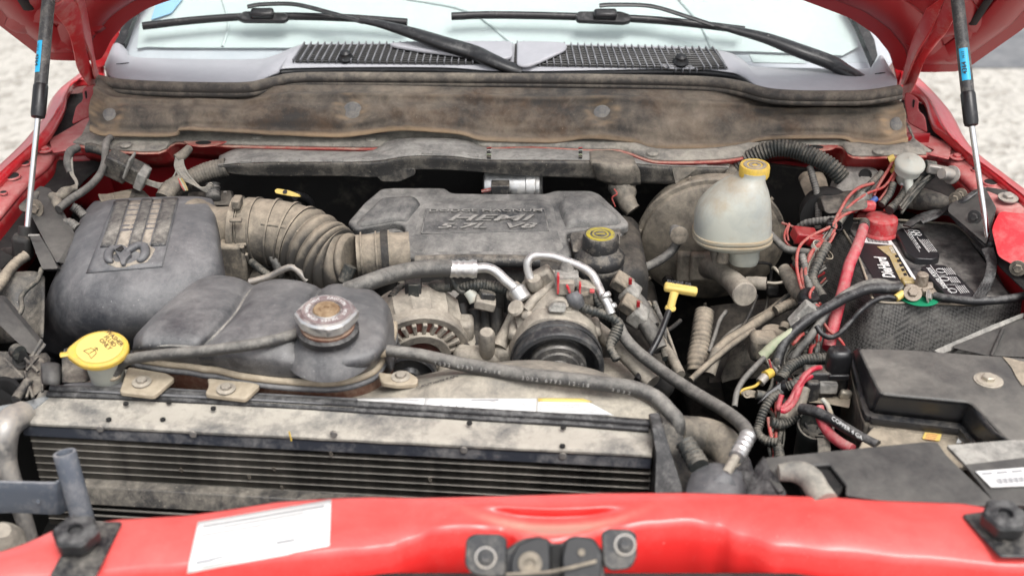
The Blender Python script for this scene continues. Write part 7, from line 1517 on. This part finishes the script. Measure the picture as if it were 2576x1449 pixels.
# wheel well sheets in the dark
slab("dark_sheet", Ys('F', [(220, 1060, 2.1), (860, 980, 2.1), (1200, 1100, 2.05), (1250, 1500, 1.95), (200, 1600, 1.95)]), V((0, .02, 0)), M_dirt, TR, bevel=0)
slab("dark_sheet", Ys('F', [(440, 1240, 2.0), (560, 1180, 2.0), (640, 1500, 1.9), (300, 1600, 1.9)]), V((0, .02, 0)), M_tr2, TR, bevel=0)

# ================================================================ wires by the fuse box (crop I)
rd = lambda pts, r_, m_, lb, nm="red_wire", cat="wire": cable(nm, 'I', pts, r_, m_, lb, cat=cat, seg=10, group=None)
rd([(920, 60, 1.70), (870, 70, 1.69), (820, 110, 1.68), (780, 170, 1.67), (740, 240, 1.66), (700, 300, 1.65), (650, 335, 1.645), (638, 320, 1.65), (660, 240, 1.66)], .0043, M_pink, "bright red wire looping back on itself beside the black relay")
rd([(860, 110, 1.69), (800, 150, 1.68), (765, 230, 1.66), (730, 310, 1.65), (680, 345, 1.64), (650, 345, 1.64)], .0055, M_pink, "thicker bright red wire under the looping one by the black relay")
rd([(870, 80, 1.695), (820, 95, 1.69), (770, 160, 1.675), (720, 260, 1.66), (690, 300, 1.65)], .003, M_pink, "thin bright red wire between the two thick ones by the black relay")
rd([(570, 395, 1.64), (580, 470, 1.62), (600, 560, 1.60), (615, 630, 1.58)], .003, M_redw, "red wire hanging in front of the lowest ribbed loom")
rd([(905, 320, 1.62), (930, 420, 1.60), (980, 500, 1.575), (1050, 560, 1.55), (1130, 605, 1.53)], .0085, M_pink, "thick red cable emerging from under the fuse box bracket", "red_cable", "cable")
rd([(640, 370, 1.64), (700, 380, 1.64), (760, 350, 1.64), (790, 300, 1.65), (820, 200, 1.67)], .008, M_tape, "taped loom bend below the bright red wires", "taped_loom", "wiring harness")
rd([(785, 335, 1.625), (870, 350, 1.61), (980, 400, 1.59), (1080, 460, 1.565), (1200, 530, 1.54), (1300, 580, 1.52)], [.009, .0095, .009, .0085, .0085, .0085], M_rub, "black cable printed in white, running to the fuse box's front corner", "black_cable", "cable")
text("cable_print", "COPPER 4 GA", Py('I', 1090, 470, 1.55) + V((0, -.003, .004)), Py('I', 1150, 512, 1.545) - Py('I', 1030, 430, 1.565), V((.2, .5, .7)), .009, M_label, bpy.data.objects["black_cable"], ext=.0002)
for pts, r_, lb in (([(650, 140, 1.71), (700, 70, 1.73), (780, 20, 1.745), (860, 5, 1.75), (980, 0, 1.755), (1060, 20, 1.75)], .0095, "ribbed loom arching above the black relay"),
                    ([(650, 230, 1.67), (590, 270, 1.66), (540, 350, 1.645), (510, 440, 1.63), (500, 500, 1.615), (560, 550, 1.60), (640, 560, 1.59)], .0072, "ribbed loom curving down left below the tape joint"),
                    ([(820, 120, 1.69), (760, 160, 1.68), (700, 190, 1.68)], .008, "short ribbed loom behind the bright red wires"),
                    ([(580, 420, 1.63), (640, 440, 1.63), (700, 420, 1.635), (770, 370, 1.64)], .009, "ribbed loom crossing under the red cable loop"),
                    ([(620, 560, 1.60), (640, 620, 1.58), (650, 690, 1.56)], .008, "ribbed loom dropping into the dark beside the black shield")):
    loom("ribbed_loom", 'I', pts, r_, lb, M_cond, .0052, .10, seg=14)
JT = thing("tape_joint", Py('I', 670, 200, 1.69), "black tape joint where the ribbed looms meet left of the red wires", "tape")
box("tape_block", Py('I', 680, 200, 1.69), (.022, .02, .028), M_black, JT, rot=rz(0, 0, 20), bevel=.008); slab("tape_tail", Ys('I', [(655, 160, 1.69), (690, 230, 1.68), (560, 260, 1.67), (500, 305, 1.66), (560, 230, 1.68)]), V((0, .003, 0)), M_black, JT, bevel=.001)
cable("yellow_wire", 'I', [(600, 90, 1.74), (560, 110, 1.73), (520, 150, 1.72), (480, 185, 1.71), (410, 205, 1.705), (385, 225, 1.70), (400, 240, 1.70), (450, 230, 1.70)], .0025, M_yel, "yellow wire curling left of the tape joint", cat="wire")
RN = thing("ring_terminal", Py('I', 440, 245, 1.69), "bright ring terminal on a bolt beside the yellow wire", "terminal")
slab("ring_lug", Ys('I', [(385, 225, 1.695), (440, 205, 1.70), (540, 228, 1.69), (560, 250, 1.69), (460, 262, 1.685), (400, 255, 1.69)]), V((0, .004, -.003)), M_boot, RN, r=.004); bolt(Py('I', 430, 238, 1.69), (0, -.6, .8), .004, M_boot, RN)
tube("crimp_barrel", Ys('I', [(490, 240, 1.685), (550, 250, 1.685)]), .008, M_cond, RN, seg=12, smooth=False); tube("butt_crimp", Ys('I', [(515, 160, 1.715), (550, 120, 1.725)]), .008, M_steel, RN, seg=12, smooth=False); tube("yellow_sleeve", Ys('I', [(550, 115, 1.725), (590, 95, 1.735)]), .0085, M_yel, RN, seg=12, smooth=False)
# relay
RL = thing("black_relay", Py('I', 1020, 120, 1.70), "black round-topped relay clipped in front of the fuse box", "relay")
ro = Py('I', 1010, 215, 1.70); rr0 = pxm(ro, 31)
loft("relay_can", [oval(ro + V((0, 0, h)), rr0 * q, rr0 * .8 * q, V((0, -.08, 1))) for h, q in ((0, .85), (.012, .98), (.03, 1), (.062, 1.02), (.072, .98), (.079, .85), (.082, .5))], M_black, RL)
box("relay_rib", Py('I', 1040, 125, 1.67), (.034, .006, .010), M_black, RL, bevel=.002)
box("relay_socket", Py('I', 900, 170, 1.70), (.05, .03, .06), M_plasd, RL, bevel=.004); box("relay_socket", Py('I', 855, 200, 1.69), (.022, .03, .04), M_plasd, RL, bevel=.004); box("relay_tab", Py('I', 1085, 240, 1.68), (.02, .012, .016), M_zinc, RL, rot=rz(0, 0, 10), bevel=.004)
box("relay_socket", Py('I', 965, 185, 1.685), (.03, .02, .02), M_tr1, RL, bevel=.003)
slab("relay_shelf", Ys('I', [(800, 240, 1.70), (960, 220, 1.72), (1130, 190, 1.72), (1110, 330, 1.64), (960, 300, 1.66), (800, 290, 1.68)]), V((0, .01, -.006)), M_boot, RL, r=.006)
# black blower mouth below
BL = thing("grille_canister", Py('I', 880, 480, 1.60), "black ribbed round canister deep between the red cable and the dark", "canister")
lathe("canister_wall", [(.025, -.08), (.027, -.02), (.029, -.01), (.030, 0), (.029, .004), (.026, .004), (.025, -.008), (.018, -.02), (.006, -.02)], Py('I', 885, 450, 1.62), (-.05, -.35, 1), M_cond, BL, seg=40)
for k in range(6): 
    d = V((math.cos(k * 1.05), math.sin(k * 1.05), 0)); tube("canister_rib", [Py('I', 885, 450, 1.62) + V((0, .006, -.022)) + d * .006, Py('I', 885, 450, 1.62) + V((0, .0, -.008)) + d * .024], .002, M_plasd, BL, seg=6, smooth=False)
slab("canister_ladder", Ys('I', [(900, 540, 1.57), (985, 545, 1.57), (990, 640, 1.54), (905, 640, 1.54)]), V((0, .006, 0)), M_cond, BL)
cable("white_lead", 'I', [(930, 270, 1.64), (965, 310, 1.63), (990, 380, 1.61)], .004, M_tank, "pale lead hanging beside the thick red cable", cat="wire")

# radiator hoses at the right end
UH = thing("radiator_hose", Py('I', 150, 520, 1.5), "fat black radiator hose clamped at the radiator's right end", "hose")
tube("hose_bend", Ys('S', [(1690, 1085, 1.52), (1729, 1092, 1.54), (1775, 1098, 1.55), (1815, 1116, 1.53), (1838, 1150, 1.50), (1840, 1200, 1.46)]), [.026, .028, .029, .028, .026, .022], dusty("fat_hose", (.055, .052, .048), .55, dust=(.40, .35, .27), amt=.35, sc=5, bump=.15, var=.6, up=.5), UH, seg=32)
tube("hose_band", Ys('I', [(15, 560, 1.46), (70, 650, 1.44), (110, 720, 1.42)]), [.014, .015, .015], M_cond, UH, seg=20, rib=(.008, .06))
HN = thing("radiator_neck", Py('I', 230, 800, 1.40), "dusty black radiator neck casting just behind the red panel", "radiator neck")
patch("neck_casting", [Ys('I', [(60, 760, 1.42), (110, 715, 1.43), (200, 690, 1.43), (280, 700, 1.43), (380, 740, 1.42), (400, 800, 1.40)]), Ys('I', [(30, 830, 1.40), (90, 800, 1.39), (200, 780, 1.38), (300, 790, 1.38), (390, 830, 1.38), (420, 860, 1.38)]), Ys('I', [(10, 930, 1.36), (90, 930, 1.35), (200, 930, 1.34), (300, 930, 1.34), (400, 930, 1.34), (440, 930, 1.35)])], M_plas, HN, nu=5, nv=5, solid=.005)
lathe("neck_ring", [(.013, 0), (.016, .004), (.016, .006), (.013, .008)], Py('I', 270, 845, 1.37), (.1, -.7, .7), M_plas, HN, seg=32)
slab("neck_shroud", Ys('I', [(330, 690, 1.47), (420, 660, 1.48), (475, 740, 1.46), (450, 900, 1.40), (400, 900, 1.39)]), V((0, .02, 0)), M_rub, HN, r=.006)

# ================================================================ fuse box
FB = thing("fuse_box", Pz('I', 1700, 250, 1.03), "big stepped black fuse box cover with a brass coloured bolt and yellow sticker", "fuse box")
zt_, zl = 1.055, 1.005
M_fb = dusty("fuse_box_cover", (.022, .023, .026), .40, dust=(.25, .235, .205), amt=.26, sc=4, bump=.2, fine=.45, var=.5, up=.5)
M_fbl = dusty("fuse_box_side", (.02, .021, .024), .36, dust=(.22, .20, .17), amt=.05, sc=6, bump=.15, var=.4, up=.3)
topo = [(1170, -70), (1500, -60), (2350, 0), (2700, 60), (2700, 560), (2170, 548), (1930, 300), (1900, 285), (1380, 238), (1320, 228), (1290, 180)]
T3 = Zs('I', [(x, y, zt_) for x, y in topo])
FT = slab("upper_cover", T3, V((0, 0, -.006)), M_fb, FB, r=.008, bevel=.003)
# side faces of the step, sloping outwards down to the lip
loop = [(1170, -70), (1290, 180), (1325, 230), (1385, 240), (1900, 287), (1935, 303), (2170, 550), (2700, 562)]
lowr = [(1130, -40), (1225, 300), (1262, 350), (1330, 370), (1800, 425), (1860, 440), (1960, 552), (2200, 700)]
a_ = Zs('I', [(x, y, zt_ - .002) for x, y in loop]); b_ = Zs('I', [(x, y, zl) for x, y in lowr])
patch("cover_side", [a_, [p.lerp(q, .5) for p, q in zip(a_, b_)], b_], M_fbl, FB, nu=4, nv=2, solid=.003)
lip = [(1110, -30), (1200, 330), (1250, 385), (1320, 405), (1790, 462), (1850, 480), (1925, 560), (2150, 720)]
c_ = Zs('I', [(x, y, zl - .002) for x, y in lip]); patch("cover_lip", [b_, c_, [p + V((0, .001, -.012)) for p in c_]], M_fbl, FB, nu=4, nv=2, solid=.003, bevel=.001)
patch("box_wall", [[p + V((0, .004, -.012)) for p in c_], [p + V((0, -.002, -.04)) for p in c_], [p + V((0, .0, -.16)) for p in c_]], M_boot, FB, nu=3, nv=2, solid=.003)
slab("box_shelf", Zs('I', [(1290, 430, .985), (1800, 480, .985), (1900, 560, .985), (1950, 700, .98), (1500, 800, .98), (1150, 640, .985), (1210, 520, .985)]), V((0, 0, -.01)), M_dustm2 if 'M_dustm2' in globals() else M_boot, FB, r=.006)
LY = slab("yellow_sticker", Zs('I', [(1618, 486, .987), (1728, 500, .987), (1712, 552, .987), (1594, 536, .987)]), V((0, 0, .001)), M_yelc, FB, r=.004, bevel=0)
for k in range(4): 
    a0 = Zs('I', [(1625 - k * 4, 500 + k * 11, .9885), (1700 - k * 6, 510 + k * 11, .9885)]); tube("print_line", a0, .0005, M_redp, LY, seg=4, smooth=False)
slab("white_sticker", Zs('I', [(1838, 525, .987), (1875, 558, .987), (1822, 566, .987)]), V((0, 0, .001)), M_label, FB, bevel=0)
bolt(Zs('I', [(2037, 148, zt_ + .001)])[0], (0, 0, 1), .0105, M_zinc, FB); lathe("bolt_washer", [(.022, 0), (.022, .002), (.017, .003), (.012, .003)], Zs('I', [(2037, 150, zt_)])[0], (0, 0, 1), M_cast, FB, seg=30, cap0=False)
slab("torn_label", Zs('I', [(2130, -10, zt_ + .001), (2300, 30, zt_ + .001), (2400, 200, zt_ + .001), (2260, 180, zt_ + .001), (2220, 120, zt_ + .001), (2190, 60, zt_ + .001)]), V((0, 0, .0008)), M_boot, FB, bevel=0)
# brace and black tray between sleeve and fuse box
BC = thing("battery_tray_brace", Py('F', 2200, 1250, 1.72), "dusty diagonal brace over a black tray in front of the fabric sleeve", "brace")
slab("tray_panel", Ys('F', [(2040, 1340, 1.76), (2576, 1130, 1.80), (2800, 1100, 1.8), (2800, 1420, 1.70), (2300, 1400, 1.73)]), V((0, .008, 0)), M_blk2, BC)
slab("diagonal_brace", Ys('F', [(1895, 1355, 1.765), (2330, 1165, 1.80), (2576, 1070, 1.82), (2576, 1105, 1.815), (2200, 1260, 1.78), (2040, 1350, 1.765), (1950, 1385, 1.76)]), V((0, .004, -.012)), M_tr1, BC, r=.003)
for x0, y0, x1, y1 in ((2420, 1190, 2330, 1400), (2560, 1260, 2500, 1420)): tube("tray_rib", Ys('F', [(x0, y0, 1.785), (x1, y1, 1.72)]), .003, M_blk2, BC, seg=6, smooth=False)

# ================================================================ black radiator shield (front right)
SH_ = thing("radiator_shield", Pz('I', 1300, 750, 1.06), "flat black plastic shield with a barcode sticker just behind the red panel, right side", "shield")
zs = 1.075
slab("shield_plate", Zs('I', [(545, 658, zs), (1300, 582, zs), (1640, 550, zs), (1700, 556, zs), (1760, 640, zs), (1880, 760, zs), (2080, 950, zs), (2090, 975, zs), (1560, 975, zs), (1085, 905, zs), (1090, 840, zs), (980, 702, zs), (620, 728, zs), (640, 800, zs), (680, 870, zs), (640, 885, zs), (570, 800, zs), (540, 700, zs)]), V((0, 0, -.007)), M_blk2, SH_, r=.004, bevel=.002)
slab("shield_side", Ys('I', [(545, 655, 1.36), (575, 720, 1.34), (690, 890, 1.30), (680, 960, 1.28), (420, 960, 1.30), (450, 820, 1.33), (500, 720, 1.36)]), V((0, .006, -.002)), M_rub, SH_, r=.004)
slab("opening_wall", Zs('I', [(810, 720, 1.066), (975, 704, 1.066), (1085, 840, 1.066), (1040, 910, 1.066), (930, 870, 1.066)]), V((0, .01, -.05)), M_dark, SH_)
slab("shield_wing", Zs('I', [(1760, 575, 1.062), (2190, 540, 1.062), (2500, 545, 1.062), (2500, 1000, 1.060), (2100, 960, 1.062), (1880, 700, 1.062)]), V((0, 0, -.006)), M_bls2 if 'M_bls2' in globals() else M_tr1, SH_, r=.003)
slab("shield_wing_step", Zs('I', [(1880, 705, 1.066), (2300, 655, 1.066), (2500, 650, 1.066), (2500, 1000, 1.064), (2080, 960, 1.066)]), V((0, 0, -.003)), M_blk2, SH_, r=.003)
BCD = slab("barcode_sticker", Zs('I', [(1952, 750, 1.0695), (2400, 715, 1.0695), (2420, 840, 1.0695), (2055, 855, 1.0695)]), V((0, 0, -.001)), M_label, SH_, bevel=0)
for k in range(26):
    x = 2080 + k * 12; y = 800 - k * .9; wd = 3 + 4 * (k * 7 % 3); OB("bar_code_line", Zs('I', [(x, y, 1.0702), (x + wd, y, 1.0702), (x + wd + 14, y + 34, 1.0702), (x + 14, y + 34, 1.0702)]), [(0, 3, 2, 1)], M_inkg, BCD, smooth=False)
for k in range(3): OB("print_line", Zs('I', [(1990 + k * 100, 762 - k * 8, 1.0702), (2060 + k * 100, 756 - k * 8, 1.0702), (2066 + k * 100, 768 - k * 8, 1.0702), (1996 + k * 100, 774 - k * 8, 1.0702)]), [(0, 3, 2, 1)], M_inkg, BCD, smooth=False)
tube("lamp_neck", Ys('I', [(640, 760, 1.32), (760, 755, 1.32), (850, 800, 1.31), (900, 880, 1.29), (950, 960, 1.27)]), [.011, .015, .0165, .0165, .018], M_strip, SH_, seg=20)

# ================================================================ tangle of thin wires following the bundle
WT = thing("wire_tangle", Py('F', 950, 800, 1.95), "tangle of thin dark, tan and dull red wires filling the gap between booster and battery", "wiring harness")
rt = random.Random(11)
def jitter(pts, a, b=.012): return [(x + rt.uniform(-a, a), y + rt.uniform(-a, a), yy + rt.uniform(-b, b)) for x, y, yy in pts]
trunk = [(1130, 430, 2.07), (1060, 540, 2.04), (980, 660, 2.0), (930, 780, 1.965), (930, 900, 1.93), (970, 1010, 1.90), (1010, 1120, 1.86), (1020, 1240, 1.83), (990, 1380, 1.80), (960, 1500, 1.77)]
mats = (M_cond, M_redw, M_hose, M_boot, M_cond, M_redin, M_hose)
for k in range(16): cable("thin_wire", 'F', jitter(trunk[rt.randint(0, 2):], 34), rt.choice((.0018, .0022, .003, .0036)), mats[k % 7], "", parent=WT, seg=6)
for k in range(8):
    x0 = rt.uniform(760, 900); cable("thin_wire", 'F', jitter([(x0, 620 + k * 22, 2.06), (860, 660 + k * 22, 2.03), (930, 720 + k * 20, 2.0), (1010, 700 + k * 30, 2.0), (1080, 640 + k * 30, 2.02)], 22), rt.choice((.002, .003)), mats[(k * 3) % 7], "", parent=WT, seg=6)
for k in range(9):
    cable("thin_wire", 'F', jitter([(1000, 1150 + k * 14, 1.84), (900, 1230 + k * 18, 1.83), (820, 1330 + k * 14, 1.81), (790, 1450 + k * 16, 1.78), (840, 1580 + k * 10, 1.74)], 26), rt.choice((.002, .003, .004)), mats[(k * 2) % 7], "", parent=WT, seg=6)
for k in range(8):
    cable("thin_wire", 'I', jitter([(560 + k * 12, 20, 1.76), (600 + k * 10, 140, 1.73), (560 + k * 22, 280, 1.69), (600 + k * 14, 420, 1.65), (560 + k * 16, 560, 1.61), (600, 680, 1.58)], 22), rt.choice((.002, .003, .004)), mats[(k * 5) % 7], "", parent=WT, seg=6)
for k in range(7): # under the booster
    cable("thin_wire", 'F', jitter([(860 - k * 30, 930 + k * 14, 2.0), (650 - k * 20, 1060 + k * 20, 1.97), (420 - k * 10, 1180 + k * 26, 1.93), (230, 1330 + k * 22, 1.88)], 30), rt.choice((.0025, .004, .0055)), (M_boot, M_cond, M_hose)[k % 3], "", parent=WT, seg=8)
for k in range(6): # right of the engine
    cable("thin_wire", 'E', jitter([(2280 + k * 20, 1010, 1.94), (2360 + k * 16, 1160, 1.90), (2400 + k * 18, 1330, 1.85), (2480 + k * 14, 1480, 1.80)], 20), rt.choice((.003, .005)), (M_cond, M_hose, M_tape)[k % 3], "", parent=WT, seg=8)
for k in range(7): # fender corner leads
    cable("thin_wire", 'C', jitter([(1900, 1290 + k * 8, 2.20), (1820, 1330 + k * 12, 2.19), (1740, 1420 + k * 10, 2.17), (1640, 1560 + k * 8, 2.14)], 14), .0028, M_cond, "", parent=WT, seg=6)
# ================================================================ left side: connectors, hoses and bracketry behind the air box
HL = thing("fender_harness", Py('A', 900, 1250, 2.24), "dusty black connector block with bundles of grey wires below the left cowl corner", "wiring harness")
box("connector_block", Py('A', 890, 1255, 2.235), (.048, .034, .05), M_tr2, HL, rot=rz(-10, 10, 28), bevel=.004)
box("connector_block", Py('A', 1015, 1300, 2.23), (.046, .034, .040), M_tr2, HL, rot=rz(-10, 10, 28), bevel=.004)
box("connector_ridge", Py('A', 975, 1250, 2.21), (.005, .03, .052), M_tr1, HL, rot=rz(-10, 10, 28), bevel=.002)
box("connector_cap", Py('A', 1075, 1345, 2.215), (.018, .034, .042), M_tr1, HL, rot=rz(-10, 10, 28), bevel=.003)
rr_ = random.Random(3)
M_gw = dusty("grey_wires", (.22, .21, .19), .6, dust=(.42, .38, .31), amt=.4, sc=30, bump=.1, var=.5)
for k in range(7):
    d = k * 6; cable("thin_wire", 'A', [(1095, 1350 + d, 2.21), (1150, 1375 + d + rr_.uniform(-6, 6), 2.20), (1210, 1385 + d, 2.20), (1270, 1370 + d * .5, 2.20), (1310, 1330 + d * .4, 2.205), (1330, 1290, 2.21)], .0015, M_gw, "", parent=HL, seg=6)
for k in range(9):
    d = k * 9; cable("thin_wire", 'A', [(1330 + d * .7, 1180 + d * .3, 2.23), (1320 + d, 1260, 2.215), (1370 + d, 1340 + rr_.uniform(-8, 8), 2.20), (1470 + d * .8, 1400 + d * .3, 2.19), (1560 + d * .4, 1450 - d * .9 + rr_.uniform(-8, 8), 2.19), (1620, 1420, 2.2)], .0016, M_gw, "", parent=HL, seg=6)
for k in range(6):
    d = k * 8; cable("thin_wire", 'A', [(500 + d, 1150, 2.25), (505 + d, 1220, 2.23), (530 + d * .6, 1310, 2.215), (570 + d * .4, 1380, 2.20), (560 + d * .2, 1450, 2.18)], .0014, M_gw, "", parent=HL, seg=6)
tube("wire_sleeve", Ys('A', [(590, 1115, 2.27), (530, 1150, 2.25), (510, 1230, 2.23), (530, 1300, 2.22)]), [.008, .009, .008, .007], M_hose, HL, seg=10)
tube("taped_trunk", Ys('A', [(1430, 1120, 2.26), (1380, 1170, 2.24), (1330, 1200, 2.23)]), [.008, .010, .009], M_tape, HL, seg=12)
tube("taped_trunk", Ys('A', [(1240, 1500, 2.17), (1290, 1420, 2.19), (1400, 1350, 2.21)]), [.018, .017, .013], M_tape, HL, seg=14, rib=(.007, .03))
tube("taped_trunk", Ys('A', [(800, 1150, 2.27), (700, 1120, 2.28), (650, 1118, 2.28)]), .010, M_cond, HL, seg=10)
for k, mt in enumerate((M_redw, M_tealw, M_gold)): cable("coloured_wire", 'A', [(1345 + k * 12, 1350, 2.195), (1370 + k * 14, 1400, 2.185), (1395 + k * 10, 1440, 2.18)], .0022, mt, "", parent=HL, seg=6)
cable("overflow_tube", 'A', [(835, 1040, 2.30), (805, 1075, 2.28), (795, 1150, 2.25), (790, 1230, 2.23), (760, 1310, 2.20), (700, 1385, 2.17), (620, 1450, 2.13), (540, 1500, 2.10), (440, 1580, 2.06)], .0075, M_hose, "grey rubber tube running from the cowl corner down to the black fender bracket", cat="tube", seg=14)
loom("ribbed_loom", 'D', [(540, 270, 2.10), (590, 300, 2.10), (640, 350, 2.09)], .0085, "short ribbed loom end tucked behind the air box's back corner", M_hose, .006, .08)
loom("ribbed_loom", 'D', [(470, 400, 2.05), (530, 400, 2.05), (590, 440, 2.04)], .0095, "lower ribbed loom end behind the air box's left edge", M_hose, .006, .08)
# grey boxes behind the air box
GB = thing("control_module", Py('D', 900, 190, 2.2), "dusty finned grey control module half hidden behind the air box", "control module")
slab("module_top", Ys('D', [(780, 180, 2.20), (1000, 135, 2.24), (1085, 150, 2.24), (1100, 210, 2.20), (960, 240, 2.16), (740, 250, 2.14)]), V((0, .01, -.03)), M_boot, GB, r=.004)
for k in range(6): box("module_fin", Py('D', 800 + k * 4, 190 + k * 10, 2.18 - k * .006), (.03, .004, .006), M_boot, GB, bevel=.001)
slab("module_side", Ys('D', [(1000, 135, 2.235), (1085, 150, 2.235), (1150, 215, 2.2), (960, 235, 2.16)]), V((0, .01, -.02)), M_tr2, GB, r=.004)
GB2 = thing("relay_plate", Py('D', 1600, 200, 2.2), "dark square plate with a rivet behind the air box outlet", "plate")
slab("plate_face", Ys('D', [(1420, 165, 2.22), (1740, 150, 2.22), (1760, 260, 2.17), (1410, 260, 2.17)]), V((0, .02, -.01)), M_tr2, GB2, r=.005)
lathe("plate_rivet", [(.005, 0), (.004, .002)], Py('D', 1700, 172, 2.215), (0, -1, .5), M_steel, GB2, seg=10)
tube("ribbed_stub", Ys('D', [(1605, 100, 2.21), (1608, 160, 2.2), (1610, 220, 2.18)]), .014, M_hose, GB2, seg=12, rib=(.008, .08))
# black pressed bracket at the strut foot, left
LB_ = thing("strut_bracket", Py('D', 330, 300, 2.05), "long black pressed bracket with a hex bolt between the left strut and air box", "bracket")
slab("bracket_arm", Ys('D', [(250, 160, 2.12), (310, 110, 2.14), (340, 150, 2.13), (400, 260, 2.09), (470, 400, 2.03), (530, 520, 1.98), (470, 640, 1.93), (430, 700, 1.91), (350, 560, 1.96), (230, 330, 2.04), (240, 240, 2.08)]), V((.01, .012, -.01)), M_blk2, LB_, r=.006, bevel=.003)
slab("bracket_leg", Ys('D', [(215, 470, 1.98), (300, 490, 1.98), (380, 620, 1.93), (440, 740, 1.90), (320, 745, 1.89), (270, 620, 1.93)]), V((0, .012, -.01)), M_blk2, LB_, r=.004)
for x0, y0, x1, y1 in ((215, 490, 300, 488), (270, 620, 385, 615), (320, 745, 430, 735)): tube("bracket_edge", Ys('D', [(x0, y0, 1.955), (x1, y1, 1.955)]), .0022, M_tr1, LB_, seg=6, smooth=False)
bolt(Py('D', 270, 285, 2.05), (-.2, -1, .3), .0095, M_boot, LB_)
slab("bracket_ear", Ys('D', [(135, 265, 2.08), (250, 160, 2.12), (300, 150, 2.12), (250, 330, 2.05), (150, 300, 2.07)]), V((0, .01, -.01)), M_tr2, LB_, r=.006)
tube("clip_mess", Ys('D', [(380, 210, 2.12), (450, 195, 2.12), (520, 150, 2.14), (575, 135, 2.15)]), [.008, .011, .009, .008], M_tape, LB_, seg=10, rib=(.03, .2))
tube("clip_mess", Ys('D', [(390, 190, 2.12), (430, 240, 2.10), (440, 290, 2.08)]), [.007, .010, .007], M_tape, LB_, seg=10, rib=(.03, .2))
cable("side_hose", 'D', [(200, 640, 1.94), (120, 700, 1.92), (50, 780, 1.88), (0, 860, 1.85), (-60, 930, 1.82)], .0095, M_boot, "ribbed dusty hose sloping away below the left ball joint", cat="hose", rib=(.009, .06), seg=14)
cable("side_wire", 'D', [(315, 740, 1.90), (280, 830, 1.87), (200, 900, 1.84), (160, 960, 1.82), (165, 1040, 1.79), (130, 1110, 1.77)], .0045, M_cond, "dark cable hanging from the left black bracket into the wheelhouse", cat="cable")
# inner wheelhouse liner and black frame, front left
WL_ = thing("wheelhouse_liner", Py('D', 150, 1000, 1.8), "dull black liner panel with sloping ribs at the far left of the bay", "liner")
patch("liner_panel", [Ys('D', [(-100, 700, 1.90), (60, 760, 1.90), (260, 760, 1.90), (340, 800, 1.90)]), Ys('D', [(-100, 1000, 1.80), (60, 1000, 1.85), (240, 1000, 1.86), (330, 1040, 1.84)]), Ys('D', [(-100, 1300, 1.74), (60, 1300, 1.80), (220, 1260, 1.80), (320, 1260, 1.78)])], M_tr2, WL_, nu=4, nv=4)
slab("liner_ridge", Ys('D', [(-40, 940, 1.78), (10, 960, 1.78), (290, 1300, 1.72), (310, 1340, 1.71), (240, 1400, 1.69), (-40, 1130, 1.73)]), V((0, .02, -.01)), M_blk2, WL_, r=.008, bevel=.004)
for (x0, y0, x1, y1, r_) in ((315, 1275, 210, 1448, .004), (340, 1310, 235, 1448, .004)): tube("liner_rib", Ys('D', [(x0, y0, 1.70), (x1, y1, 1.67)]), r_ * .7, M_plasd, WL_, seg=6, smooth=False)
FRM = thing("headlight_frame", Py('G', 250, 100, 1.62), "black ribbed plastic frame at the left front corner beside the yellow cap", "frame")
slab("frame_panel", Ys('G', [(-60, -60, 1.72), (120, -50, 1.70), (180, 30, 1.68), (190, 150, 1.64), (120, 150, 1.64), (-60, 160, 1.64)]), V((0, .01, -.01)), M_tr2, FRM, bevel=.002)
slab("frame_panel", Ys('G', [(190, -10, 1.67), (300, -10, 1.67), (330, 30, 1.66), (320, 240, 1.60), (240, 300, 1.58), (185, 170, 1.62)]), V((0, .03, -.01)), M_plasd, FRM, bevel=.002)
slab("frame_panel", Ys('G', [(480, -80, 1.68), (540, -20, 1.67), (640, 60, 1.65), (650, 180, 1.61), (460, 190, 1.61), (460, -10, 1.66)]), V((0, .02, -.01)), M_plasd, FRM, bevel=.003)
for a_, b_ in (((190, 0), (290, 100)), ((285, -5), (200, 95)), ((185, 100), (250, 300)), ((30, 0), (180, 150)), ((-20, 160), (180, 150)), ((240, 170), (200, 300)), ((320, 60), (320, 250))): tube("frame_rib", Ys('G', [(*a_, 1.655 - .0003 * (a_[1])), (*b_, 1.655 - .0003 * b_[1])]), .0025, M_plasd, FRM, seg=6, smooth=False)
patch("frame_clip", [Ys('G', [(305, 35, 1.61), (370, 25, 1.61), (440, 35, 1.61), (460, 60, 1.61)]), Ys('G', [(308, 60, 1.59), (375, 60, 1.585), (445, 70, 1.59), (462, 90, 1.60)]), Ys('G', [(315, 190, 1.565), (375, 195, 1.56), (440, 200, 1.565), (455, 190, 1.57)])], M_blk2, FRM, nu=4, nv=3, solid=.003)
tube("frame_strut", Ys('G', [(215, 175, 1.60), (160, 250, 1.58), (115, 310, 1.56)]), [.008, .008, .007], M_plasd, FRM, seg=8)
lathe("dark_hole", [(.032, 0), (.032, .002), (.026, .0)], Py('G', 30, 290, 1.58), (0, -1, .5), M_dark, FRM, seg=20)
lathe("dark_hole", [(.014, 0), (.014, .002), (.010, .0)], Py('G', 160, 10, 1.665), (0, -1, .5), M_dark, FRM, seg=20)
tube("frame_knob", Ys('G', [(115, -60, 1.68), (150, -40, 1.67)]), .012, M_cond, FRM, seg=12, smooth=False)
